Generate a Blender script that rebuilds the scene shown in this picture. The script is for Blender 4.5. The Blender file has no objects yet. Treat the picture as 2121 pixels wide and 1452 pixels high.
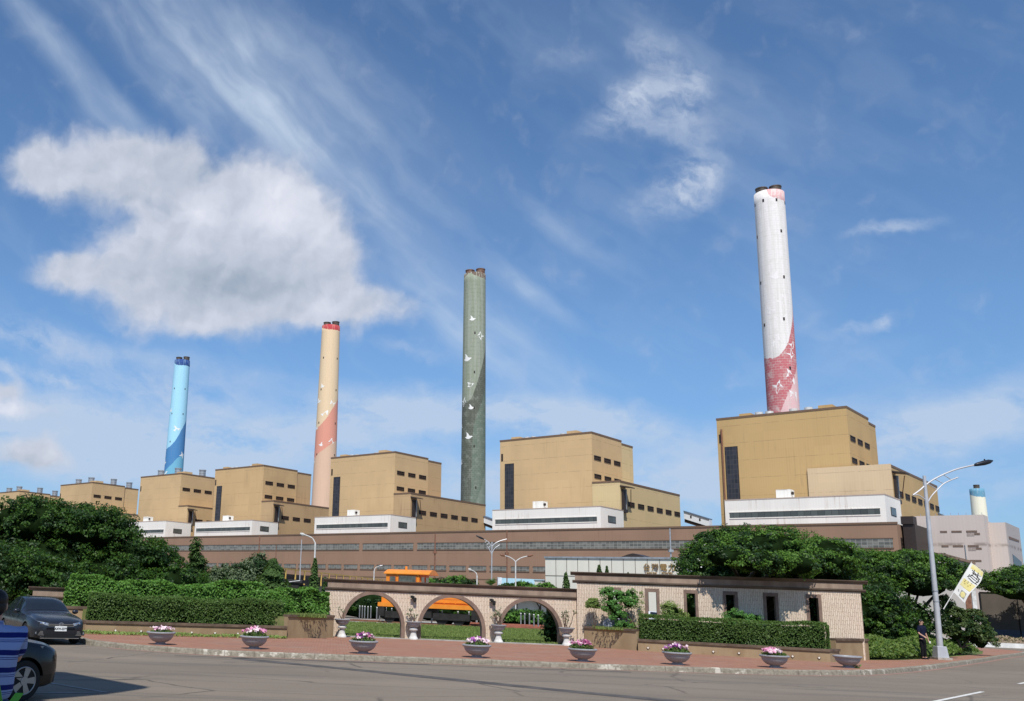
import bpy, bmesh, math, random
import numpy as np
from mathutils import Vector, Matrix, Euler
R = math.radians
SC = bpy.context.scene
COL = SC.collection
random.seed(7)

# ------------------------------------------------------------------ camera
cam_data = bpy.data.cameras.new('camera')
cam = bpy.data.objects.new('camera', cam_data)
COL.objects.link(cam)
SC.camera = cam
PITCH, ROLL, HEAD = R(12.802), R(2.3057), R(43.87)
_f = Vector((0, math.cos(PITCH), math.sin(PITCH)))
_u0 = Vector((0, -math.sin(PITCH), math.cos(PITCH)))
_r0 = Vector((1, 0, 0))
_r = _r0 * math.cos(ROLL) + _u0 * math.sin(ROLL)
_u = -_r0 * math.sin(ROLL) + _u0 * math.cos(ROLL)
m = Matrix.Identity(4)
for i in range(3):
    m[i][0], m[i][1], m[i][2] = _r[i], _u[i], -_f[i]
m[0][3], m[1][3], m[2][3] = 0, 0, 1.93
cam.matrix_world = m
cam_data.sensor_width = 36
cam_data.lens = 36 * 1932.9 / 2121
cam_data.shift_x = (1060.5 - 705.7) / 2121
cam_data.shift_y = (791.3 - 726.0) / 2121
cam_data.clip_start = 0.1
cam_data.clip_end = 9000

# ------------------------------------------------------------------ light
SUN_AZ, SUN_EL = R(5), R(54)          # the light travels towards azimuth SUN_AZ (clockwise from +Y)
sun_data = bpy.data.lights.new('sun', 'SUN')
sun_data.energy = 4.9
sun_data.angle = R(0.53)
sun_data.color = (1.0, 0.955, 0.88)
sun = bpy.data.objects.new('sun', sun_data)
COL.objects.link(sun)
_d = Vector((math.sin(SUN_AZ) * math.cos(SUN_EL), math.cos(SUN_AZ) * math.cos(SUN_EL), -math.sin(SUN_EL)))
sun.rotation_euler = _d.to_track_quat('-Z', 'Y').to_euler()
sun.location = (0, -20, 60)

SC.view_settings.view_transform = 'Standard'
SC.view_settings.look = 'None'
SC.view_settings.gamma = 1
SC.view_settings.exposure = 0.0
SC.view_settings.use_curve_mapping = False

# ------------------------------------------------------------------ node helpers
def N(nt, typ, **kw):
    n = nt.nodes.new(typ)
    for k, v in kw.items():
        if k.startswith('i_'):
            key = k[2:]
            key = int(key) if key.isdigit() else key
            n.inputs[key].default_value = v
        else:
            setattr(n, k, v)
    return n
def L(nt, a, b):
    nt.links.new(a, b)
def MATH(nt, op, a, b=0.0, clamp=False):
    n = nt.nodes.new('ShaderNodeMath'); n.operation = op; n.use_clamp = clamp
    for i, v in enumerate((a, b)):
        if hasattr(v, 'is_output'): nt.links.new(v, n.inputs[i])
        else: n.inputs[i].default_value = v
    return n.outputs[0]
def SMOOTH(nt, v, a, b, lo=0.0, hi=1.0, lin=False):
    n = nt.nodes.new('ShaderNodeMapRange'); n.interpolation_type = 'LINEAR' if lin else 'SMOOTHSTEP'
    nt.links.new(v, n.inputs[0])
    n.inputs[1].default_value = a; n.inputs[2].default_value = b
    n.inputs[3].default_value = lo; n.inputs[4].default_value = hi
    return n.outputs[0]
def NOISE(nt, vec, scale, detail=5, rough=0.55, dist=0.0):
    n = nt.nodes.new('ShaderNodeTexNoise'); n.inputs['Scale'].default_value = scale
    n.inputs['Detail'].default_value = detail; n.inputs['Roughness'].default_value = rough
    n.inputs['Distortion'].default_value = dist
    if vec is not None: nt.links.new(vec, n.inputs['Vector'])
    return n
def MIX(nt, fac, a, b, mode='MIX'):
    n = nt.nodes.new('ShaderNodeMix'); n.data_type = 'RGBA'; n.blend_type = mode
    for sock, v in ((n.inputs[0], fac), (n.inputs[6], a), (n.inputs[7], b)):
        if hasattr(v, 'is_output'): nt.links.new(v, sock)
        else: sock.default_value = v if not isinstance(v, tuple) else (*v[:3], 1)
    return n.outputs[2]
def MAPV(nt, vec, loc=(0, 0, 0), rot=(0, 0, 0), scale=(1, 1, 1), typ='POINT'):
    n = nt.nodes.new('ShaderNodeMapping'); n.vector_type = typ
    n.inputs['Location'].default_value = loc; n.inputs['Rotation'].default_value = rot; n.inputs['Scale'].default_value = scale
    nt.links.new(vec, n.inputs['Vector'])
    return n.outputs[0]
def VADD(nt, a, b):
    n = nt.nodes.new('ShaderNodeVectorMath'); n.operation = 'ADD'
    for i, v in enumerate((a, b)):
        if hasattr(v, 'is_output'): nt.links.new(v, n.inputs[i])
        else: n.inputs[i].default_value = v
    return n.outputs[0]

# ------------------------------------------------------------------ sky: Nishita air with clouds at infinity
# (azimuth, elevation, radius across, radius up, turn, weight) in degrees, clockwise from +Y
SKY_STRENGTH = 0.1
CUM = [(-16.57, 24.15, 4.45, 1.97, 8.4, 1), (-19.31, 23.71, 1.79, 1.22, 9.5, 0.9), (-12.44, 25.26, 3.38, 1.52, 6.9, 0.8), (-9.94, 21.58, 4.61, 3.43, 5.5, 1.1), (-5.07, 23.13, 3.15, 2.86, 3.9, 1.2), (-2.12, 21.29, 2.83, 2.46, 2.8, 1.1), (-12.1, 18.48, 5.08, 2.01, 5.9, 1), (-7.16, 17.47, 5.8, 1.9, 4.2, 1), (-17.34, 18.01, 2.14, 0.98, 7.5, 0.9), (-2.25, 17.77, 4.03, 1.32, 2.8, 0.9), (-3.6, 19.6, 4.2, 2.0, 2.8, 0.8), (2.6, 17.6, 2.6, 1.1, 1.4, 0.45), (0.5, 16.6, 3.0, 1.0, 0, 0.4), (-10.04, 15.48, 4.48, 1.02, 4.8, 0.5), (-18.26, 7.41, 1.67, 0.9, 4.8, 1), (-19.88, 9.78, 2.27, 0.78, 0.6, 0.75), (-20.14, 10.88, 1.61, 0.56, 6.3, 0.8), (-16.98, 6.81, 1.36, 0.7, 4.4, 0.5)]
CUM_SHADE = [(-7.5, 18.3, 7.2, 1.9, 2, 1.0), (-14.5, 22.9, 5.0, 1.0, 8, 0.35), (-10.6, 25.0, 4.0, 1.6, 6, 0.5), (-19.0, 6.6, 2.6, 0.7, 2, 0.6)]
CUM_LIT = [(-4.6, 23.4, 2.6, 2.2, 0, 1.2), (-9.6, 22.7, 1.8, 1.6, 0, 0.8), (-1.6, 21.9, 1.6, 1.4, 0, 0.6), (-1.3, 17.4, 1.8, 0.7, 0, 0.6), (-20.0, 9.7, 2.2, 0.8, 0, 0.8)]
WISP = [(19.78, 31.45, 1.64, 0.8, -24.0, 0.8), (18.35, 29.04, 2.63, 1.13, 26.6, 0.8), (21.7, 29.03, 1.29, 1.28, -7.6, 0.95), (20.34, 27.77, 3.21, 1.29, -20.0, 0.6), (21.75, 24.43, 1.41, 1.71, -25.1, 0.8), (20.72, 23.59, 2.75, 1.1, 13.7, 0.55), (31.85, 20.26, 1.96, 0.4, -0.3, 0.65), (29.89, 15.12, 1.41, 0.36, 7.5, 0.5), (31.31, 15.41, 0.5, 0.41, 16.0, 0.5), (27.65, 15.78, 0.79, 0.31, 26.8, 0.25), (20.1, 8.68, 1.34, 1.09, 19.9, 0.45), (4.33, 14.98, 2.13, 0.53, -8.6, 0.4), (-13.32, 12.57, 5.77, 1.01, -6.9, 0.5), (-19.16, 14.23, 4.12, 0.84, -7.3, 0.6), (-14.89, 10.98, 6.52, 1.0, -5.0, 0.5), (14.47, 31.61, 1.87, 0.52, -4.7, 0.25), (-8.52, 11.19, 4.14, 1.17, -1.1, 0.45), (-18.89, 11.86, 3.28, 0.39, -4.0, 0.7)]
CIR = [(-18.42, 29.5, 5.7, 0.9, -35.0, 1.0), (-15.39, 27.06, 2.38, 1.0, -14, 0.8), (-12.48, 31.74, 9.29, 2.38, -37.4, 0.6), (-5.41, 28.17, 7.71, 1.81, -39.3, 0.6), (-8.41, 32.99, 6.45, 1.18, -33.0, 0.5), (2.53, 23.47, 11.55, 2.1, -40.6, 0.5), (5.78, 18.59, 6.88, 1.21, -52.7, 0.5), (11.56, 18.55, 3.28, 0.64, -35.0, 0.7), (14.28, 21.58, 3.55, 0.62, -38.7, 0.5), (17.17, 20.02, 1.74, 0.42, -32.4, 0.3), (8.86, 15.67, 7.77, 2.06, -34.3, 0.35), (18.99, 30.39, 9.82, 2.31, -27.9, 0.3), (-0.96, 29.79, 12.44, 2.6, -27.7, 0.35), (25.95, 20.34, 6.7, 1.53, -65.1, 0.15)]
LOW = [(10, 6.5, 26, 3.0, 0, 0.35), (-14, 8.0, 9, 3.5, 0, 0.5), (30, 9.5, 10, 2.6, 4, 0.4), (7.41, 11.26, 9.8, 1.62, -2.1, 0.8), (16.08, 10.41, 6.4, 1.43, -8.8, 0.7), (1.75, 9.94, 6.01, 2.07, 1.9, 0.55), (34.0, 9.74, 5.06, 1.47, 5.7, 0.6), (36.63, 11.48, 2.86, 0.94, 18.2, 0.3), (-13.21, 8.23, 10.78, 2.58, 1.2, 0.7), (-4.23, 9.39, 5.97, 2.36, 2.9, 0.5), (22.14, 7.55, 5.13, 1.91, -0.6, 0.3), (27.96, 13.24, 4.82, 1.05, 6.7, 0.15), (-9.26, 13.2, 7.73, 0.88, -5.5, 0.3), (14.61, 7.0, 13.91, 1.71, -1.5, 0.4), (-18.06, 9.26, 5.44, 1.69, 5.3, 0.5), (33.1, 6.81, 6.3, 1.24, -1.7, 0.35)]
world = bpy.data.worlds.new('World')
SC.world = world
world.use_nodes = True
wt = world.node_tree
wt.nodes.clear()
sky = wt.nodes.new('ShaderNodeTexSky')
sky.sky_type = 'NISHITA'
sky.sun_disc = False
sky.sun_elevation = SUN_EL
sky.sun_rotation = SUN_AZ + math.pi
sky.air_density = 1.0
sky.dust_density = 0.05
sky.ozone_density = 3.0
sky.altitude = 0
geo = wt.nodes.new('ShaderNodeTexCoord')
sep = wt.nodes.new('ShaderNodeSeparateXYZ'); L(wt, geo.outputs['Generated'], sep.inputs[0])
az = MATH(wt, 'DEGREES', MATH(wt, 'ARCTAN2', sep.outputs[0], sep.outputs[1]))
el = MATH(wt, 'DEGREES', MATH(wt, 'ARCSINE', sep.outputs[2]))
comb = wt.nodes.new('ShaderNodeCombineXYZ'); L(wt, az, comb.inputs[0]); L(wt, el, comb.inputs[1])
AE = comb.outputs[0]
def warp(vec, scale, amt, detail=3):
    n = NOISE(wt, vec, scale, detail)
    s = wt.nodes.new('ShaderNodeVectorMath'); s.operation = 'SUBTRACT'; L(wt, n.outputs['Color'], s.inputs[0]); s.inputs[1].default_value = (.5, .5, .5)
    k = wt.nodes.new('ShaderNodeVectorMath'); k.operation = 'SCALE'; L(wt, s.outputs[0], k.inputs[0]); k.inputs['Scale'].default_value = amt
    return VADD(wt, vec, k.outputs[0])
def blobs(vec, lst, inner=0.0, outer=1.35):
    acc = None
    for a, e, rx, ry, ang, w in lst:
        mp = MAPV(wt, vec, (a, e, 0), (0, 0, R(ang)), (rx, ry, 1), 'TEXTURE')
        ln = wt.nodes.new('ShaderNodeVectorMath'); ln.operation = 'LENGTH'; L(wt, mp, ln.inputs[0])
        v = SMOOTH(wt, ln.outputs['Value'], inner, outer, w, 0.0)
        acc = v if acc is None else MATH(wt, 'MAXIMUM', acc, v) if w >= 0.0 and False else MATH(wt, 'ADD', acc, v)
    return acc
def mult(v, k): return MATH(wt, 'MULTIPLY', v, k)
S_ = SKY_STRENGTH
tint = MIX(wt, SMOOTH(wt, el, -2.0, 17.0), (0.50, 0.66, 0.92), (0.95, 1.17, 1.34))
skycol = MIX(wt, 1.0, sky.outputs[0], tint, 'MULTIPLY')
# cirrus: streaks that run down to the right
wv = warp(AE, 0.12, 3.0)
st1 = MAPV(wt, wv, rot=(0, 0, R(-40)), scale=(9.0, 1.0, 1), typ='TEXTURE')
n1 = NOISE(wt, st1, 0.55, 6, 0.5)
st2 = MAPV(wt, wv, rot=(0, 0, R(-36)), scale=(18.0, 3.2, 1), typ='TEXTURE')
n2 = NOISE(wt, st2, 1.3, 4, 0.5)
cb = MATH(wt, 'MINIMUM', blobs(warp(AE, 0.2, 1.2), CIR, 0.0, 1.7), 1.0)
cir = MATH(wt, 'MULTIPLY', cb, MATH(wt, 'MULTIPLY', SMOOTH(wt, n1.outputs[0], 0.25, 0.75), SMOOTH(wt, n2.outputs[0], 0.2, 0.7)))
cir = MATH(wt, 'ADD', mult(cir, 0.75), mult(cb, 0.28))
cir = MATH(wt, 'ADD', mult(cir, 1.0), mult(SMOOTH(wt, n2.outputs[0], 0.42, 0.8), 0.12))
col = MIX(wt, MATH(wt, 'MINIMUM', mult(cir, 0.85), 0.85), skycol, tuple(c / S_ for c in (0.58, 0.69, 0.84)))
# thin veils low over the horizon
lw = warp(AE, 0.25, 2.2, 5)
nl = NOISE(wt, MAPV(wt, lw, scale=(0.16, 0.5, 1)), 1.0, 6, 0.6)
lowm = MATH(wt, 'MULTIPLY', blobs(warp(AE, 0.35, 1.6, 5), LOW), SMOOTH(wt, nl.outputs[0], 0.18, 0.66))
col = MIX(wt, MATH(wt, 'MINIMUM', mult(lowm, 1.6), 0.88), col, tuple(c / S_ for c in (0.50, 0.62, 0.80)))
# torn wisps
ww = warp(warp(AE, 0.5, 1.6, 4), 2.0, 0.35, 3)
nw = NOISE(wt, MAPV(wt, ww, rot=(0, 0, R(-25)), scale=(2.6, 1.0, 1), typ='TEXTURE'), 0.8, 6, 0.55)
wm = MATH(wt, 'MULTIPLY', blobs(ww, WISP, 0.0, 1.7), SMOOTH(wt, nw.outputs[0], 0.25, 0.75))
col = MIX(wt, MATH(wt, 'MINIMUM', mult(wm, 1.0), 0.85), col, tuple(c / S_ for c in (0.58, 0.66, 0.80)))
# cumulus
cw = warp(warp(AE, 0.35, 1.7, 3), 1.5, 0.50, 6)
nc = NOISE(wt, cw, 0.5, 8, 0.50)
nc2 = NOISE(wt, VADD(wt, cw, (0.35, -0.45, 0)), 0.5, 5, 0.45)
dens = MATH(wt, 'ADD', MATH(wt, 'MINIMUM', blobs(cw, CUM, 0.1, 1.65), 1.1), mult(MATH(wt, 'SUBTRACT', nc.outputs[0], 0.5), 0.95))
cm = SMOOTH(wt, dens, 0.02, 0.92)
lit = MATH(wt, 'ADD', MATH(wt, 'SUBTRACT', 0.52, mult(MATH(wt, 'SUBTRACT', nc.outputs[0], nc2.outputs[0]), -0.8)), mult(blobs(cw, CUM_LIT), 0.42))
lit = MATH(wt, 'SUBTRACT', lit, mult(MATH(wt, 'MINIMUM', blobs(cw, CUM_SHADE, 0.0, 1.35), 1.0), 0.42), True)
ccol = MIX(wt, lit, tuple(c / S_ for c in (0.36, 0.43, 0.53)), tuple(c / S_ for c in (0.80, 0.82, 0.92)))
col = MIX(wt, mult(cm, 0.95), col, ccol)
bg = wt.nodes.new('ShaderNodeBackground'); bg.inputs['Strength'].default_value = S_
L(wt, col, bg.inputs['Color'])
wo = wt.nodes.new('ShaderNodeOutputWorld'); L(wt, bg.outputs[0], wo.inputs['Surface'])
world.cycles.sampling_method = 'MANUAL'
world.cycles.sample_map_resolution = 512

# ------------------------------------------------------------------ materials
def new_mat(name):
    mt = bpy.data.materials.new(name); mt.use_nodes = True
    nt = mt.node_tree
    b = nt.nodes['Principled BSDF']
    return mt, nt, b
def setp(b, rough=0.8, metal=0.0, spec=0.3):
    b.inputs['Roughness'].default_value = rough
    b.inputs['Metallic'].default_value = metal
    b.inputs['Specular IOR Level'].default_value = spec
def mat(name, c, rough=0.8, metal=0.0, spec=0.3, var=0.12, scale=3.0, stretch=(1, 1, 1), bump=0.0, bscale=30.0, c2=None, lo=0.35, hi=0.65):
    mt, nt, b = new_mat(name); setp(b, rough, metal, spec)
    tc = N(nt, 'ShaderNodeTexCoord').outputs['Object']
    v = MAPV(nt, tc, scale=stretch)
    n = NOISE(nt, v, scale, 6, 0.6)
    f = SMOOTH(nt, n.outputs[0], lo, hi)
    a = c2 if c2 else tuple(x * (1 - var) for x in c)
    d = c if c2 else tuple(min(1, x * (1 + var)) for x in c)
    L(nt, MIX(nt, f, a, d), b.inputs['Base Color'])
    if bump:
        nb = NOISE(nt, v, bscale, 4, 0.6)
        bp = N(nt, 'ShaderNodeBump'); bp.inputs['Strength'].default_value = bump; bp.inputs['Distance'].default_value = 0.02
        L(nt, nb.outputs[0], bp.inputs['Height']); L(nt, bp.outputs[0], b.inputs['Normal'])
    return mt

# ------------------------------------------------------------------ objects and tags
def tag(o, label=None, cat=None, group=None, kind=None):
    if label: o['label'] = label
    if cat: o['category'] = cat
    if group: o['group'] = group
    if kind: o['kind'] = kind
    return o
def thing(name, label, cat, loc=(0, 0, 0), rz=0.0, group=None):
    o = bpy.data.objects.new(name, None); COL.objects.link(o)
    o.empty_display_size = 0.2
    o.location = loc; o.rotation_euler = (0, 0, rz)
    return tag(o, label, cat, group)
def copy_tree(o, parent=None):
    c = o.copy(); COL.objects.link(c)
    if parent is not None: c.parent = parent
    for ch in list(o.children): copy_tree(ch, c)
    return c

class MB:
    """collects shapes and links them as one mesh object"""
    def __init__(s):
        s.v = []; s.f = []; s.mi = []; s.cur = 0; s.smooth = []; s.sm = False
    def add(s, vs, fs):
        o = len(s.v); s.v += [tuple(v) for v in vs]
        for f in fs:
            s.f.append(tuple(i + o for i in f)); s.mi.append(s.cur); s.smooth.append(s.sm)
        return s
    def box(s, x0, x1, y0, y1, z0, z1):
        return s.add([(x0, y0, z0), (x1, y0, z0), (x1, y1, z0), (x0, y1, z0), (x0, y0, z1), (x1, y0, z1), (x1, y1, z1), (x0, y1, z1)],
                     [(0, 3, 2, 1), (4, 5, 6, 7), (0, 1, 5, 4), (1, 2, 6, 5), (2, 3, 7, 6), (3, 0, 4, 7)])
    def prism(s, poly, z0, z1):
        """poly of (x, y) counter-clockwise, z0/z1 numbers"""
        n = len(poly)
        vs = [(x, y, z0) for x, y in poly] + [(x, y, z1) for x, y in poly]
        return s.add(vs, [tuple(range(n - 1, -1, -1)), tuple(range(n, 2 * n))] + [(i, (i + 1) % n, n + (i + 1) % n, n + i) for i in range(n)])
    def extr(s, poly, a, b, axis='y'):
        """polygon in the (x, z) plane pushed from y=a to y=b; or in (y, z) for axis x"""
        n = len(poly)
        if axis == 'y': vs = [(p, a, q) for p, q in poly] + [(p, b, q) for p, q in poly]
        else: vs = [(b, p, q) for p, q in poly] + [(a, p, q) for p, q in poly]
        return s.add(vs, [tuple(range(n)), tuple(range(2 * n - 1, n - 1, -1))] + [((i + 1) % n, i, n + i, n + (i + 1) % n) for i in range(n)])
    def tube(s, pts, rad, seg=8, caps=True):
        pts = [Vector(p) for p in pts]; n = len(pts)
        rads = rad if isinstance(rad, (list, tuple)) else [rad] * n
        vs = []; prev = None
        for i, p in enumerate(pts):
            t = (pts[min(i + 1, n - 1)] - pts[max(i - 1, 0)]).normalized()
            if prev is None:
                a = Vector((0, 0, 1)) if abs(t.z) < 0.9 else Vector((1, 0, 0))
                x = t.cross(a).normalized()
            else:
                x = (prev - t * prev.dot(t)).normalized()
            prev = x; y = t.cross(x)
            for k in range(seg):
                an = 2 * math.pi * k / seg
                vs.append(p + (x * math.cos(an) + y * math.sin(an)) * rads[i])
        fs = [(i * seg + k, i * seg + (k + 1) % seg, (i + 1) * seg + (k + 1) % seg, (i + 1) * seg + k) for i in range(n - 1) for k in range(seg)]
        if caps: fs += [tuple(range(seg - 1, -1, -1)), tuple((n - 1) * seg + k for k in range(seg))]
        return s.add(vs, fs)
    def lathe(s, prof, c=(0, 0, 0), seg=24, sx=1.0, sy=1.0):
        """prof: list of (radius, z)"""
        n = len(prof); vs = []
        for r, z in prof:
            for k in range(seg):
                a = 2 * math.pi * k / seg
                vs.append((c[0] + r * math.cos(a) * sx, c[1] + r * math.sin(a) * sy, c[2] + z))
        fs = [(i * seg + k, i * seg + (k + 1) % seg, (i + 1) * seg + (k + 1) % seg, (i + 1) * seg + k) for i in range(n - 1) for k in range(seg)]
        if prof[0][0] > 1e-6: fs.append(tuple(range(seg - 1, -1, -1)))
        if prof[-1][0] > 1e-6: fs.append(tuple((n - 1) * seg + k for k in range(seg)))
        return s.add(vs, fs)
    def ball(s, c, r, seg=12, rings=8, sc=(1, 1, 1)):
        prof = [(math.sin(math.pi * i / rings) * r + 1e-5, -math.cos(math.pi * i / rings) * r) for i in range(rings + 1)]
        n0 = len(s.v); s.lathe(prof, (0, 0, 0), seg)
        for i in range(n0, len(s.v)):
            x, y, z = s.v[i]; s.v[i] = (c[0] + x * sc[0], c[1] + y * sc[1], c[2] + z * sc[2])
        return s
    def xform(s, mtx, start=0):
        for i in range(start, len(s.v)):
            s.v[i] = tuple(mtx @ Vector(s.v[i]))
        return s
    def build(s, name, mats, parent=None, loc=None, rz=0.0, bevel=0.0, subsurf=0, autosm=False):
        me = bpy.data.meshes.new(name)
        me.from_pydata(s.v, [], s.f)
        if not isinstance(mats, (list, tuple)): mats = [mats]
        for mm in mats: me.materials.append(mm)
        me.polygons.foreach_set('material_index', s.mi)
        me.polygons.foreach_set('use_smooth', [autosm or q for q in s.smooth])
        me.update()
        if autosm: me.set_sharp_from_angle(angle=R(38))
        o = bpy.data.objects.new(name, me); COL.objects.link(o)
        if parent is not None: o.parent = parent
        if loc: o.location = loc
        if rz: o.rotation_euler = (0, 0, rz)
        if bevel:
            b = o.modifiers.new('bevel', 'BEVEL'); b.width = bevel; b.segments = 2; b.limit_method = 'ANGLE'; b.angle_limit = R(40)
        if subsurf:
            sb = o.modifiers.new('subd', 'SUBSURF'); sb.levels = subsurf; sb.render_levels = subsurf
        return o
def BX(name, m_, parent, *d, **kw): return MB().box(*d).build(name, m_, parent, **kw)
# ------------------------------------------------------------------ power plant (far away, in its own frame: X runs right along the row, Y runs back)
def cladding(name, c, seam=7.0, stain=(0.25, 0.15, 0.09), amt=0.35, seamdark=0.45, blot=0.14):
    mt, nt, b = new_mat(name); setp(b, 0.65, 0, 0.25)
    tc = N(nt, 'ShaderNodeTexCoord').outputs['Object']
    oi = N(nt, 'ShaderNodeObjectInfo').outputs['Random']
    off = N(nt, 'ShaderNodeCombineXYZ'); L(nt, MATH(nt, 'MULTIPLY', oi, 300), off.inputs[0]); L(nt, MATH(nt, 'MULTIPLY', oi, 130), off.inputs[1])
    tv = VADD(nt, tc, off.outputs[0])
    sp = N(nt, 'ShaderNodeSeparateXYZ'); L(nt, tc, sp.inputs[0])
    xy = MATH(nt, 'ADD', sp.outputs[0], sp.outputs[1])
    # ribs
    rib = MATH(nt, 'PINGPONG', xy, 0.45)
    ribf = SMOOTH(nt, rib, 0.05, 0.4)
    # seams
    sz = MATH(nt, 'ABSOLUTE', MATH(nt, 'SUBTRACT', MATH(nt, 'FRACT', MATH(nt, 'DIVIDE', sp.outputs[2], seam)), 0.5))
    n0 = NOISE(nt, tv, 0.35, 3)
    seamf = MATH(nt, 'MULTIPLY', SMOOTH(nt, sz, 0.018, 0.0), SMOOTH(nt, n0.outputs[0], 0.35, 0.6))
    # panels repainted a shade apart
    pf = N(nt, 'ShaderNodeCombineXYZ')
    L(nt, MATH(nt, 'FLOOR', MATH(nt, 'DIVIDE', xy, 6.0)), pf.inputs[0]); L(nt, MATH(nt, 'FLOOR', MATH(nt, 'DIVIDE', sp.outputs[2], seam)), pf.inputs[1])
    L(nt, MATH(nt, 'MULTIPLY', oi, 50), pf.inputs[2])
    wn = N(nt, 'ShaderNodeTexWhiteNoise'); L(nt, pf.outputs[0], wn.inputs['Vector'])
    base = MIX(nt, wn.outputs['Value'], tuple(x * 0.965 for x in c), tuple(x * 1.02 for x in c))
    base = MIX(nt, MATH(nt, 'MULTIPLY', ribf, 0.10), base, tuple(x * 0.75 for x in c))
    # broad fading and rain streaks
    nb = NOISE(nt, MAPV(nt, tv, scale=(1, 1, 0.5)), 0.05, 5, 0.6)
    base = MIX(nt, MATH(nt, 'MULTIPLY', SMOOTH(nt, nb.outputs[0], 0.42, 0.72), blot * 4), base, tuple(x * 0.80 for x in c))
    ns = NOISE(nt, MAPV(nt, tv, scale=(1.2, 1.2, 0.05)), 1.0, 6, 0.65)
    ng = NOISE(nt, tv, 0.09, 3, 0.5)
    sf = MATH(nt, 'MULTIPLY', SMOOTH(nt, ns.outputs[0], 0.5, 0.78), SMOOTH(nt, ng.outputs[0], 0.4, 0.7))
    base = MIX(nt, MATH(nt, 'MULTIPLY', sf, amt), base, stain)
    base = MIX(nt, MATH(nt, 'MULTIPLY', seamf, 1 - seamdark), base, (0.10, 0.06, 0.04))
    L(nt, base, b.inputs['Base Color'])
    return mt
M_TAN = cladding('tan cladding', (0.585, 0.405, 0.215))
M_TAN2 = cladding('ochre cladding', (0.515, 0.345, 0.155), stain=(0.20, 0.13, 0.08), amt=0.45)
M_TAN3 = cladding('yellow cladding', (0.60, 0.46, 0.25), amt=0.35)
M_TAN4 = cladding('sooty tan cladding', (0.555, 0.375, 0.19), amt=0.7, blot=0.22)
M_TANW = cladding('brown stained tan cladding', (0.48, 0.325, 0.175), stain=(0.20, 0.11, 0.06), amt=0.8, blot=0.2)
M_PATCH = cladding('pale new cladding', (0.60, 0.45, 0.285), amt=0.25)
M_CREAM = cladding('cream cladding', (0.80, 0.77, 0.71), seam=30, stain=(0.36, 0.25, 0.18), amt=1.0, blot=0.08)
M_BROWN = cladding('brown cladding', (0.295, 0.183, 0.122), seam=14, stain=(0.20, 0.11, 0.075), amt=0.7, seamdark=0.8)
M_COPING = mat('roof coping', (0.16, 0.10, 0.065), 0.6)
M_WINF = mat('dark window frame', (0.035, 0.025, 0.022), 0.5)
M_METAL = mat('grey galvanised metal', (0.42, 0.43, 0.44), 0.45, 0.6, 0.4, 0.15, 2)
M_RUSTY = mat('rusty brown pipe', (0.19, 0.09, 0.055), 0.7, var=0.25)
def glazing(name, c, sx, sz_, dark=0.35, barc=(0.30, 0.29, 0.26), bw=0.06):
    """window band with panes set out in object space"""
    mt, nt, b = new_mat(name); setp(b, 0.25, 0, 0.5)
    tc = N(nt, 'ShaderNodeTexCoord').outputs['Object']
    sp = N(nt, 'ShaderNodeSeparateXYZ'); L(nt, tc, sp.inputs[0])
    xy = MATH(nt, 'ADD', sp.outputs[0], sp.outputs[1])
    fx = MATH(nt, 'ABSOLUTE', MATH(nt, 'SUBTRACT', MATH(nt, 'FRACT', MATH(nt, 'DIVIDE', xy, sx)), 0.5))
    fz = MATH(nt, 'ABSOLUTE', MATH(nt, 'SUBTRACT', MATH(nt, 'FRACT', MATH(nt, 'DIVIDE', sp.outputs[2], sz_)), 0.5))
    bar = MATH(nt, 'MAXIMUM', SMOOTH(nt, fx, bw * 1.6 / sx, bw / sx), SMOOTH(nt, fz, bw * 1.6 / sz_, bw / sz_))
    pf = N(nt, 'ShaderNodeCombineXYZ')
    L(nt, MATH(nt, 'FLOOR', MATH(nt, 'ADD', MATH(nt, 'DIVIDE', xy, sx), 0.5)), pf.inputs[0]); L(nt, MATH(nt, 'FLOOR', MATH(nt, 'ADD', MATH(nt, 'DIVIDE', sp.outputs[2], sz_), 0.5)), pf.inputs[1])
    wn = N(nt, 'ShaderNodeTexWhiteNoise'); L(nt, pf.outputs[0], wn.inputs['Vector'])
    base = MIX(nt, wn.outputs['Value'], tuple(x * (1 - dark) for x in c), tuple(x * (1 + dark) for x in c))
    L(nt, MIX(nt, MATH(nt, 'MULTIPLY', bar, 0.8), base, barc), b.inputs['Base Color'])
    return mt
M_GL_HALL = glazing('hall glazing', (0.15, 0.145, 0.125), 1.6, 1.0)
M_GL_DARK = glazing('dark louvre', (0.022, 0.016, 0.012), 1.5, 1.2, barc=(0.07, 0.045, 0.035), bw=0.1)
setp(M_GL_DARK.node_tree.nodes['Principled BSDF'], 0.6, 0, 0.12)
M_GL_STAIR = glazing('stair glazing', (0.030, 0.028, 0.032), 1.3, 1.9, barc=(0.075, 0.06, 0.055), bw=0.07)
M_GL_WHITE = glazing('grey glazing', (0.075, 0.085, 0.08), 2.2, 3.2, 0.3, barc=(0.02, 0.02, 0.02), bw=0.05)
M_VENT = mat('pale vent cowl', (0.62, 0.62, 0.60), 0.5, 0.2, 0.4, 0.15, 1.0)

def plant_xy(p, v):
    return (p * math.cos(HEAD) + v * math.sin(HEAD), -p * math.sin(HEAD) + v * math.cos(HEAD))
def plant_thing(name, label, cat, p, v, group=None):
    x, y = plant_xy(p, v)
    return thing(name, label, cat, (x, y, 0), -HEAD, group)

def coping(parent, segs, t=0.5, h=0.7):
    m_ = MB()
    for (x0, y0, x1, y1, z) in segs:
        if abs(y0 - y1) < 1e-6: m_.box(min(x0, x1) - 0.15, max(x0, x1) + 0.15, y0 - 0.15, y0 + t, z - 0.1, z + h)
        else: m_.box(x0 - t, x0 + 0.15, min(y0, y1) + 0.36, max(y0, y1), z - 0.1, z + h)
    return m_.build('coping', M_COPING, parent)

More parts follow.
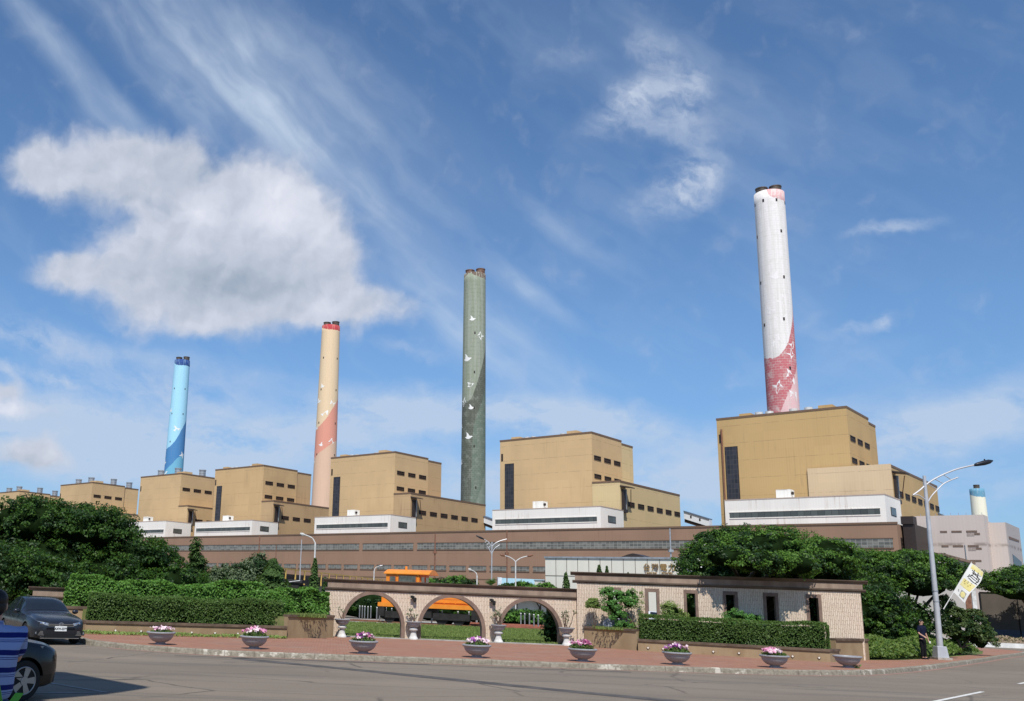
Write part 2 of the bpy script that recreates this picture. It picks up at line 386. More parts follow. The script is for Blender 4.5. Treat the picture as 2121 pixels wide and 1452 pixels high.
def side_window(parent, x, y0, y1, z0, z1):
    f = MB().box(x, x + 0.22, y0 - 0.2, y1 + 0.2, z0 - 0.2, z0).box(x, x + 0.22, y0 - 0.2, y1 + 0.2, z1, z1 + 0.2) \
        .box(x, x + 0.22, y0 - 0.2, y0, z0, z1).box(x, x + 0.22, y1, y1 + 0.2, z0, z1).build('window', M_WINF, parent)
    BX('pane', M_GL_DARK, f, x, x + 0.08, y0, y1, z0, z1)
    return f

def boiler_house(label, p, W=47.5, H=76.2, mt=M_TAN, wing=12.5, recess=True, wl=62, wz=53.6, patch=False, vents='box', stair=True, rows=2, pane_style=True, mside=None, leftpipe=False):
    """origin: foot of the front right corner of the tall block; front faces -Y"""
    b = plant_thing('boiler_house', label, 'industrial building', p, 372, 'tan boiler houses in a row')
    BX('wall', mt, b, -W, 0, 0, 28, 0, H)
    BX('rear_wall', mside or mt, b, -W, -0.9, 28.02, 41, 0, H - 0.9)
    BX('wing', mside or mt, b, 0.0, wing, -0.4, wl, 0, wz) if wing else None
    segs = [(-W, 0, 0, 0, H), (0, 0, 0, 28, H), (-0.9, 28, -0.9, 41, H - 0.9)]
    if wing: segs += [(0.2, -0.4, wing, -0.4, wz), (wing, -0.4, wing, wl, wz)]
    coping(b, segs)
    if stair:
        f = BX('stair_window', M_WINF, b, -W + 2.7, -W + 7.8, -0.10, 0.0, 38, 65.2)
        BX('pane', M_GL_STAIR, f, -W + 2.9, -W + 7.6, -0.18, -0.10, 38, 65.0)
    BX('corner_door', M_WINF, b, -W + 0.7, -W + 1.7, -0.12, 0, H - 9.5, H - 6)
    for r in range(rows):
        for k in range(3):
            y0 = 2.0 + 9.2 * k
            side_window(b, 0.0, y0, y0 + 5.6, 64.6 - 8.2 * r, 66.2 - 8.2 * r)
    if wing:
        for k in range(7):
            y0 = 6.6 + 9.2 * k
            if y0 + 6 < wl: side_window(b, wing, y0, y0 + 5.4, 43.9, 45.6)
        # coal chute duct at the wing's corner
        d = MB().box(wing, wing + 1.0, 0.6, 2.6, 42, 50.5).extr([(wing, 51.6), (wing + 4.4, 50.9), (wing + 4.4, 51.3), (wing, 52.2)], -0.6, 4.2).box(wing, wing + 1.5, 0.2, 3.2, 40.6, 42).build('duct', M_WINF, b)
        MB().tube([(wing + 0.6, 3.4, 41.5), (wing + 0.8, 3.4, 50.8)], 0.35).build('pipe', M_METAL, d)
        MB().tube([(wing + 0.6, 7.8, 43.0), (wing + 3.0, 3.4, 50.6)], 0.16).build('brace', M_RUSTY, d)
    if patch:
        BX('pale_cladding', M_PATCH, b, -14.8, wing - 0.0, -0.75, -0.41, 0, 54.6)
    if leftpipe:
        MB().tube([(-W + 1.9, -0.4, 0), (-W + 1.9, -0.4, H - 4)], 0.35).build('pipe', M_RUSTY, b)
    # roof plant
    def vb(x0, x1, y0, y1, h, m_): BX('roof_vent', m_, b, x0, x1, y0, y1, H, H + h)
    if vents == 'box':
        vb(-13.5, -8.5, 2, 7, 2.3, mt); vb(-W + 5, -W + 9.5, 2, 7, 2.0, mt)
        for x in (-16.5, -W + 12.5, -W + 16.0):
            MB().tube([(x, 4, H), (x, 4, H + 1.7)], 1.3, 12).build('roof_vent', M_VENT, b)
    elif vents == 'cyl':
        for x in (-W + 15, -W + 19, -20, -14.5):
            MB().tube([(x, 5, H), (x, 5, H + 2.4)], 1.5, 14).build('roof_vent', M_VENT, b)
        vb(-10.5, -5.5, 3, 8, 2.4, mt); vb(-W + 8, -W + 12.5, 3, 8, 2.2, mt)
    else:
        vb(-9, 4 - 4, 3, 9, 2.0, mt)
        for x, y in ((-W + 12, 8), (-12, 6), (-3.5, 20), (-3.5, 34)):
            c = MB().lathe([(2.2, 0), (2.2, 4.6), (2.5, 4.7), (2.5, 5.2)], (x, y, H - (1.0 if y > 28 else 0)), 16)
            for q in (1.2, 2.6, 4.0): c.lathe([(2.32, q), (2.32, q + 0.25)], (x, y, H - (1.0 if y > 28 else 0)), 16)
            c.build('roof_tank', M_METAL, b)
    return b

boiler_house('nearest tan boiler house, with a pale repaired cladding patch, below the white and pink chimney', -98.4, 48, 76.4, M_TAN2, wing=13, wl=68, patch=True, vents='cyl', leftpipe=True)
boiler_house('yellowish tan boiler house standing alone between the green chimney and the white one', -202.0, 48.2, 76.1, M_TAN, wing=13.2, wl=59, mside=M_TAN3)
boiler_house('tan boiler house just left of the green chimney, with brown stained wing', -315.7, 47, 75.8, M_TAN, wing=11.5, wl=66, mside=M_TANW)
boiler_house('tan boiler house standing left of the peach chimney with dark smudges on its front', -418.6, 46, 75.3, M_TAN4, wing=10.8, wl=62, mside=M_TANW)
boiler_house('tan boiler house in front of the blue chimney, with metal tanks on its roof', -499.8, 46, 75.2, M_TAN, wing=10, wl=60, vents='tank', rows=1, stair=False)
boiler_house('tan block behind the big tree, second from the left end of the row', -606.8, 45, 74.8, M_TAN, wing=10, wl=60, vents='tank', rows=1, stair=False)
boiler_house('leftmost tan block, just clearing the top of the big left tree', -716.0, 45, 73.4, M_TAN, wing=10, wl=60, vents='tank', rows=1, stair=False)

def annex(label, p, W, z1=40.5):
    b = plant_thing('annex', label, 'building', p, 345, 'white annexes on the brown hall')
    BX('wall', M_CREAM, b, -W, 0, 0, 19.5, 28, z1)
    MB().box(-W - 0.1, 0.1, -0.1, 0.3, z1, z1 + 0.35).box(-0.3, 0.1, 0.31, 19.5, z1, z1 + 0.35).build('coping', mat('pale coping', (0.45, 0.36, 0.30)), b)
    f = MB().box(-W + 1.5, -1.6, -0.2, 0.0, 34.1, 34.45).box(-W + 1.5, -1.6, -0.2, 0.0, 36.4, 36.7).build('window', M_CREAM, b)
    BX('pane', M_GL_WHITE, f, -W + 1.6, -1.7, -0.08, 0.0, 34.46, 36.38)
    f = BX('window', M_WINF, b, 0.0, 0.12, 6.0, 12.5, 34.6, 37.4)
    BX('pane', M_GL_WHITE, f, 0.12, 0.18, 6.3, 12.2, 34.8, 37.2)
    v = BX('roof_box', M_CREAM, b, -W + 15.5, -W + 20.5, 8, 12, z1, z1 + 4.2)
    MB().tube([(-W + 20.6, 9, z1 + 2.8), (-W + 21.2, 9, z1 + 2.8)], 0.6, 10).build('vent', M_WINF, v)
    return b
annex('white annex with a ribbon window in front of the nearest boiler house', -82.0, 52.3, 40.8)
annex('white annex with rust streaks below its window, in front of the lone boiler house', -184.0, 52, 40.4)
annex('white ribbon windowed annex, before the boiler house just left of the green chimney', -294.7, 51.7, 40.2)
annex('small far white annex below the boiler house left of the peach chimney', -395.3, 51.2, 40.0)
annex('white annex at the far left, half hidden by the big tree', -475.5, 51.2, 41.5)

# turbine hall
hall = plant_thing('turbine_hall', 'long low brown hall with a band of grey windows running below all the tan blocks', 'industrial building', -75.8, 330)
HL = 640
BX('wall', M_BROWN, hall, -HL, 0, 0, 20, 0, 30)
MB().box(-HL, 0.2, -0.25, 0.4, 30, 30.6).build('coping', M_COPING, hall)
def hall_win(x0, x1, z0, z1, y=-0.05):
    f = MB().box(x0 - 0.2, x1 + 0.2, -0.25, 0.0, z0 - 0.25, z0).box(x0 - 0.2, x1 + 0.2, -0.25, 0.0, z1, z1 + 0.2).build('window', M_COPING, hall)
    BX('pane', M_GL_HALL, f, x0, x1, -0.1, 0.0, z0, z1)
O = 75.8
for a, b_ in ((77.3, 101), (103.5, 265.6), (268.1, 298.4), (300.9, 420), (422.5, 520), (522, 640)):
    hall_win(-(b_ - O), -(a - O), 22.7, 25.5)
k = 0
u = 104.0
while u < 560:
    wdt = 8.4
    if abs(u - 300.3) < 0.1: wdt = 2.6
    hall_win(-(u + wdt - O), -(u - O), 13.8, 15.7)
    u += 10.4
MB().box(-HL, 0, -0.12, 0, 10.2, 10.5).build('sill_band', M_COPING, hall)
f = BX('window', M_WINF, hall, 0.0, 0.1, 3, 9, 22, 26)
BX('pane', M_GL_DARK, f, 0.1, 0.16, 3.2, 8.8, 22.2, 25.8)
BX('roof_duct', M_WINF, hall, 0.3, 3.7, 4, 8.5, 30.2, 32.6)
BX('side_shade', M_WINF, hall, 0.6, 3.9, 4.5, 20, 6, 30.1)  # dark box standing for the shade at the hall's right end
# rusty masts standing before the hall
def mast(label, x, y, z0, z1, r, m_, knob=True):
    t = thing('mast', label, 'mast', (x, y, 0), 0, 'thin masts in front of the brown hall')
    MB().tube([(0, 0, z0), (0, 0, z1)], [r, r * 0.7]).build('pole', m_, t)
    if knob: MB().box(-r * 2.2, r * 2.2, -r * 2.2, r * 2.2, z0 + (z1 - z0) * 0.72, z0 + (z1 - z0) * 0.75).build('bracket', m_, t)

# conveyor galleries behind the boiler houses
M_GALL = mat('white gallery sheet', (0.66, 0.70, 0.74), 0.5)
M_GALLB = mat('blue grey sheet', (0.10, 0.14, 0.20), 0.5)
def gallery(label, p, v, x1, z0, z1):
    b = plant_thing('conveyor_gallery', label, 'conveyor', p, v, 'conveyor galleries behind the boiler houses')
    MB().extr([(0, z0), (x1, z1), (x1, z1 + 3.3), (0, z0 + 3.3)], 0, 3).build('wall', M_GALL, b)
    MB().extr([(0, z0 + 3.32), (x1, z1 + 3.32), (x1, z1 + 3.8), (0, z0 + 3.8)], -0.4, 3.4).build('roof', M_GALLB, b)
    MB().extr([(0, z0 - 1.6), (x1, z1 - 1.6), (x1, z1 - 0.02), (0, z0 - 0.02)], 0.5, 2.5).build('truss', M_WINF, b)
    w = MB()
    for q in (0.25, 0.6): 
        x = x1 * q; z = z0 + (z1 - z0) * q
        w.box(x, x + 0.7, -0.1, 0, z + 1.2, z + 2.4)
    w.build('window', M_WINF, b)
gallery('white conveyor gallery sloping down from the right end of the lone boiler house wing', -188, 433, 12, 43, 39)
gallery('short white conveyor gallery between the green chimney and the lone boiler house', -304, 436, 24, 44, 36)
gallery('dark conveyor gallery end behind the lamp post by the nearest boiler house', -86.5, 437, 6.5, 40, 36.5)

# ------------------------------------------------------------------ chimneys
def bird_outline(kind, s, ang, flip):
    A = [(-1.0, 0.08), (-0.55, 0.12), (-0.25, 0.28), (-0.45, 0.75), (-0.62, 1.2), (-0.15, 0.92), (0.15, 0.42), (0.45, 0.30), (0.72, 0.34), (1.0, 0.18), (0.7, 0.05), (0.45, -0.2), (0.05, -0.38), (-0.45, -0.32), (-0.75, -0.1)]
    B = [(-1.1, 0.25), (-0.6, 0.22), (-0.2, 0.18), (-0.05, 0.6), (0.1, 1.15), (0.32, 0.65), (0.32, 0.2), (0.8, 0.12), (1.0, 0.0), (0.6, -0.12), (0.3, -0.18), (0.22, -0.6), (-0.1, -1.1), (-0.12, -0.5), (-0.2, -0.16), (-0.7, -0.02)]
    c, n = math.cos(R(ang)), math.sin(R(ang))
    return [((x * c - y * n) * s * (-1 if flip else 1), (x * n + y * c) * s) for x, y in (A if kind == 0 else B)]
def chimney_mat(name, top, mid, low, low2, cap, bm, bl, bl2, bcap, brick=0.0, wear=0.2, weather=(0.75, 0.72, 0.68)):
    """zones bounded by painted waves: each b* is a list of (angle deg, height)"""
    mt, nt, b = new_mat(name); setp(b, 0.8, 0, 0.2)
    tc = N(nt, 'ShaderNodeTexCoord').outputs['Object']
    sp = N(nt, 'ShaderNodeSeparateXYZ'); L(nt, tc, sp.inputs[0])
    ang = MATH(nt, 'DEGREES', MATH(nt, 'ARCTAN2', sp.outputs[0], MATH(nt, 'MULTIPLY', sp.outputs[1], -1)))
    u = MATH(nt, 'ADD', MATH(nt, 'DIVIDE', ang, 360), 0.5)
    cyl = N(nt, 'ShaderNodeCombineXYZ'); L(nt, MATH(nt, 'MULTIPLY', ang, 0.15), cyl.inputs[0]); L(nt, sp.outputs[2], cyl.inputs[2])
    ne = NOISE(nt, cyl.outputs[0], 0.6, 4)
    zj = MATH(nt, 'ADD', sp.outputs[2], MATH(nt, 'MULTIPLY', MATH(nt, 'SUBTRACT', ne.outputs[0], 0.5), 2.2))
    def below(pts):
        fc = N(nt, 'ShaderNodeFloatCurve'); cv = fc.mapping.curves[0]
        P = sorted(((a / 360 + 0.5, z / 260) for a, z in pts))
        P = [(0.0, (P[0][1] + P[-1][1]) / 2)] + P + [(1.0, (P[0][1] + P[-1][1]) / 2)]
        cv.points[0].location = P[0]; cv.points[1].location = P[-1]
        for q in P[1:-1]: cv.points.new(*q)
        fc.mapping.update(); L(nt, u, fc.inputs['Value'])
        d = MATH(nt, 'SUBTRACT', MATH(nt, 'MULTIPLY', fc.outputs[0], 260), zj)
        return SMOOTH(nt, d, -0.25, 0.25)
    nv = NOISE(nt, MAPV(nt, tc, scale=(0.6, 0.6, 0.02)), 1.0, 5, 0.6)
    c = MIX(nt, MATH(nt, 'MULTIPLY', SMOOTH(nt, nv.outputs[0], 0.42, 0.66), wear), top, weather)
    c = MIX(nt, below(bm), c, mid)
    c = MIX(nt, below(bl), c, low)
    if bl2: c = MIX(nt, below(bl2), c, low2)
    nw = NOISE(nt, MAPV(nt, cyl.outputs[0], scale=(1.0, 1, 0.25)), 0.5, 6, 0.65)
    if bcap:
        c2 = MIX(nt, MATH(nt, 'MULTIPLY', SMOOTH(nt, nw.outputs[0], 0.5, 0.6), wear), cap, weather)
        bb = below(bcap); c = MIX(nt, bb, c2, c)
    if brick:
        br = N(nt, 'ShaderNodeTexBrick'); 
        cc = N(nt, 'ShaderNodeCombineXYZ'); L(nt, MATH(nt, 'MULTIPLY', ang, 0.15), cc.inputs[0]); L(nt, sp.outputs[2], cc.inputs[1])
        L(nt, cc.outputs[0], br.inputs['Vector']); br.inputs['Scale'].default_value = 1.0
        br.inputs['Brick Width'].default_value = 2.6; br.inputs['Row Height'].default_value = 1.5; br.inputs['Mortar Size'].default_value = 0.10; br.inputs['Mortar Smooth'].default_value = 0.4
        nb = NOISE(nt, cyl.outputs[0], 0.25, 5, 0.6)
        jf = MATH(nt, 'MULTIPLY', br.outputs['Fac'], MATH(nt, 'MULTIPLY', SMOOTH(nt, nb.outputs[0], 0.3, 0.55), brick))
        c = MIX(nt, jf, c, weather)
        c = MIX(nt, MATH(nt, 'MULTIPLY', SMOOTH(nt, nb.outputs[0], 0.48, 0.72), brick * 0.85), c, weather)
    # concrete lift lines and vertical board marks
    lf = MATH(nt, 'ABSOLUTE', MATH(nt, 'SUBTRACT', MATH(nt, 'FRACT', MATH(nt, 'DIVIDE', sp.outputs[2], 3.0)), 0.5))
    vf = MATH(nt, 'ABSOLUTE', MATH(nt, 'SUBTRACT', MATH(nt, 'FRACT', MATH(nt, 'DIVIDE', ang, 9.0)), 0.5))
    lines = MATH(nt, 'MAXIMUM', SMOOTH(nt, lf, 0.10, 0.03), MATH(nt, 'MULTIPLY', SMOOTH(nt, vf, 0.14, 0.05), 0.8))
    nq = NOISE(nt, cyl.outputs[0], 0.35, 4, 0.6)
    c = MIX(nt, MATH(nt, 'MULTIPLY', MATH(nt, 'MULTIPLY', lines, SMOOTH(nt, nq.outputs[0], 0.35, 0.62)), (0.12 + 0.5 * brick) if brick < 0.5 else 0.16), c, (0.10, 0.10, 0.085) if brick and brick < 0.5 else tuple(x * 0.6 for x in weather))
    so = NOISE(nt, MAPV(nt, cyl.outputs[0], scale=(1.6, 1, 0.04)), 0.8, 5, 0.6)
    c = MIX(nt, MATH(nt, 'MULTIPLY', SMOOTH(nt, so.outputs[0], 0.5, 0.8), 0.35), c, (0.30, 0.27, 0.23))
    L(nt, c, b.inputs['Base Color'])
    return mt
M_BIRD = mat('white bird paint', (0.82, 0.81, 0.78), 0.8, var=0.06)
M_BIRDW = mat('faded white bird paint', (0.80, 0.76, 0.745), 0.8, var=0.05)
M_FLUE = mat('sooty flue', (0.10, 0.08, 0.065), 0.6, 0.3, var=0.3, scale=0.4)
def chimney(label, x, y, rt, rb, H, m_, birds, mbird, flues=((-2.4, 0.4), (2.9, -0.6)), ports=(), rim=None, cap=None):
    rz = -math.atan2(x, y)
    t = thing('chimney', label, 'chimney', (x, y, 0), rz, 'tall painted chimneys')
    prof = []
    for i in range(41):
        z = H * i / 40; prof.append((rb + (rt - rb) * z / H, z))
    mb = MB(); mb.sm = True; mb.lathe(prof, (0, 0, 0), 64); mb.sm = False
    mb.build('shaft', m_, t)
    if rim: 
        mb = MB(); mb.sm = True; mb.lathe([(rt + 0.02, H - rim[1]), (rt + 0.35, H - rim[1]), (rt + 0.35, H + 0.3), (rt - 0.6, H + 0.3)], (0, 0, 0), 64); mb.build('rim', rim[0], t, autosm=True)
    for fx, fy in flues:
        f = MB(); f.sm = True
        hf = 2.6 if fx < 0 else 4.2
        f.lathe([(3.3, H), (3.3, H + hf), (3.55, H + hf + 0.1), (3.55, H + hf + 0.7), (3.0, H + hf + 0.7), (3.0, H)], (fx * 1.5, fy * 2 + (2.0 if fx > 0 else -2.0), 0), 28); f.build('flue', cap or M_FLUE, t, autosm=True)
    def rad(z): return rb + (rt - rb) * z / H
    for kind, a, z, s, ang, fl in birds:
        o = bird_outline(kind, s, ang, fl); r = rad(z) + 0.05
        mb = MB(); pts = [(math.sin(R(a) + px / r) * r, -math.cos(R(a) + px / r) * r, z + pz) for px, pz in o]
        if fl: pts = pts[::-1]
        bm = bmesh.new(); vs = [bm.verts.new(p) for p in pts]; bm.faces.new(vs)
        bmesh.ops.triangulate(bm, faces=bm.faces[:])
        ex = bmesh.ops.extrude_face_region(bm, geom=bm.faces[:])
        nv = Vector((math.sin(R(a)), -math.cos(R(a)), 0)) * -0.8
        bmesh.ops.translate(bm, vec=nv, verts=[e for e in ex['geom'] if isinstance(e, bmesh.types.BMVert)])
        bmesh.ops.recalc_face_normals(bm, faces=bm.faces[:])
        me = bpy.data.meshes.new('painted_bird'); bm.to_mesh(me); bm.free(); me.materials.append(mbird)
        ob = bpy.data.objects.new('painted_bird', me); COL.objects.link(ob); ob.parent = t
    for a, z in ports:
        r = rad(z); n0 = MB().box(-0.5, 0.5, -r - 0.12, -r + 0.5, z - 0.9, z + 0.9).xform(Matrix.Rotation(R(a), 4, 'Z'))
        n0.build('porthole', M_WINF, t)
    return t
chimney('sky blue chimney with a navy cap and darker blue waves, leftmost of the tall ones', -176.2, 1004.7, 8.4, 11.8, 247,
    chimney_mat('blue chimney paint', (0.36, 0.66, 0.82), (0.07, 0.22, 0.45), (0.16, 0.42, 0.58), None, (0.02, 0.06, 0.22),
        [(90, 181), (60, 176.5), (32, 169), (10, 161), (-18, 153), (-52, 148.7), (-90, 148)], [(90, 146), (48, 141), (14, 137), (-18, 130), (-52, 125), (-90, 121)], None, [(-90, 243.6), (-41, 240.6), (-17, 240), (25, 240.3), (90, 240.4)], wear=0.2, weather=(0.42, 0.64, 0.70)),
    [(0, -64, 189, 2.6, 0, True), (0, -2, 168, 4.3, 10, False), (1, 50, 141, 3.8, 20, False), (0, -60, 119, 4.2, 15, True), (0, -84, 132, 4.0, 0, False)], M_BIRD,
    ports=[(-45, 214), (36, 214), (-47, 186), (34, 186), (-40, 155)])
chimney('peach and cream chimney with a red cap and white birds, second from left', -11.2, 841.5, 8.4, 11.8, 246,
    chimney_mat('peach chimney paint', (0.74, 0.56, 0.36), (0.68, 0.30, 0.22), (0.66, 0.45, 0.32), None, (0.42, 0.045, 0.055),
        [(90, 180), (72, 176), (43, 169.4), (20, 163.8), (2, 158.3), (-24, 152.7), (-57, 148.2), (-90, 145.3)], [(90, 138), (28, 133.6), (-4, 129), (-45, 124), (-90, 118)], None, [(-90, 244.4), (-40, 241.8), (-7, 240.8), (71, 241.2)], wear=0.2, weather=(0.70, 0.58, 0.44)),
    [(0, -36, 186.5, 2.4, 0, False), (0, -60, 172.6, 3.2, 0, False), (1, 30, 170.4, 3.6, -20, True), (0, -13, 159.5, 4.4, 5, True), (0, -70, 148, 3.0, 0, True), (0, 28, 134.7, 3.6, -15, True), (0, -27, 132.2, 2.4, 0, True), (1, -80, 119, 3.4, 30, False)], M_BIRD,
    ports=[(-40, 214), (52, 214), (-45, 184), (50, 184), (-48, 153), (52, 153), (-50, 124), (54, 124)])
chimney('weathered green chimney with a rusty top and white birds', 98.9, 675.0, 8.2, 9.2, 243,
    chimney_mat('green chimney paint', (0.26, 0.295, 0.215), (0.10, 0.11, 0.085), (0.135, 0.175, 0.135), (0.19, 0.23, 0.18), (0.12, 0.075, 0.055),
        [(90, 190), (68, 182), (45, 171), (24, 161), (7, 153), (-14, 145), (-43, 143), (-90, 142)], [(90, 158), (60, 150), (40, 142), (16, 133), (-4, 119), (-7, 98), (-10, 76), (-90, 0)], [(90, 100), (66, 91), (41, 81), (19, 71), (-90, 0)], [(-90, 240), (-50, 241), (-30, 242.5), (3, 240), (87, 238.5)], brick=0.45, wear=0.8, weather=(0.36, 0.38, 0.32)),
    [(0, -10, 205.5, 2.6, 0, False), (1, 35, 192.9, 3.2, 0, True), (0, -36, 175, 3.7, 0, False), (0, -17, 155, 2.8, 20, False), (1, -55, 143, 3.4, 20, True), (0, -12, 138, 2.5, 0, False), (0, -24, 116.4, 3.2, 0, False), (0, -78, 98, 2.6, 0, True), (0, -80, 124.6, 2.0, 0, True)], M_BIRD,
    ports=[(3, 195), (2, 165), (2, 138), (3, 110), (12, 80)], cap=mat('rusty flue', (0.19, 0.11, 0.08), 0.7, 0.2, var=0.3, scale=0.4))
chimney('white chimney with a faded pink brick patterned foot, tallest in view', 253.1, 520.6, 8.4, 8.55, 246.5,
    chimney_mat('white chimney paint', (0.80, 0.76, 0.74), (0.52, 0.15, 0.165), (0.72, 0.46, 0.46), None, (0.66, 0.36, 0.36),
        [(90, 182), (79, 172), (57, 162), (35, 152.5), (13, 146.8), (-12, 143.6), (-39, 143.5), (-66, 144.5), (-90, 146)], [(90, 141), (57, 132.7), (36, 126), (14, 120), (-7, 112.7), (-60, 90)], None, [(-90, 246.5), (-10, 247), (0, 243), (30, 240.5), (70, 240)], brick=0.65, wear=0.65, weather=(0.66, 0.63, 0.58)),
    [(0, 1, 191.4, 3.2, 0, True), (1, 26, 176.7, 4.2, 10, False), (0, -20, 170.7, 3.2, 10, False), (1, 22, 165.6, 3.8, 60, False), (1, -11, 153.5, 3.8, 30, True), (0, 55, 150.4, 3.0, 60, False), (1, 43, 145, 2.8, 0, False), (1, 36, 132, 4.6, 30, False), (1, -12, 126, 3.8, 20, True), (1, 41, 121, 3.6, 45, False)], M_BIRDW,
    ports=[(-70, 239.5), (-23, 240), (27, 239.5), (76, 239), (38, 220), (-68, 219), (36, 191.5), (-62, 190), (24, 166), (35, 137), (-55, 164)], flues=((-2.6, -0.2), (2.4, -0.4)))
# far chimney beyond the grey building
chimney('small cream chimney with a blue cap, far off behind the grey building', 808, 1172, 8.0, 10, 163,
    chimney_mat('cream chimney paint', (0.78, 0.74, 0.58), (0.45, 0.60, 0.62), (0.45, 0.60, 0.62), None, (0.12, 0.30, 0.42),
        [(-90, 20), (90, 30)], [(-90, 5), (90, 5)], None, [(-90, 156), (0, 152.5), (90, 152.5)]), [], M_BIRD, flues=((0, 0),))
# ------------------------------------------------------------------ ground, road, pavement
def struct(mb, name, m_, kind='structure', **kw):
    o = mb.build(name, m_, **kw); o['kind'] = kind; return o
M_EARTH = mat('bare concrete yard', (0.26, 0.24, 0.21), 0.95, var=0.2, scale=0.05)
struct(MB().add([(-3500, -1500, -0.06), (4500, -1500, -0.06), (4500, 5000, -0.06), (-3500, 5000, -0.06)], [(0, 1, 2, 3)]), 'ground', M_EARTH)

# asphalt
mt, nt, b = new_mat('worn asphalt'); setp(b, 0.9, 0, 0.25)
tc = N(nt, 'ShaderNodeTexCoord').outputs['Object']
n1_ = NOISE(nt, MAPV(nt, tc, scale=(0.35, 1, 1)), 0.35, 7, 0.62)
n2_ = NOISE(nt, tc, 38, 4, 0.75)
n3_ = NOISE(nt, MAPV(nt, tc, rot=(0, 0, R(-20)), scale=(0.12, 1.4, 1)), 0.9, 6, 0.6)
c = MIX(nt, SMOOTH(nt, n1_.outputs[0], 0.3, 0.72), (0.142, 0.110, 0.079), (0.200, 0.160, 0.117))
c = MIX(nt, MATH(nt, 'MULTIPLY', SMOOTH(nt, n3_.outputs[0], 0.50, 0.70), 0.66), c, (0.080, 0.070, 0.060))
c = MIX(nt, MATH(nt, 'MULTIPLY', SMOOTH(nt, n2_.outputs[0], 0.35, 0.7), 0.42), c, (0.34, 0.31, 0.27), 'MIX')
c = MIX(nt, MATH(nt, 'MULTIPLY', SMOOTH(nt, n2_.outputs[0], 0.45, 0.3), 0.5), c, (0.05, 0.045, 0.04), 'MIX')
vo = N(nt, 'ShaderNodeTexVoronoi', feature='DISTANCE_TO_EDGE'); L(nt, MAPV(nt, VADD(nt, tc, MIX(nt, 0.5, (0, 0, 0), n1_.outputs['Color'])), scale=(0.22, 0.5, 1)), vo.inputs['Vector'])
vo.inputs['Scale'].default_value = 0.8
ck = MATH(nt, 'MULTIPLY', SMOOTH(nt, vo.outputs[0], 0.012, 0.003), SMOOTH(nt, n1_.outputs[0], 0.4, 0.62))
c = MIX(nt, MATH(nt, 'MULTIPLY', ck, 0.75), c, (0.05, 0.045, 0.04))
L(nt, c, b.inputs['Base Color'])
bp = N(nt, 'ShaderNodeBump'); bp.inputs['Strength'].default_value = 0.5; bp.inputs['Distance'].default_value = 0.01
L(nt, n2_.outputs[0], bp.inputs['Height']); L(nt, bp.outputs[0], b.inputs['Normal'])
M_ASPH = mt
struct(MB().add([(-120, -60, 0), (220, -60, 0), (220, 130, 0), (-120, 130, 0)], [(0, 1, 2, 3)]), 'road', M_ASPH)
M_PATCHA = mat('dark asphalt patch', (0.085, 0.077, 0.072), 0.9, var=0.25, scale=2.0, bump=0.3, bscale=60)
pa = [(-2.75, 28.35), (-2.2, 27.75), (0.23, 26.04), (2.62, 24.19), (4.30, 22.89), (5.62, 21.87), (7.35, 20.66), (11, 18.0)]
mb = MB()
rnd = random.Random(3)
vs = []
for i, (x, y) in enumerate(pa):
    w = 0.30 + 0.04 * math.sin(i * 2.3)
    vs += [(x - w * 0.3, y - w * 0.95, 0.004), (x + w * 0.6, y + w * 0.8, 0.004)]
mb.add(vs, [(2 * i, 2 * i + 2, 2 * i + 3, 2 * i + 1) for i in range(len(pa) - 1)])
o = struct(mb, 'asphalt_patch', M_PATCHA)
mb = MB()
for (x0, y0, x1, y1, w) in ((-4.5, 28.2, 3.0, 28.55, 0.32), (3.0, 28.55, 9.0, 28.9, 0.25)):
    mb.add([(x0, y0, 0.004), (x1, y1, 0.004), (x1, y1 + w, 0.004), (x0, y0 + w * 0.4, 0.004)], [(0, 1, 2, 3)])
struct(mb, 'gutter_patch', M_PATCHA)
M_LINE = mat('road paint', (0.62, 0.61, 0.57), 0.8, var=0.25, scale=6, c2=(0.40, 0.38, 0.34), lo=0.3, hi=0.5)
def line(x0, y0, x1, y1, w=0.12):
    d = Vector((x1 - x0, y1 - y0)); n = Vector((-d.y, d.x)).normalized() * w / 2
    return [(x0 - n.x, y0 - n.y, 0.008), (x1 - n.x, y1 - n.y, 0.008), (x1 + n.x, y1 + n.y, 0.008), (x0 + n.x, y0 + n.y, 0.008)]
for q in (line(14.2, 22.95, 18.05, 26.85), line(21.85, 30.75, 25.6, 34.6), line(29.2, 38.4, 33.0, 42.4)):
    o = MB().add(q, [(0, 1, 2, 3)]).build('road_marking', M_LINE); tag(o, kind='structure')
o = MB().add(line(-5.85, 19.6, -4.05, 18.0, 0.08), [(0, 1, 2, 3)]).add(line(-4.15, 18.0, -7.5, 16.2, 0.08), [(0, 1, 2, 3)]).build('parking_marking', mat('worn parking paint', (0.32, 0.31, 0.29), 0.85)); tag(o, kind='structure')

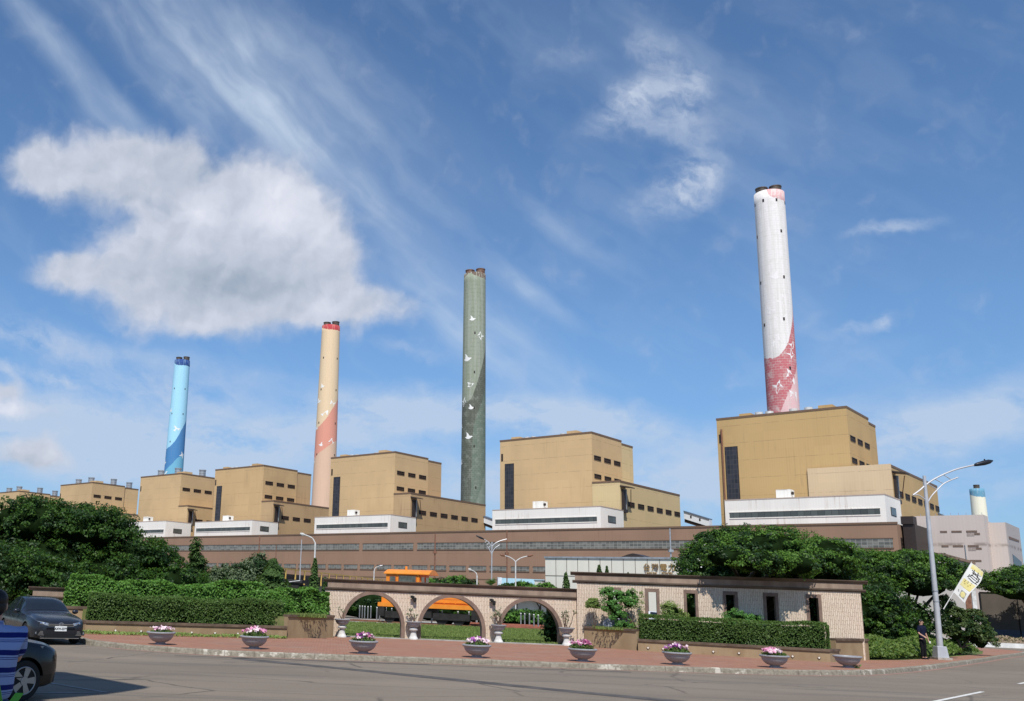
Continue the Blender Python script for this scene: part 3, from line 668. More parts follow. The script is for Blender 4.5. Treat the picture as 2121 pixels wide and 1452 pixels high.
K = [(-30, 42), (-15, 38.6), (-11.8, 37.2), (-9.9, 35.4), (-8.8, 33.4), (-7.9, 31.7), (-6.9, 30.75), (-5.9, 30.0), (-4.0, 29.25), (-2.2, 29.0), (0.3, 29.2), (2.2, 29.35), (4.5, 29.6), (7.6, 29.75), (10.7, 29.95), (13.9, 30.45), (15.9, 31.15), (18, 32.35), (20.6, 34.7), (23.6, 37.75), (27.5, 42.0), (31.5, 46.4), (36, 51.5), (41.2, 57.2), (43.2, 60.2), (42.8, 63), (40, 64)]
def smooth_poly(P, n=4):
    out = []
    for i in range(len(P) - 1):
        p0, p1, p2, p3 = P[max(i - 1, 0)], P[i], P[i + 1], P[min(i + 2, len(P) - 1)]
        for k in range(n):
            t = k / n
            out.append(tuple(0.5 * (2 * p1[j] + (p2[j] - p0[j]) * t + (2 * p0[j] - 5 * p1[j] + 4 * p2[j] - p3[j]) * t * t + (3 * p1[j] - p0[j] - 3 * p2[j] + p3[j]) * t ** 3) for j in (0, 1)))
    return out + [P[-1]]
KS = smooth_poly(K, 8)
def offset(P, d):
    out = []
    for i, p in enumerate(P):
        a, b_ = Vector(P[max(i - 1, 0)]), Vector(P[min(i + 1, len(P) - 1)])
        t = (b_ - a).normalized(); n = Vector((-t.y, t.x)); out.append((p[0] + n.x * d, p[1] + n.y * d))
    return out
KI = offset(KS, 0.17)
mt, nt, b = new_mat('old concrete kerb'); setp(b, 0.9, 0, 0.2)
tc = N(nt, 'ShaderNodeTexCoord').outputs['Object']
na = NOISE(nt, tc, 2.6, 8, 0.7); nb_ = NOISE(nt, tc, 0.23, 3)
nh = NOISE(nt, tc, 9, 5, 0.7)
c = MIX(nt, SMOOTH(nt, nh.outputs[0], 0.3, 0.7), (0.17, 0.15, 0.115), (0.30, 0.27, 0.215))
c = MIX(nt, MATH(nt, 'MULTIPLY', SMOOTH(nt, na.outputs[0], 0.54, 0.60), SMOOTH(nt, nb_.outputs[0], 0.48, 0.6)), c, (0.50, 0.47, 0.40))
sp = N(nt, 'ShaderNodeSeparateXYZ'); L(nt, tc, sp.inputs[0])
jn = MATH(nt, 'ABSOLUTE', MATH(nt, 'SUBTRACT', MATH(nt, 'FRACT', MATH(nt, 'DIVIDE', sp.outputs[0], 0.9)), 0.5))
c = MIX(nt, MATH(nt, 'MULTIPLY', SMOOTH(nt, jn, 0.022, 0.008), 0.55), c, (0.10, 0.085, 0.07))
L(nt, c, b.inputs['Base Color'])
bp = N(nt, 'ShaderNodeBump'); bp.inputs['Strength'].default_value = 0.6; bp.inputs['Distance'].default_value = 0.03
L(nt, nh.outputs[0], bp.inputs['Height']); L(nt, bp.outputs[0], b.inputs['Normal'])
M_KERB = mt
mb = MB(); rnd = random.Random(5)
vs = []
for i, (p, q) in enumerate(zip(KS, KI)):
    dz = 0.012 * math.sin(i * 1.7) + rnd.uniform(-0.01, 0.01)
    out_ = ((p[0] - q[0]) * 0.15, (p[1] - q[1]) * 0.15)
    vs += [(p[0] + out_[0], p[1] + out_[1], -0.01), (p[0], p[1], 0.125 + dz), (p[0] - out_[0], p[1] - out_[1], 0.155 + dz), (q[0], q[1], 0.158), (q[0], q[1], 0.0)]
n = len(KS)
mb.add(vs, [(5 * i + k, 5 * i + 5 + k, 5 * i + 6 + k, 5 * i + 1 + k) for i in range(n - 1) for k in range(4)])
kerb = struct(mb, 'kerb', M_KERB)
mb = MB(); vs = []
KO = offset(KS, -0.22)
for p, q in zip(offset(KS, -0.03), KO): vs += [(q[0], q[1], 0.003), (p[0], p[1], 0.003)]
mb.add(vs, [(2 * i, 2 * i + 2, 2 * i + 3, 2 * i + 1) for i in range(8 * 6, n - 1)])
struct(mb, 'gutter', mat('gutter grit with red line', (0.24, 0.17, 0.135), 0.95, c2=(0.30, 0.16, 0.125), scale=4))

# red brick pavement
mt, nt, b = new_mat('red brick pavers'); setp(b, 0.9, 0, 0.2)
tc = N(nt, 'ShaderNodeTexCoord').outputs['Object']
br = N(nt, 'ShaderNodeTexBrick'); L(nt, tc, br.inputs['Vector']); br.inputs['Scale'].default_value = 1
br.inputs['Brick Width'].default_value = 0.21; br.inputs['Row Height'].default_value = 0.105; br.inputs['Mortar Size'].default_value = 0.008
br.inputs['Color1'].default_value = (0.37, 0.185, 0.120, 1); br.inputs['Color2'].default_value = (0.30, 0.145, 0.095, 1); br.inputs['Mortar'].default_value = (0.17, 0.10, 0.075, 1)
na = NOISE(nt, tc, 0.7, 7, 0.65); nb_ = NOISE(nt, tc, 14, 4, 0.7); nc_ = NOISE(nt, tc, 2.5, 5, 0.7)
c = MIX(nt, MATH(nt, 'MULTIPLY', SMOOTH(nt, na.outputs[0], 0.45, 0.75), 0.7), br.outputs[0], (0.30, 0.205, 0.155))
c = MIX(nt, MATH(nt, 'MULTIPLY', SMOOTH(nt, nb_.outputs[0], 0.5, 0.8), 0.4), c, (0.15, 0.09, 0.07))
c = MIX(nt, MATH(nt, 'MULTIPLY', SMOOTH(nt, nc_.outputs[0], 0.66, 0.74), 0.5), c, (0.13, 0.13, 0.05))
gr = NOISE(nt, MAPV(nt, tc, scale=(0.3, 1.2, 1)), 0.8, 6, 0.65)
c = MIX(nt, MATH(nt, 'MULTIPLY', SMOOTH(nt, gr.outputs[0], 0.48, 0.72), 0.45), c, (0.20, 0.125, 0.10))
L(nt, c, b.inputs['Base Color'])
M_PAVE = mt
inner = {0: (-30, 46), 1: (-15, 43), 3: (-12.5, 40.5), 7: (-9.5, 39.5), 10: (-0.3, 41.6), 14: (10.8, 42.3), 18: (22.0, 39.6), 19: (24.2, 40.9), 20: (27.5, 43.9), 21: (30.3, 46.9), 22: (35.3, 52.2), 23: (38.6, 57), 26: (40, 63.8)}
ks_ = sorted(inner)
def inner_at(t):
    for a, b_ in zip(ks_[:-1], ks_[1:]):
        if t <= b_:
            q = (t - a) / (b_ - a); return tuple(inner[a][j] * (1 - q) + inner[b_][j] * q for j in (0, 1))
    return inner[26]
vs = []
for i, p in enumerate(KI):
    q = inner_at(i / 8)
    vs += [(p[0], p[1], 0.15), (q[0], q[1], 0.15)]
bm = bmesh.new(); bv = [bm.verts.new(v) for v in vs]
for i in range(len(KI) - 1): bm.faces.new((bv[2 * i], bv[2 * i + 2], bv[2 * i + 3], bv[2 * i + 1]))
me = bpy.data.meshes.new('pavement'); bm.to_mesh(me); bm.free(); me.materials.append(M_PAVE)
o = bpy.data.objects.new('pavement', me); COL.objects.link(o); o['kind'] = 'structure'

# lawn behind the arches
mt, nt, b = new_mat('lawn soil'); setp(b, 0.95, 0, 0.15)
tc = N(nt, 'ShaderNodeTexCoord').outputs['Object']
na = NOISE(nt, tc, 1.1, 7, 0.7); nb_ = NOISE(nt, tc, 20, 3, 0.7)
c = MIX(nt, SMOOTH(nt, na.outputs[0], 0.4, 0.7), (0.10, 0.145, 0.035), (0.19, 0.19, 0.075))
c = MIX(nt, SMOOTH(nt, nb_.outputs[0], 0.4, 0.7), c, (0.07, 0.11, 0.028))
L(nt, c, b.inputs['Base Color'])
M_LAWN = mt
struct(MB().prism([(-14, 41.6), (-0.3, 42.1), (10.9, 42.75), (21.9, 39.5), (24.2, 40.8), (27.5, 43.8), (30.3, 46.8), (35.3, 52.1), (38.6, 57), (34, 64.9), (-24, 64.9), (-16, 48)], -0.05, 0.14), 'lawn', M_LAWN)
M_GRAVEL = mat('pale gravel', (0.36, 0.34, 0.31), 0.95, var=0.35, scale=8, bump=0.5, bscale=20)
struct(MB().prism([(-24, 65), (40, 65), (40, 76), (-24, 76)], -0.05, 0.10), 'gravel_track', M_GRAVEL)
struct(MB().box(-0.3, 10.8, 41.62, 42.3, 0.0, 0.175), 'threshold', mat('grey kerb stone', (0.33, 0.31, 0.28), 0.9, var=0.2, scale=4))
M_REDEDGE = mat('red brick edging', (0.28, 0.10, 0.065), 0.9, var=0.2, scale=6)
struct(MB().box(9.5, 24, 66.0, 66.35, 0.1, 0.3).box(9.5, 24, 70.0, 70.3, 0.1, 0.32), 'brick_edging', M_REDEDGE)
# far right: white kerb and flower strip across the side road
M_WHITEK = mat('white painted kerb', (0.66, 0.65, 0.62), 0.85, var=0.1, scale=2)
struct(MB().prism([(47.0, 71.6), (62, 69.6), (62, 70.2), (47.1, 72.3)], 0, 0.32), 'white_kerb', M_WHITEK)
struct(MB().prism([(46.4, 72.31), (75, 70.3), (75, 95), (52, 95)], 0, 0.28), 'planting_bed', mat('dry planting soil', (0.24, 0.19, 0.13), 0.95, var=0.3, scale=3))
struct(MB().prism([(38.5, 60.0), (44.2, 66.5), (47.5, 71.5), (46, 80), (30, 80), (36, 60)], 0, 0.13), 'verge', M_LAWN)

# ------------------------------------------------------------------ entrance walls
mt, nt, b = new_mat('pink cream split stone'); setp(b, 0.85, 0, 0.2)
tc = N(nt, 'ShaderNodeTexCoord').outputs['Object']
sw = N(nt, 'ShaderNodeSeparateXYZ'); L(nt, tc, sw.inputs[0])
cs = N(nt, 'ShaderNodeCombineXYZ'); L(nt, sw.outputs[2], cs.inputs[0]); L(nt, sw.outputs[0], cs.inputs[1])
wv_ = NOISE(nt, tc, 3.0, 2)
vv = VADD(nt, cs.outputs[0], MIX(nt, 0.03, (0, 0, 0), wv_.outputs['Color']))
br = N(nt, 'ShaderNodeTexBrick'); L(nt, vv, br.inputs['Vector']); br.inputs['Scale'].default_value = 1
br.inputs['Brick Width'].default_value = 0.34; br.inputs['Row Height'].default_value = 0.07; br.inputs['Mortar Size'].default_value = 0.009; br.inputs['Mortar Smooth'].default_value = 0.3
br.inputs['Color1'].default_value = (0.68, 0.545, 0.42, 1); br.inputs['Color2'].default_value = (0.60, 0.455, 0.345, 1); br.inputs['Mortar'].default_value = (0.42, 0.31, 0.23, 1)
nf = NOISE(nt, MAPV(nt, tc, scale=(1, 1, 0.35)), 22, 4, 0.7)
c = MIX(nt, MATH(nt, 'MULTIPLY', SMOOTH(nt, nf.outputs[0], 0.35, 0.7), 0.6), br.outputs[0], (0.76, 0.66, 0.53))
nl2 = NOISE(nt, MAPV(nt, tc, scale=(1, 1, 0.2)), 1.5, 5, 0.6)
c = MIX(nt, MATH(nt, 'MULTIPLY', SMOOTH(nt, nl2.outputs[0], 0.55, 0.8), 0.5), c, (0.33, 0.24, 0.19))
L(nt, c, b.inputs['Base Color'])
bp = N(nt, 'ShaderNodeBump'); bp.inputs['Strength'].default_value = 0.9; bp.inputs['Distance'].default_value = 0.02
L(nt, MATH(nt, 'SUBTRACT', nf.outputs[0], br.outputs['Fac']), bp.inputs['Height']); L(nt, bp.outputs[0], b.inputs['Normal'])
M_STONE = mt
M_CORN = mat('dark weathered cornice', (0.135, 0.098, 0.072), 0.85, var=0.3, scale=1.2, stretch=(0.5, 1, 2), bump=0.3)
M_BAND = mat('brown grey frieze', (0.32, 0.24, 0.18), 0.85, scale=2.0, stretch=(1, 1, 0.3), c2=(0.23, 0.165, 0.125), bump=0.2)
M_SURR = mat('brown stone surround', (0.20, 0.135, 0.105), 0.85, var=0.15, scale=3)
M_FROCK = mat('tan washed stone render', (0.335, 0.245, 0.145), 0.9, scale=1.3, stretch=(1, 1, 0.5), c2=(0.265, 0.185, 0.105), bump=0.35, bscale=70)
M_CAP = mat('dark brown planter coping', (0.125, 0.088, 0.062), 0.85, var=0.3, scale=2, bump=0.3)
M_SOIL = mat('dark soil', (0.07, 0.05, 0.035), 0.95, var=0.3, scale=5)
M_GRASSY = mat('weedy turf', (0.11, 0.15, 0.04), 0.95, scale=3, c2=(0.20, 0.18, 0.08))

def frame_of(A, B):
    t = Vector((B[0] - A[0], B[1] - A[1])); return t.length, math.atan2(t.y, t.x)
def cornice(parent, L_, zt, y0=0.0, y1=0.35, ends=(0.25, 0.25)):
    """moulded top: prof in (out, z) for the front, mirrored for the back"""
    a, b_ = -ends[0], L_ + ends[1]
    prof = [(0.02, -0.14), (0.05, -0.13), (0.07, -0.10), (0.11, -0.06), (0.13, -0.035), (0.14, 0.0)]
    pl = [(y0 - o_, zt + z) for o_, z in prof] + [(y1 + o_, zt + z) for o_, z in reversed(prof)]
    MB().extr(pl[::-1], a, b_, 'x').build('cornice', M_CORN, parent)
    MB().box(a + 0.19, b_ - 0.19, y0 - 0.035, y1 + 0.035, zt - 0.36, zt - 0.14).build('frieze', M_BAND, parent)
    prof = [(0.02, -0.48), (0.04, -0.47), (0.08, -0.42), (0.09, -0.36)]
    pl = [(y0 - o_, zt + z) for o_, z in prof] + [(y1 + o_, zt + z) for o_, z in reversed(prof)]
    MB().extr(pl[::-1], a + 0.08, b_ - 0.08, 'x').build('moulding', M_CORN, parent)

# arched wall
AW0, AW1 = (-0.3, 41.75), (10.9, 42.55)
AL, AA = frame_of(AW0, AW1)
aw = thing('arched_wall', 'stone faced garden wall with three round arches opening onto the lawn', 'wall', (*AW0, 0), AA)
arches = [(2.12, 1.28), (5.59, 1.38), (9.10, 1.34)]
SPR, RISE = 0.62, 1.38
def soffit(s):
    for c_, h in arches:
        d = (s - c_) / h
        if abs(d) < 1: return SPR + RISE * math.sqrt(max(0, 1 - d * d))
    return None
ss = [0.0]
for c_, h in arches:
    ss += [c_ - h * math.cos(math.pi * k / 40) for k in range(41)]
ss.append(AL)
mb = MB(); WT = 0.34; ZT = 2.1
for a, b_ in zip(ss[:-1], ss[1:]):
    if b_ - a < 1e-5: continue
    mid = soffit((a + b_) / 2)
    if mid is None: za = zb = 0.0
    else:
        za = soffit(a) or SPR; zb = soffit(b_) or SPR
    mb.add([(a, 0, za), (b_, 0, zb), (b_, 0, ZT), (a, 0, ZT)], [(0, 1, 2, 3)])
    mb.add([(a, WT, za), (b_, WT, zb), (b_, WT, ZT), (a, WT, ZT)], [(3, 2, 1, 0)])
    if mid is not None: mb.add([(a, 0, za), (b_, 0, zb), (b_, WT, zb), (a, WT, za)], [(3, 2, 1, 0)])
for c_, h in arches:
    for x, sgn in ((c_ - h, 1), (c_ + h, -1)):
        q = [(x, 0, 0), (x, WT, 0), (x, WT, SPR), (x, 0, SPR)]
        mb.add(q, [(0, 1, 2, 3) if sgn > 0 else (3, 2, 1, 0)])
mb.add([(0, 0, 0), (0, WT, 0), (0, WT, ZT), (0, 0, ZT)], [(3, 2, 1, 0)]).add([(AL, 0, 0), (AL, WT, 0), (AL, WT, ZT), (AL, 0, ZT)], [(0, 1, 2, 3)])
mb.build('wall', M_STONE, aw)
for c_, h in arches:
    mb = MB(); ring = []
    for k in range(-3, 44):
        if k < 0: x = -1; z_ = SPR * (k + 3) / 3; dx, dz = -1, 0
        elif k > 40: x = 1; z_ = SPR * (43 - k) / 3; dx, dz = 1, 0
        else:
            t = math.pi * k / 40; x = -math.cos(t); z_ = SPR + RISE * math.sin(t); dx, dz = -math.cos(t), math.sin(t)
        # inner lip, outer edge
        X = c_ + h * x
        ring.append(((X - dx * 0.03, z_ - dz * 0.03), (X + dx * 0.13, z_ + dz * 0.13)))
    n = len(ring)
    for y_a, y_b, in ((-0.03, WT + 0.03),):
        vs = []
        for (ix, iz), (ox, oz) in ring: vs += [(ix, y_a, iz), (ox, y_a, oz), (ix, y_b, iz), (ox, y_b, oz)]
        fs = []
        for i in range(n - 1):
            a = 4 * i; c2_ = a + 4
            fs += [(a, c2_, c2_ + 1, a + 1), (a + 3, c2_ + 3, c2_ + 2, a + 2), (a + 2, c2_ + 2, c2_, a), (a + 1, c2_ + 1, c2_ + 3, a + 3)]
        mb.add(vs, fs)
    mb.build('arch_surround', M_SURR, aw)
cornice(aw, AL, 2.58, ends=(0.1, 0.2))
for s in (3.86, 7.38):
    l_ = MB().box(s - 0.06, s + 0.06, -0.10, 0, 1.86, 1.98).box(s - 0.13, s - 0.02, -0.22, -0.10, 1.89, 2.0).lathe([(0.04, 0), (0.075, 0.03), (0.08, 0.17), (0.05, 0.2)], (s + 0.06, -0.15, 1.72), 10)
    l_.build('wall_lamp', mat('black lamp metal', (0.03, 0.028, 0.027), 0.4, 0.4), aw)

# wall with narrow windows
WW0, WW1 = (10.85, 42.35), (21.75, 39.22)
WL, WA = frame_of(WW0, WW1)
ww_ = thing('window_wall', 'tall stone faced wall with six narrow openings under a dark cornice, right of the arches', 'wall', (*WW0, 0), WA)
opens = [1.60, 3.17, 4.75, 6.33, 7.91, 9.55]
mb = MB(); H0, H1 = 1.05, 2.58; HW = 0.20
ZT2 = 2.84
xs = [0.0]
for o_ in opens: xs += [o_ - HW, o_ + HW]
xs.append(WL)
for i in range(len(xs) - 1):
    a, b_ = xs[i], xs[i + 1]
    if i % 2 == 0: mb.box(a, b_, 0, WT, 0, ZT2)
    else: mb.box(a, b_, 0, WT, 0, H0); mb.box(a, b_, 0, WT, H1, ZT2)
mb.build('wall', M_STONE, ww_)
for o_ in opens:
    MB().box(o_ - HW - 0.09, o_ - HW + 0.025, -0.03, WT + 0.03, H0 - 0.1, H1 + 0.12).box(o_ + HW - 0.025, o_ + HW + 0.09, -0.03, WT + 0.03, H0 - 0.1, H1 + 0.12) \
        .box(o_ - HW + 0.026, o_ + HW - 0.026, -0.028, WT + 0.028, H1 - 0.025, H1 + 0.118).box(o_ - HW + 0.026, o_ + HW - 0.026, -0.028, WT + 0.028, H0 - 0.098, H0 + 0.02).build('window_frame', M_SURR, ww_)
cornice(ww_, WL, 3.32, ends=(0.27, 0.27))

# low wall on the left, mostly behind the hedge
LW0, LW1 = (-12.0, 38.75), (-0.36, 41.7)
LL, LA = frame_of(LW0, LW1)
lw_ = thing('low_wall', 'low stone wall with a moulded cornice, nearly hidden behind the left hedge', 'wall', (*LW0, 0), LA)
BX('wall', M_STONE, lw_, 0, LL - 0.05, 0, 0.34, 0, 1.27)
cornice(lw_, LL, 1.75, ends=(0.27, -0.05))

# planters
def planter(label, pts, h, depth_pts, soilz, lights=(), soil=M_SOIL, group='planter walls along the pavement'):
    """pts: front line (world), depth_pts closes the bed at the back"""
    x0, y0 = pts[0]
    t = thing('planter', label, 'planter', (x0, y0, 0), 0, group)
    P = [(x - x0, y - y0) for x, y in pts]; D = [(x - x0, y - y0) for x, y in depth_pts]
    Pi = offset(P, 0.2)
    mb = MB(); cp_ = MB()
    Pc0, Pc1 = offset(P, -0.05), offset(P, 0.26)
    mb.prism(P + Pi[::-1], 0, h - 0.09)
    cp_.prism(Pc0 + Pc1[::-1], h - 0.09, h)
    mb.build('wall', M_FROCK, t); cp_.build('coping', M_CAP, t)
    MB().prism(Pi + D, h - 0.6 if h < 0.7 else 0.2, soilz).build('soil', soil, t)
    if lights:
        a, b_ = Vector(P[0]), Vector(P[1]); dr_ = (b_ - a).normalized(); an = math.atan2(dr_.y, dr_.x)
        for s in lights:
            p = a + dr_ * s
            l_ = MB().extr([(-0.062, 0), (0, -0.062), (0.062, 0), (0, 0.062)], -0.025, 0, 'y').build('step_light', M_SURR, t, loc=(p.x, p.y, 0.29), rz=an)
            MB().extr([(-0.040, 0), (0, -0.040), (0.040, 0), (0, 0.040)], -0.04, -0.026, 'y').build('lens', mat('milky lamp lens', (0.75, 0.70, 0.60), 0.3), l_)
    return t
planter('low tan planter wall under the right hedge, with small diamond lamps', [(12.62, 39.62), (18.95, 36.62), (19.75, 37.45)], 0.62, [(19.35, 38.2), (13.1, 40.85)], 0.56, (0.4, 0.98 + 0, 2.88, 3.82, 5.72, 6.63))
planter('low tan planter wall under the clipped left hedge, with small diamond lamps', [(-9.4, 36.3), (-9.05, 35.65), (-1.72, 38.1)], 0.62, [(-2.1, 39.2), (-9.5, 36.9)], 0.56)
planter('tall tan planter wall between the arches and the right hedge', [(10.98, 41.75), (12.64, 39.82)], 1.0, [(14.5, 39.6), (16, 40.6), (11.1, 42.2)], 0.93, soil=M_GRASSY)
planter('tall tan planter wall between the left hedge and the first arch', [(-1.72, 38.25), (0.12, 40.35)], 1.06, [(0.05, 41.6), (-9, 39.3), (-9.6, 37.2), (-3, 38.8)], 0.98, soil=M_GRASSY)
planter('tall planter end at the right corner of the window wall', [(19.95, 38.05), (22.05, 39.5)], 1.0, [(21.45, 39.2), (13.4, 41.5), (13.4, 40.9)], 0.93, soil=M_GRASSY)
t = thing('planter', 'stepped tan planter corner behind the dark sedan', 'planter', (-11.1, 37.8, 0), 0, 'planter walls along the pavement')
MB().prism([(-1.2, 1.2), (-0.9, -0.1), (1.55, -0.3), (1.75, 0.3), (1.2, 1.5)], 0, 0.97).build('wall', M_FROCK, t)
MB().prism([(-1.25, 1.25), (-0.95, -0.15), (1.6, -0.35), (1.8, 0.3), (1.2, 1.55)], 0.97, 1.06).build('coping', M_CAP, t)
# left planter's lamps
for ch in COL.objects:
    if ch.get('label', '').startswith('low tan planter wall under the clipped'):
        P0 = Vector((0.35, -0.65)); P1 = Vector((7.68, 1.8)); dr_ = (P1 - P0).normalized(); an = math.atan2(dr_.y, dr_.x)
        for s in (1.10, 2.04, 3.95, 4.85, 5.75):
            p = P0 + dr_ * s
            l_ = MB().extr([(-0.062, 0), (0, -0.062), (0.062, 0), (0, 0.062)], -0.025, 0, 'y').build('step_light', M_SURR, ch, loc=(p.x, p.y, 0.29), rz=an)
            MB().extr([(-0.040, 0), (0, -0.040), (0.040, 0), (0, 0.040)], -0.04, -0.026, 'y').build('lens', bpy.data.materials['milky lamp lens'], l_)
        break
# ------------------------------------------------------------------ leaf meshes (numpy)
RNG = np.random.default_rng(11)
def leaf_mat(name, c1, c2, rough=0.5, spec=0.22, trans=0.22, tcol=(0.16, 0.28, 0.03)):
    mt, nt, b = new_mat(name); setp(b, rough, 0, spec)
    g = N(nt, 'ShaderNodeNewGeometry')
    rr = g.outputs['Random Per Island']
    c = MIX(nt, rr, c1, c2)
    L(nt, c, b.inputs['Base Color'])
    if trans:
        tr = N(nt, 'ShaderNodeBsdfTranslucent'); tr.inputs['Color'].default_value = (*tcol, 1)
        ms = N(nt, 'ShaderNodeMixShader'); ms.inputs[0].default_value = trans
        L(nt, b.outputs[0], ms.inputs[1]); L(nt, tr.outputs[0], ms.inputs[2])
        L(nt, ms.outputs[0], nt.nodes['Material Output'].inputs['Surface'])
    return mt
M_FICUS = leaf_mat('ficus leaves', (0.018, 0.054, 0.008), (0.058, 0.125, 0.019))
M_FICUS2 = leaf_mat('bright ficus leaves', (0.042, 0.105, 0.013), (0.11, 0.21, 0.032))
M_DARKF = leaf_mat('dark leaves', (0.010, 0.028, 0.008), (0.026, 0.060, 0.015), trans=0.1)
M_HEDGE = leaf_mat('hedge leaves', (0.042, 0.088, 0.018), (0.10, 0.165, 0.038))
M_HEDGE2 = leaf_mat('fresh hedge leaves', (0.055, 0.145, 0.022), (0.13, 0.27, 0.045))
M_CYP = leaf_mat('conifer foliage', (0.035, 0.075, 0.02), (0.075, 0.13, 0.035), 0.7, 0.2)
M_BUSH = leaf_mat('shrub leaves', (0.07, 0.19, 0.04), (0.14, 0.32, 0.08), trans=0.3, tcol=(0.25, 0.42, 0.06))
M_YELLOWG = leaf_mat('yellow green leaves', (0.13, 0.21, 0.05), (0.24, 0.32, 0.09), trans=0.25, tcol=(0.3, 0.4, 0.06))
M_OLIVE = leaf_mat('olive leaves', (0.045, 0.075, 0.022), (0.10, 0.14, 0.045))
M_GREYG = leaf_mat('grey green leaves', (0.09, 0.13, 0.075), (0.16, 0.20, 0.11))
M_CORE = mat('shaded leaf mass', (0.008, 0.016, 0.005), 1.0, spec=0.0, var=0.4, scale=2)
M_BARK = mat('dark bark', (0.075, 0.055, 0.042), 0.95, var=0.3, scale=6, stretch=(1, 1, 0.3), bump=0.4)
M_TWIG = mat('brown twig', (0.13, 0.085, 0.06), 0.9, var=0.2)

def quads(name, V, mats, parent=None, core=None, loc=None, midx=None):
    """V: (n, 4, 3) leaf quads; core: optional MB with the dark inside"""
    n = len(V)
    cv = core.v if core else []; cf = core.f if core else []
    tot = n * 4 + len(cv)
    me = bpy.data.meshes.new(name)
    me.vertices.add(tot)
    co = np.concatenate([V.reshape(-1, 3), np.array(cv, float).reshape(-1, 3)]) if cv else V.reshape(-1, 3)
    me.vertices.foreach_set('co', co.astype(np.float32).ravel())
    loops = list(np.arange(n * 4)); starts = list(np.arange(n) * 4); mi = list(midx) if midx is not None else [0] * n
    st = n * 4
    for f in cf:
        starts.append(st); loops += [i + n * 4 for i in f]; st += len(f); mi.append(1)
    me.loops.add(len(loops)); me.loops.foreach_set('vertex_index', np.array(loops, np.int32))
    me.polygons.add(len(starts)); me.polygons.foreach_set('loop_start', np.array(starts, np.int32))
    if not isinstance(mats, (list, tuple)): mats = [mats]
    for m_ in mats: me.materials.append(m_)
    me.polygons.foreach_set('material_index', np.array(mi, np.int32))
    me.update(calc_edges=True); me.validate()
    o = bpy.data.objects.new(name, me); COL.objects.link(o)
    if parent is not None: o.parent = parent
    if loc: o.location = loc
    return o
def norm(a): return a / np.maximum(np.linalg.norm(a, axis=1, keepdims=True), 1e-9)
def leaves(P, Nn, size, wob=0.6, aspect=0.5, var=0.35, fold=0.25):
    """rhombic leaves at P facing roughly Nn"""
    n = len(P)
    nn = norm(Nn + RNG.normal(0, wob, (n, 3)))
    r = RNG.normal(0, 1, (n, 3)); t = norm(np.cross(nn, r)); s = np.cross(nn, t)
    a = size * (1 + RNG.uniform(-var, var, (n, 1)))
    b_ = a * aspect
    V = np.stack([P - t * a * 0.5, P + s * b_ * 0.5 - t * a * 0.06 + nn * a * fold * 0.3, P + t * a * 0.5 - nn * a * fold * 0.4, P - s * b_ * 0.5 - t * a * 0.06 + nn * a * fold * 0.3], axis=1)
    return V
def sph(n):
    v = RNG.normal(0, 1, (n, 3)); return norm(v)
def crown(lobes, nclump, per, csize, lsize, up=0.35, below=-0.25, aspect=0.55, spread=1.0, cz=0.6):
    """leaf clumps over the shells of several lobes (cx, cy, cz, rx, ry, rz)"""
    lobes = np.array(lobes, float)
    area = (lobes[:, 3] * lobes[:, 4] + lobes[:, 3] * lobes[:, 5] + lobes[:, 4] * lobes[:, 5])
    cnt = np.maximum(1, (nclump * area / area.sum()).astype(int))
    C_, D_ = [], []
    for lb, k in zip(lobes, cnt):
        d = sph(k * 3); d = d[d[:, 2] > below][:k]
        rad = RNG.uniform(0.82, 1.06, (len(d), 1))
        p = lb[:3] + d * lb[3:] * rad
        C_.append(p); D_.append(norm(d / lb[3:]))
    C_ = np.concatenate(C_); D_ = np.concatenate(D_)
    # drop clumps buried in other lobes
    keep = np.ones(len(C_), bool)
    for lb in lobes:
        q = ((C_ - lb[:3]) / lb[3:]); keep &= (q ** 2).sum(1) > 0.55
    C_, D_ = C_[keep], D_[keep]
    k = len(C_)
    cs = csize * RNG.uniform(0.6, 1.3, (k, 1))
    dirs = sph(k * per).reshape(k, per, 3)
    rr = RNG.uniform(0.25, 1, (k, per, 1)) ** 0.5
    off = dirs * rr * cs[:, None, :] * np.array([1, 1, cz])
    P = (C_[:, None, :] + off).reshape(-1, 3)
    Nn = (dirs * 0.5 + D_[:, None, :] * 0.5 + np.array([0, -0.1, up])).reshape(-1, 3)
    return leaves(P, Nn, lsize, aspect=aspect)
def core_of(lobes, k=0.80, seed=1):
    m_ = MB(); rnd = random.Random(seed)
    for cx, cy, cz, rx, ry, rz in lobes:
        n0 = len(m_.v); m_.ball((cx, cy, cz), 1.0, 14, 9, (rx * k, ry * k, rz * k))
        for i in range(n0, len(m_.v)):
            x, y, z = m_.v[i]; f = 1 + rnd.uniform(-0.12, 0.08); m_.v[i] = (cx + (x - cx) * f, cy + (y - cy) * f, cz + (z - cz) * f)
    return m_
def limb(mb, a, b_, r0, r1, bend=0.15, n=6, seed=0):
    rnd = random.Random(seed); a, b_ = Vector(a), Vector(b_); d = b_ - a
    off = Vector((rnd.uniform(-1, 1), rnd.uniform(-1, 1), rnd.uniform(-0.3, 0.6))) * d.length * bend
    pts = []; rs = []
    for i in range(n + 1):
        t = i / n; pts.append(a + d * t + off * math.sin(math.pi * t)); rs.append(r0 + (r1 - r0) * t)
    return mb.tube(pts, rs, 8)
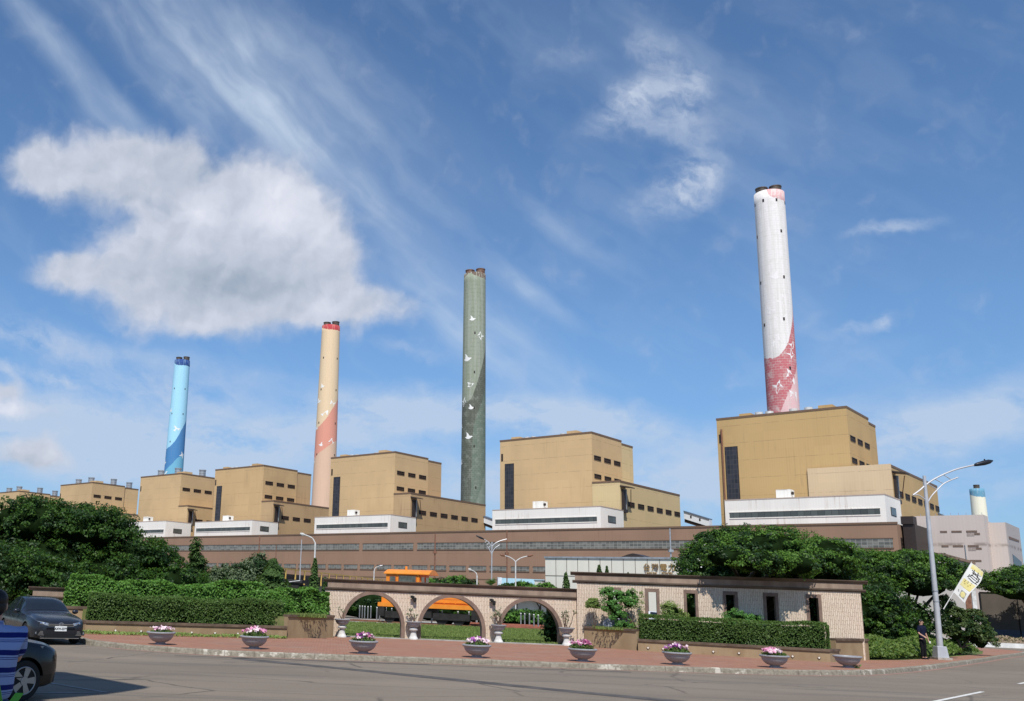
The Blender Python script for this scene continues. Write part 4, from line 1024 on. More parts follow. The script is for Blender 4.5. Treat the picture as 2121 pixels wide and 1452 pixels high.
def tree(name, label, cat, base, lobes, mleaf, nclump, per, csize, lsize, trunk_r=0.2, fork=1.2, group=None, corek=0.78, trunk=True, up=0.35, below=-0.25, extra=None, limbs=None):
    t = thing(name, label, cat, base, 0, group)
    V = crown(lobes, nclump, per, csize, lsize, up=up, below=below)
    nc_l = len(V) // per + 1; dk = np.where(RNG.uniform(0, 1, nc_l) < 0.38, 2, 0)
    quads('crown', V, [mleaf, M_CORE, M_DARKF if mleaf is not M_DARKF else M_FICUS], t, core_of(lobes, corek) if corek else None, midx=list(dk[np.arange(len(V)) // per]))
    if trunk:
        mb = MB(); mb.sm = True
        limb(mb, (0, 0, -0.1), (0.1, 0, fork), trunk_r * 1.25, trunk_r, 0.05, 5, 1)
        for i, lb in enumerate(limbs if limbs is not None else lobes):
            limb(mb, (0.1, 0, fork - 0.05), (lb[0], lb[1], lb[2] - lb[5] * 0.1), trunk_r * 0.62, trunk_r * 0.15, 0.12, 7, i + 3)
        mb.build('trunk', M_BARK, t)
    return t

# ------------------------------------------------------------------ trees
# big ficus at the left edge
BL = [(-5.2, 0.5, 3.3, 2.9, 2.6, 1.75), (-2.4, 0.3, 4.4, 2.6, 2.4, 1.4), (0.2, 0.4, 4.3, 2.4, 2.2, 1.25), (2.3, 0.6, 3.0, 2.3, 2.0, 1.15), (4.1, 0.5, 1.9, 1.9, 1.7, 1.05), (1.2, -0.7, 1.9, 2.4, 1.8, 1.3), (-1.6, -0.6, 2.5, 2.6, 2.0, 1.6), (-4.6, -0.5, 1.6, 3.0, 2.2, 1.6), (-6.6, 0.2, 4.0, 2.0, 2.0, 1.2), (3.6, -0.9, 1.0, 1.7, 1.4, 0.9)]
tree('ficus_tree', 'huge dark green ficus tree with layered crown at the left edge', 'tree', (-12.0, 45.4, 0.14), BL, M_FICUS, 1500, 48, 0.34, 0.13, 0.36, 1.0, corek=0.80, below=-0.25, limbs=[BL[0], BL[2], BL[4], BL[6], BL[3]])
DL = [(0, 0, 1.9, 2.2, 2, 1.5), (-2.5, 0.5, 2.4, 2.4, 2.2, 2.0), (1.8, 0.4, 1.5, 1.8, 1.6, 1.3), (-5, 0, 2.6, 2.6, 2.0, 2.3)]
tree('shade_tree', 'dark shaded tree behind the two cars, left of the hedge', 'tree', (-14.0, 41.0, 0.14), DL, M_FICUS, 800, 50, 0.36, 0.13, 0.25, 1.0, corek=0.72, below=-0.7)

# ficus over the window wall and its neighbours
tree('ficus_tree', 'broad round bright green tree rising behind the window wall', 'tree', (20.6, 46.3, 0.14),
     [(0.6, 0, 4.35, 3.0, 2.6, 1.55), (-1.6, 0.2, 4.0, 2.1, 2.2, 1.35), (3.0, 0.2, 4.0, 2.2, 2.0, 1.35), (0.2, -1.6, 3.7, 2.6, 1.5, 1.1), (2.2, -1.5, 3.6, 2.2, 1.4, 1.05), (-1.2, 0.3, 5.0, 1.5, 1.4, 0.8), (-1.9, -0.8, 2.2, 1.6, 1.5, 1.5), (-0.9, -3.4, 4.45, 2.3, 1.9, 0.85), (1.6, -3.2, 4.3, 1.8, 1.8, 0.85), (-3.9, -6.2, 3.95, 1.0, 1.0, 0.42), (-2.7, -7.0, 3.75, 1.25, 1.1, 0.48), (-1.5, -6.9, 3.7, 1.0, 1.0, 0.45), (-0.9, -5.6, 3.85, 1.3, 1.1, 0.5), (0.6, -5.0, 4.0, 1.2, 1.1, 0.5), (0.2, -2.2, 3.3, 3.0, 1.2, 0.7)], M_FICUS2, 2000, 48, 0.27, 0.115, 0.3, 1.7, corek=0.84, below=-0.9)
tree('ficus_tree', 'spreading umbrella shaped tree between the window wall and the lamp post', 'tree', (30.2, 50.6, 0.14),
     [(-1.7, 0, 4.1, 2.3, 2.0, 1.05), (0.8, 0.2, 4.3, 2.4, 2.0, 0.95), (3.0, 0.2, 3.9, 1.7, 1.5, 0.75), (-2.6, -0.8, 3.2, 1.8, 1.6, 1.0), (0.4, -1.2, 3.5, 1.6, 1.3, 0.8)], M_FICUS2, 1050, 48, 0.28, 0.12, 0.2, 1.1, corek=0.76)
# oleander with white flowers left of the round tree
OL = [(0, 0, 3.4, 1.3, 1.2, 1.4), (-0.6, 0, 2.2, 1.3, 1.2, 1.5), (0.6, 0.2, 4.2, 1.2, 1.0, 1.0)]
ol = tree('flowering_tree', 'dark green tree dotted with white blossoms left of the round tree', 'tree', (18.15, 45.4, 0.14), OL, M_FICUS, 380, 48, 0.28, 0.12, 0.12, 1.2)
P = crown(OL, 46, 5, 0.20, 0.12, up=0.5)
P = P[(P[:, 0, 0] < 0.2)]
quads('blossom', P, leaf_mat('white petals', (0.80, 0.80, 0.76), (0.9, 0.9, 0.88), trans=0), ol)
tree('ficus_tree', 'low wide green tree behind the dark boundary fence at the right edge', 'tree', (61.0, 82, 0),
     [(-2.2, 0, 5.0, 2.6, 2.6, 1.3), (0.4, 0, 5.5, 3.0, 2.6, 1.5), (3.4, 0, 5.4, 3.2, 2.6, 1.6), (-2.6, -1.0, 4.5, 2.2, 2.0, 0.9), (0.5, -1.2, 4.7, 3.0, 2, 1.0), (4, -1, 4.6, 3, 2, 1.1)], M_FICUS2, 750, 48, 0.38, 0.17, 0.3, 2, corek=0.82)
# dark leaf colour stands for the deep shade under the trees, beside the end of the window wall
tree('understorey_tree', 'dark shrubby tree in the shade right of the window wall', 'tree', (25.6, 47.6, 0.14),
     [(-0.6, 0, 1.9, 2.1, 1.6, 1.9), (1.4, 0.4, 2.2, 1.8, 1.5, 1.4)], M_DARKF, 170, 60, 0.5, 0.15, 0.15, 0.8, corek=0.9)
tree('shrub', 'bright green upright shrub in shade right of the window wall', 'shrub', (27.0, 46.4, 0.14),
     [(0, 0, 0.9, 0.75, 0.6, 1.0), (0.2, 0, 1.7, 0.5, 0.45, 0.6), (0.9, 0.2, 0.6, 0.6, 0.5, 0.6)], M_FICUS2, 110, 55, 0.20, 0.10, 0.05, 0.4, corek=0.75)
tree('shrub', 'olive green shrub just right of the lamp post', 'shrub', (32.2, 49.3, 0.14),
     [(-0.2, 0, 1.3, 0.75, 0.6, 1.2), (0.9, 0.2, 1.2, 0.7, 0.6, 1.2), (-0.4, 0.2, 2.1, 0.45, 0.4, 0.8), (1.3, 0.3, 0.8, 0.7, 0.6, 0.8)], M_OLIVE, 330, 34, 0.20, 0.12, 0.06, 0.4, corek=0.5)
tree('shrub', 'tangled dark shrub behind the man by the lamp post', 'shrub', (28.6, 49.4, 0.14),
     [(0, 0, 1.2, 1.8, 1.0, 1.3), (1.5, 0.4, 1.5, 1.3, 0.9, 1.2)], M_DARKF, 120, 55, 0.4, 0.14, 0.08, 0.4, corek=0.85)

# background greenery behind the lawn
for i, (lb, x, y, h, w, mm) in enumerate([
        ('dark hedge mass seen through the left arch, behind the locomotive', 1.5, 82, 1.9, 6.5, M_DARKF),
        ('dark hedge mass behind the locomotive wheels', 10.0, 84, 1.6, 5.0, M_DARKF),
        ('clipped green hedge seen through the right arch', 15.2, 78, 1.0, 2.2, M_HEDGE2)]):
    lo = [(k * w * 0.4 - w * 0.8 + 0.2 * w, 0, h * 0.5, w * 0.42, 1.0, h * 0.62) for k in range(4)]
    tree('far_shrub', lb, 'hedge', (x, y, 0.1), lo, mm, 150, 50, 0.35, 0.2, trunk=False, corek=0.9, group='greenery behind the lawn')
for lb, x, y, rx, rz, z in (('rounded green tree crown right of the orange cab', 11.6, 96, 3.0, 1.0, 3.0), ('green bush between palm and sign building', 18.4, 96, 1.6, 0.9, 2.8), ('green bush left of the sign building', 21.0, 97, 1.5, 0.9, 2.8)):
    tree('far_tree', lb, 'tree', (x, y, 0), [(-rx * 0.4, 0, z, rx * 0.7, 1.4, rz * 0.85), (rx * 0.4, 0, z + 0.1, rx * 0.65, 1.4, rz)], M_HEDGE2, 130, 50, 0.4, 0.22, 0.12, 1.4, corek=0.85, group='greenery behind the lawn')
# dark trees seen through the window openings
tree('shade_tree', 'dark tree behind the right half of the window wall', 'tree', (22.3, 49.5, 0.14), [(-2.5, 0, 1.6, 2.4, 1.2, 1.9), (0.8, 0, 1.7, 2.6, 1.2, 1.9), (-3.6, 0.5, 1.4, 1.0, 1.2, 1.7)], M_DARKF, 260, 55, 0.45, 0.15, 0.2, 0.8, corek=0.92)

def conifer(label, x, y, h, r, group='pointed conifers', name='conifer', mm=None, lean=0.0, n=1):
    t = thing(name, label, 'conifer', (x, y, 0.14), 0, group)
    k = int(900 * max(0.35, h * r)); u = RNG.uniform(0, 1, k) ** 0.75
    prof = np.where(u < 0.25, 0.75 + u, 1.0 * (1 - (u - 0.25) / 0.78) ** 0.8) * r
    a = RNG.uniform(0, 2 * np.pi, k); lump = 1 + 0.30 * np.sin(a * 2 + u * 11 + x) * np.sin(a * 3 - u * 17 + y) + RNG.uniform(-0.35, 0.25, k) + 0.16 * np.sin(u * 38 + a * 2)
    P = np.stack([np.cos(a) * prof * lump + lean * u * h, np.sin(a) * prof * lump, u * h], 1)
    Nn = np.stack([np.cos(a), np.sin(a), np.full(k, 0.9)], 1)
    V = leaves(P, Nn, 0.17 * (0.8 + 0.4 * r), wob=0.35, aspect=0.45)
    cr = MB().lathe([(r * 0.6, 0.0), (r * 0.78, h * 0.22), (r * 0.5, h * 0.55), (r * 0.2, h * 0.85), (0.01, h * 0.95)], seg=10)
    quads('crown', V, [mm or M_CYP, M_CORE], t, cr)
    MB().tube([(0, 0, -0.1), (0, 0, 0.5)], 0.06 + r * 0.05).build('trunk', M_BARK, t)
    return t
tree('conifer', 'leaning ragged conifer at the right side of the big left tree', 'conifer', (-7.0, 49.0, 0.14), [(-0.12, 0, 3.55, 0.26, 0.26, 0.75), (-0.05, 0, 2.75, 0.5, 0.45, 0.8), (0.25, 0, 2.0, 0.7, 0.6, 0.8), (-0.35, 0, 1.6, 0.6, 0.6, 0.9), (0.6, 0, 1.4, 0.5, 0.5, 0.7)], M_CYP, 330, 34, 0.2, 0.12, 0.07, 1.0, corek=0.75, below=-0.6, up=0.8)
conifer('low squat conifer beside the ragged one behind the left hedge', -7.9, 48.0, 2.6, 0.85)
conifer('slim dark conifer standing beside the left end of the arched wall', -0.85, 43.6, 3.35, 0.36)
conifer('short dark conifer tucked beside the slim one', -0.35, 43.4, 2.5, 0.25)
tree('shrub', 'bluish green tall bush rising behind the left hedge', 'shrub', (-4.5, 47.6, 0.14), [(0.3, 0, 2.2, 1.0, 0.9, 1.1), (0.9, 0, 2.9, 0.6, 0.6, 0.65), (-0.7, 0, 2.1, 0.8, 0.8, 0.9)], M_GREYG, 200, 42, 0.26, 0.11, 0.06, 1.0, corek=0.75)
conifer('large loose conifer behind the left hedge, left of the lamp post', -2.9, 46.0, 3.3, 1.15)
conifer('small grey green conifer left of the bluish bush', -5.9, 47.6, 2.9, 0.7, mm=M_GREYG)
for lb, x, y, h, r in (('small pointed conifer just left of the window wall cornice', 11.9, 48.6, 3.3, 0.40), ('first small conifer tip above the window wall', 19.05, 68, 4.55, 0.55), ('second small conifer tip above the window wall', 19.6, 68, 4.5, 0.40), ('third small conifer tip above the window wall', 21.1, 68, 4.1, 0.42), ('tiny conifer left of the pointed one', 11.5, 49, 2.55, 0.25)):
    conifer(lb, x, y, h, r)
# cypress seen inside the right arch
conifer('round dark cypress leaning on the right jamb of the right arch', 9.95, 43.6, 1.75, 0.42)

# palm
t = thing('palm_tree', 'small fan palm in front of the brown hall, beside a thin white pole', 'palm', (16.3, 98, 0))
MB().tube([(0, 0, 0), (0.05, 0, 1.6), (0, 0, 3.3)], [0.2, 0.15, 0.12]).build('trunk', M_BARK, t)
V = []
for i in range(46):
    a = RNG.uniform(0, 6.28); e = RNG.uniform(-0.9, 1.3); d = np.array([math.cos(a) * math.cos(e), math.sin(a) * math.cos(e), math.sin(e)])
    s = np.cross(d, [0, 0, 1]); s /= np.linalg.norm(s) + 1e-6; Lf = RNG.uniform(0.9, 1.35); p0 = np.array([0, 0, 3.3])
    for k in range(7):
        an = (k - 3) * 0.2; dd = d * math.cos(an) + s * math.sin(an); q0 = p0 + d * Lf * 0.35; q1 = q0 + dd * Lf * 0.65 + np.array([0, 0, -0.22])
        w = np.cross(dd, [0, 0, 1]); w /= np.linalg.norm(w) + 1e-6
        V.append([q0 - w * .02, q0 + w * .02, (q0 + q1) / 2 + w * 0.06, q1])
    V.append([p0, p0 + s * .03, p0 + d * Lf * 0.4 + s * .03, p0 + d * Lf * 0.4])
quads('crown', np.array(V), leaf_mat('palm fronds', (0.05, 0.11, 0.03), (0.11, 0.2, 0.06)), t)

# ------------------------------------------------------------------ hedges
def hedge(label, P0, P1, depth, z0, z1, mm, n, lsize, bump=0.1, top=0.0, group='hedges in the planters', cat='hedge', sag=None):
    """box hedge whose front face runs from P0 to P1"""
    L_, A_ = frame_of(P0, P1)
    t = thing('hedge', label, cat, (*P0, 0), A_, group)
    H = z1 - z0
    aF, aT, aE = L_ * H, L_ * depth, depth * H
    tot = aF + aT + aE * 2
    kF, kT, kE = int(n * aF / tot), int(n * aT / tot), int(n * aE / tot)
    def lump(a, b_): return bump * (np.sin(a * 2.1 + 0.7) * 0.5 + np.sin(a * 5.3 + b_ * 3) * 0.35 + np.sin(b_ * 6 + a) * 0.3)
    def toph(x): return z1 + top * (np.sin(x * 0.9 + 1) * 0.5 + np.sin(x * 2.3) * 0.35 + np.sin(x * 4.9 + 2) * 0.25)
    x = RNG.uniform(0, L_, kF); zz = RNG.uniform(0, 1, kF); z = z0 + zz * (toph(x) - z0)
    PF = np.stack([x, lump(x, z) + RNG.uniform(-0.06, 0.07, kF) + (1 - zz) * 0.06, z], 1); NF = np.tile([0, -1, 0.45], (kF, 1))
    x = RNG.uniform(0, L_, kT); y = RNG.uniform(0, depth, kT)
    PT = np.stack([x, y, toph(x) + lump(x, y) * 0.5 + RNG.uniform(-0.05, 0.09, kT)], 1); NT = np.tile([0, -0.25, 1], (kT, 1))
    PP, NN = [PF, PT], [NF, NT]
    for xe, sg in ((0, -1), (L_, 1)):
        y = RNG.uniform(0, depth, kE); z = RNG.uniform(z0, z1, kE)
        PP.append(np.stack([np.full(kE, xe) + lump(y, z) * 0.6 + RNG.uniform(-0.05, 0.05, kE), y, z], 1)); NN.append(np.tile([sg, -0.3, 0.4], (kE, 1)))
    V = leaves(np.concatenate(PP), np.concatenate(NN), lsize, wob=0.55, aspect=0.55)
    core = MB()
    ns = max(4, int(L_ / 0.5))
    for i in range(ns):
        a, b_ = L_ * i / ns, L_ * (i + 1) / ns
        a += 0.1 if i == 0 else 0; b_ -= 0.1 if i == ns - 1 else 0
        zt = float(toph(np.array([(a + b_) / 2]))[0]) - 0.10
        core.box(a, b_, 0.12, depth - 0.08, z0, zt)
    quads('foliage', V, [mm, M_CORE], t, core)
    return t
hedge('clipped box hedge standing in the low left planter', (-9.15, 36.3), (-1.95, 38.55), 0.9, 0.62, 1.50, M_HEDGE, 14000, 0.075, 0.08, 0.05)
hedge('taller loose hedge behind the clipped left one', (-10.4, 38.0), (-4.2, 39.9), 1.1, 0.9, 2.08, M_HEDGE2, 11000, 0.115, 0.14, 0.14)
hedge('bushy right part of the loose left hedge, next to the first arch', (-4.3, 39.7), (-0.15, 41.0), 1.0, 0.95, 2.0, M_HEDGE2, 8500, 0.12, 0.2, 0.22)
hedge('clipped dark hedge standing in the low right planter', (12.78, 39.85), (19.1, 36.95), 1.0, 0.6, 1.50, M_HEDGE, 15000, 0.07, 0.06, 0.03)
hedge('left end of the far hedge beside the stepped planter', (-10.6, 38.0), (-9.2, 38.2), 0.9, 0.95, 1.6, M_HEDGE2, 2200, 0.11, 0.12, 0.1)
# ground cover strip at the right of the walls
def ground_cover(name, label, poly, h, n, lsize, mm, z0=0.15):
    """a belt of leafy ground cover between two polylines"""
    A, B = poly
    A, B = np.array(A, float), np.array(B, float)
    k = RNG.uniform(0, len(A) - 1.001, n); i = k.astype(int); f = (k - i)[:, None]
    a = A[i] * (1 - f) + A[i + 1] * f; b_ = B[i] * (1 - f) + B[i + 1] * f
    u = RNG.uniform(0, 1, n)[:, None]; p = a * (1 - u) + b_ * u
    z = z0 + (0.25 + 0.75 * RNG.uniform(0, 1, n) ** 0.5) * h * np.minimum(1, 0.35 + 3.5 * u[:, 0]) * (1 + 0.3 * np.sin(p[:, 0] * 3) * np.sin(p[:, 1] * 2.1))
    V = leaves(np.concatenate([p, z[:, None]], 1), np.tile([0, -0.6, 0.8], (n, 1)), lsize, wob=0.6, aspect=0.5)
    o = quads(name, V, mm); o['kind'] = 'stuff'; tag(o, label, 'ground cover')
    return o
ground_cover('ground_cover', 'belt of leafy ground cover between the window wall and the lamp post', ([(22.1, 39.9), (24.3, 41.1), (27.4, 44.0), (30.2, 47.0), (35.2, 52.3)], [(22.1, 42.6), (23.2, 43.4), (25.9, 46.0), (28.6, 49.0), (33.6, 54.2)]), 0.72, 26000, 0.15, leaf_mat('ground cover leaves', (0.045, 0.10, 0.018), (0.15, 0.21, 0.045)))
ground_cover('grass', 'fringe of short weeds along the foot of the left planter', ([(-9.3, 35.1), (-5.5, 36.2), (-1.7, 37.7)], [(-9.1, 35.6), (-5.4, 36.8), (-1.7, 38.05)]), 0.10, 1500, 0.10, M_YELLOWG)
# lawn blades
def grass_belt(label, x0, x1, y0, y1, h, n, mm, z0=0.14, size=0.12):
    p = np.stack([RNG.uniform(x0, x1, n), y0 + (y1 - y0) * RNG.uniform(0, 1, n) ** 1.6, np.full(n, z0)], 1)
    d = RNG.normal(0, 0.35, (n, 3)); d[:, 2] = 1; d = norm(d) * (h * RNG.uniform(0.5, 1.3, (n, 1)))
    s = norm(np.cross(d, RNG.normal(0, 1, (n, 3)))) * 0.022
    V = np.stack([p - s, p + s, p + d * 0.6 + s * 0.8, p + d], 1)
    o = quads('grass', V, mm); o['kind'] = 'stuff'; tag(o, label, 'grass')
M_BLADE = leaf_mat('grass blades', (0.12, 0.19, 0.045), (0.24, 0.29, 0.095), 0.7, 0.15, trans=0.25, tcol=(0.3, 0.38, 0.08))
grass_belt('mown lawn seen through the three arches', -1.5, 14.5, 42.4, 64.5, 0.10, 42000, M_BLADE)
grass_belt('weedy turf in the planter under the window wall', 11.2, 14.2, 40.2, 42.0, 0.12, 1600, M_BLADE, 0.93)
grass_belt('grass tufts on the tall planter left of the arches', -1.9, -0.2, 38.6, 41.3, 0.14, 1200, M_BLADE, 0.98)
# far right bed of dry flowers
o = ground_cover('flower_bed', 'dry pinkish flower strip behind the white kerb at the right', ([(47.2, 72.4), (62, 70.4)], [(47.5, 74.5), (62, 72.5)]), 0.45, 5000, 0.16, leaf_mat('dry pink flowers', (0.22, 0.20, 0.09), (0.45, 0.30, 0.25)), 0.28)
# ------------------------------------------------------------------ flower bowls and urns
mt = mat('grey speckled granite', (0.36, 0.36, 0.37), 0.45, spec=0.4, scale=40, c2=(0.22, 0.22, 0.235)); M_GRAN = mt
M_WHITEST = mat('whitewashed concrete', (0.66, 0.65, 0.63), 0.8, scale=4, c2=(0.50, 0.49, 0.46))
M_PINK = leaf_mat('pink petals', (0.62, 0.16, 0.36), (0.78, 0.42, 0.55), 0.6, 0.2, 0.15, (0.8, 0.3, 0.5))
M_PURP = leaf_mat('purple petals', (0.22, 0.05, 0.30), (0.50, 0.12, 0.42), 0.6, 0.2, 0.15, (0.5, 0.2, 0.6))
M_WPINK = leaf_mat('pale pink petals', (0.72, 0.50, 0.56), (0.85, 0.72, 0.74), 0.6, 0.2, 0.1, (0.8, 0.5, 0.6))
def bowl(label, x, y, mix, amount, lean=0.0, weeds=False):
    t = thing('flower_bowl', label, 'planter bowl', (x, y, 0.15), random.uniform(0, 3), 'flower bowls along the kerb')
    mb = MB(); mb.sm = True
    mb.lathe([(0.20, 0.0), (0.20, 0.035), (0.15, 0.05), (0.15, 0.075), (0.24, 0.105), (0.33, 0.17), (0.385, 0.245), (0.40, 0.31), (0.435, 0.335), (0.462, 0.36), (0.462, 0.385), (0.44, 0.40), (0.40, 0.39), (0.375, 0.34), (0.30, 0.33)], seg=40)
    mb.build('bowl', M_GRAN, t, autosm=True)
    MB().lathe([(0.385, 0.335), (0.36, 0.35), (0.001, 0.37)], seg=24).build('soil', M_SOIL, t)
    if amount > 0:
        n = int(420 * amount)
        a = RNG.uniform(0, 6.28, n); r = 0.38 * RNG.uniform(0, 1, n) ** 0.5; h = RNG.uniform(0.0, 1, n) * 0.17 * amount * (1 - (r / 0.5) ** 2) + 0.36
        P = np.stack([r * np.cos(a) + lean * (h - 0.36), r * np.sin(a), h], 1)
        quads('foliage', leaves(P, np.stack([np.cos(a) * .5, np.sin(a) * .5, np.full(n, 1.0)], 1), 0.075, 0.6), M_HEDGE, t)
        n = int(150 * amount); k = []
        cx_, cy_ = RNG.uniform(-0.3, 0.3, 26), RNG.uniform(-0.3, 0.3, 26)
        q = RNG.integers(0, 26, n)
        r = np.hypot(cx_[q], cy_[q])
        P = np.stack([cx_[q] * 1.1 + RNG.normal(0, 0.03, n) + lean * 0.12, cy_[q] * 1.1 + RNG.normal(0, 0.03, n), 0.42 + 0.19 * amount * (1 - r / 0.65) + RNG.normal(0, 0.02, n)], 1)
        V = leaves(P, np.stack([P[:, 0] * 1.5, P[:, 1] * 1.5 - 0.5, np.full(n, 0.8)], 1), 0.085, 0.5, aspect=0.85)
        cm_ = RNG.choice(len(mix), 26)[q]
        o = quads('blossom', V, list(mix), t, midx=list(cm_))
    if weeds:
        a = RNG.uniform(-0.6, 0.9, 60); P = np.stack([0.25 + 0.12 * RNG.uniform(-1, 1, 60), -0.05 + 0.1 * RNG.uniform(-1, 1, 60), RNG.uniform(0.0, 0.1, 60)], 1)
        V = leaves(P, np.tile([0, -0.4, 1], (60, 1)), 0.08); 
        o = quads('weed_tuft', V + np.array([x, y, 0.15]), M_BUSH); o['kind'] = 'stuff'; tag(o, 'small weeds growing at the foot of the empty bowl', 'weeds')
    return t
A3 = [M_PINK, M_WPINK, M_PINK]
for (x, y), lb, mix, am, ln in zip([(-5.39, 30.79), (-2.39, 30.49), (1.04, 30.27), (4.64, 30.63), (8.05, 30.85), (11.15, 31.08), (14.54, 31.64), (17.87, 33.38)],
        ['grey bowl of sparse pale pink flowers, nearest to the parked cars', 'grey bowl with a dense mound of bright pink flowers, below the left hedge', 'grey bowl of mixed purple and pink flowers in front of the first arch', 'grey bowl of small mauve flowers in front of the pier right of the middle arch', 'grey bowl with pink flowers spilling over its right rim, by the tall right planter', 'grey bowl with dark violet and pale pink flowers before the right hedge', 'grey bowl with a neat tuft of pink flowers, before the right end of the hedge', 'empty grey bowl without flowers, before the right corner of the window wall'],
        [[M_WPINK, M_WPINK, M_PINK], A3, [M_PINK, M_PURP, M_WPINK], [M_WPINK, M_PURP, M_WPINK], A3, [M_PURP, M_WPINK, M_WPINK], [M_WPINK, M_PINK], [M_PINK]],
        [0.75, 1.3, 1.1, 1.0, 1.35, 1.25, 1.15, 0], [0.2, 0, 0.1, 0.2, 1.0, 0.1, 0, 0]):
    bowl(lb, x, y, mix, am, ln, am == 0)

def urn(label, x, y, stems, seed):
    t = thing('urn', label, 'urn', (x, y, 0.15), 0, 'pedestal urns between the arches')
    mb = MB(); mb.sm = True
    mb.lathe([(0.20, 0), (0.20, 0.05), (0.185, 0.07), (0.14, 0.16), (0.105, 0.30), (0.10, 0.35), (0.17, 0.37), (0.19, 0.40), (0.19, 0.44), (0.15, 0.47), (0.09, 0.49)], seg=28)
    mb.build('pedestal', M_WHITEST, t, autosm=True)
    mb = MB(); mb.sm = True
    mb.lathe([(0.10, 0.485), (0.13, 0.50), (0.21, 0.54), (0.27, 0.61), (0.29, 0.68), (0.325, 0.70), (0.345, 0.725), (0.345, 0.75), (0.32, 0.76), (0.28, 0.74), (0.26, 0.68)], seg=32)
    mb.build('bowl', M_GRAN, t, autosm=True)
    MB().lathe([(0.28, 0.70), (0.001, 0.72)], seg=16).build('soil', M_SOIL, t)
    rnd = random.Random(seed); mb = MB(); tips = []
    for i in range(stems):
        a = rnd.uniform(0, 6.28); r = rnd.uniform(0.02, 0.12); x0, y0 = r * math.cos(a), r * math.sin(a)
        h = rnd.uniform(0.25, 0.72); dx, dy = rnd.uniform(-0.32, 0.32), rnd.uniform(-0.15, 0.15)
        pts = [(x0, y0, 0.68), (x0 + dx * 0.5, y0 + dy * 0.4, 0.72 + h * 0.4), (x0 + dx * 0.75 + rnd.uniform(-0.04, 0.04), y0 + dy * 0.8, 0.72 + h * 0.75), (x0 + dx * 0.8, y0 + dy, 0.72 + h)]
        mb.tube(pts, [0.024, 0.017, 0.013, 0.009], 6); tips.append(pts[-1])
        if rnd.random() < 0.5:
            q = pts[2]; e = (q[0] + rnd.uniform(-0.14, 0.14), q[1], q[2] + 0.14); mb.tube([q, e], [0.012, 0.007], 5); tips.append(e)
    mb.build('stems', M_TWIG, t)
    P = np.array([tp for tp in tips for _ in range(9)]) + RNG.normal(0, 0.035, (len(tips) * 9, 3))
    quads('foliage', leaves(P, np.tile([0, -0.3, 1], (len(P), 1)) + RNG.normal(0, 0.5, (len(P), 3)), 0.10, 0.4, aspect=0.35), M_GREYG, t)
urn('pedestal urn holding one small sprig, left of the first arch', 0.48, 41.15, 2, 4)
urn('pedestal urn with two bare crooked stems, between the first two arches', 3.58, 41.75, 4, 9)
urn('pedestal urn with a leafy clump of stems, between the middle and right arches', 7.30, 41.95, 9, 21)
urn('pedestal urn with spreading stems, right of the right arch', 10.22, 41.75, 7, 30)

# ------------------------------------------------------------------ plants before the window wall
def potted(name, label, x, y, base_z, lobes, mm, nclump, per, cs, ls, stems, corek=0.6):
    t = thing(name, label, 'shrub', (x, y, base_z), 0, 'shrubs in front of the window wall')
    V = crown(lobes, nclump, per, cs, ls, up=0.4, below=-0.7)
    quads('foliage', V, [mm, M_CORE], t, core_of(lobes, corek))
    mb = MB()
    for i, (a, b_, r) in enumerate(stems): limb(mb, a, b_, r, r * 0.4, 0.18, 5, i)
    mb.build('stems', M_TWIG, t)
    return t
potted('topiary_shrub', 'ball shaped yellow green topiary on thin stems left of the bushy shrub', 11.35, 41.55, 0.93,
       [(0, 0, 1.02, 0.30, 0.30, 0.24)], M_YELLOWG, 60, 34, 0.10, 0.055, [((0.02 * k, 0, 0), (0.09 * (k - 2), 0.02 * k, 0.95), 0.014) for k in range(5)], 0.75)
potted('shrub', 'bushy bright green shrub leaning left over the tall planter, hiding the first window', 12.75, 41.0, 0.93,
       [(-0.75, 0, 1.05, 0.42, 0.35, 0.42), (-0.35, 0, 1.35, 0.45, 0.35, 0.30), (-0.55, 0, 0.62, 0.36, 0.3, 0.30), (-0.05, 0, 1.15, 0.40, 0.3, 0.35), (-0.95, 0, 1.55, 0.28, 0.2, 0.22), (0.1, 0, 1.5, 0.2, 0.15, 0.22), (-0.25, 0, 0.22, 0.4, 0.25, 0.2)], M_BUSH, 190, 34, 0.15, 0.075,
       [((0.25, 0, 0), (-0.5, 0, 1.0), 0.035), ((0.25, 0, 0), (0.0, 0, 1.1), 0.03), ((0.2, 0, 0), (-0.3, 0, 0.6), 0.025), ((0.3, 0, 0), (0.15, 0, 1.4), 0.02)], 0.55)
potted('climbing_vine', 'thin yellowish climber beside the bushy shrub', 13.3, 41.1, 0.93,
       [(0, 0, 1.2, 0.07, 0.06, 0.45), (-0.07, 0, 0.5, 0.13, 0.08, 0.4)], M_YELLOWG, 50, 14, 0.09, 0.05, [((0, 0, 0), (0.02, 0, 1.7), 0.012)], 0.0001)
potted('shrub', 'light green loose shrub between the second and third windows, above the hedge', 14.5, 40.6, 0.93,
       [(-0.05, 0, 0.85, 0.42, 0.3, 0.40), (-0.3, 0, 1.05, 0.2, 0.2, 0.15), (0.35, 0, 0.6, 0.25, 0.2, 0.3)], M_YELLOWG, 90, 26, 0.13, 0.065, [((0, 0, 0), (-0.1, 0, 0.9), 0.02), ((0, 0, 0), (0.3, 0, 0.7), 0.015)], 0.6)
potted('shrub', 'low bright green mound in front of the fourth window, above the hedge', 17.0, 39.85, 0.93,
       [(-0.2, 0, 0.62, 0.5, 0.3, 0.42), (0.35, 0, 0.55, 0.4, 0.3, 0.3), (0.65, 0, 0.7, 0.2, 0.2, 0.2)], M_BUSH, 110, 28, 0.13, 0.065, [((0, 0, 0), (0, 0, 0.8), 0.02)], 0.7)
t = thing('garden_stone', 'grey mottled stone in the shade under the bushy shrub', 'stone', (12.1, 41.35, 0.9))
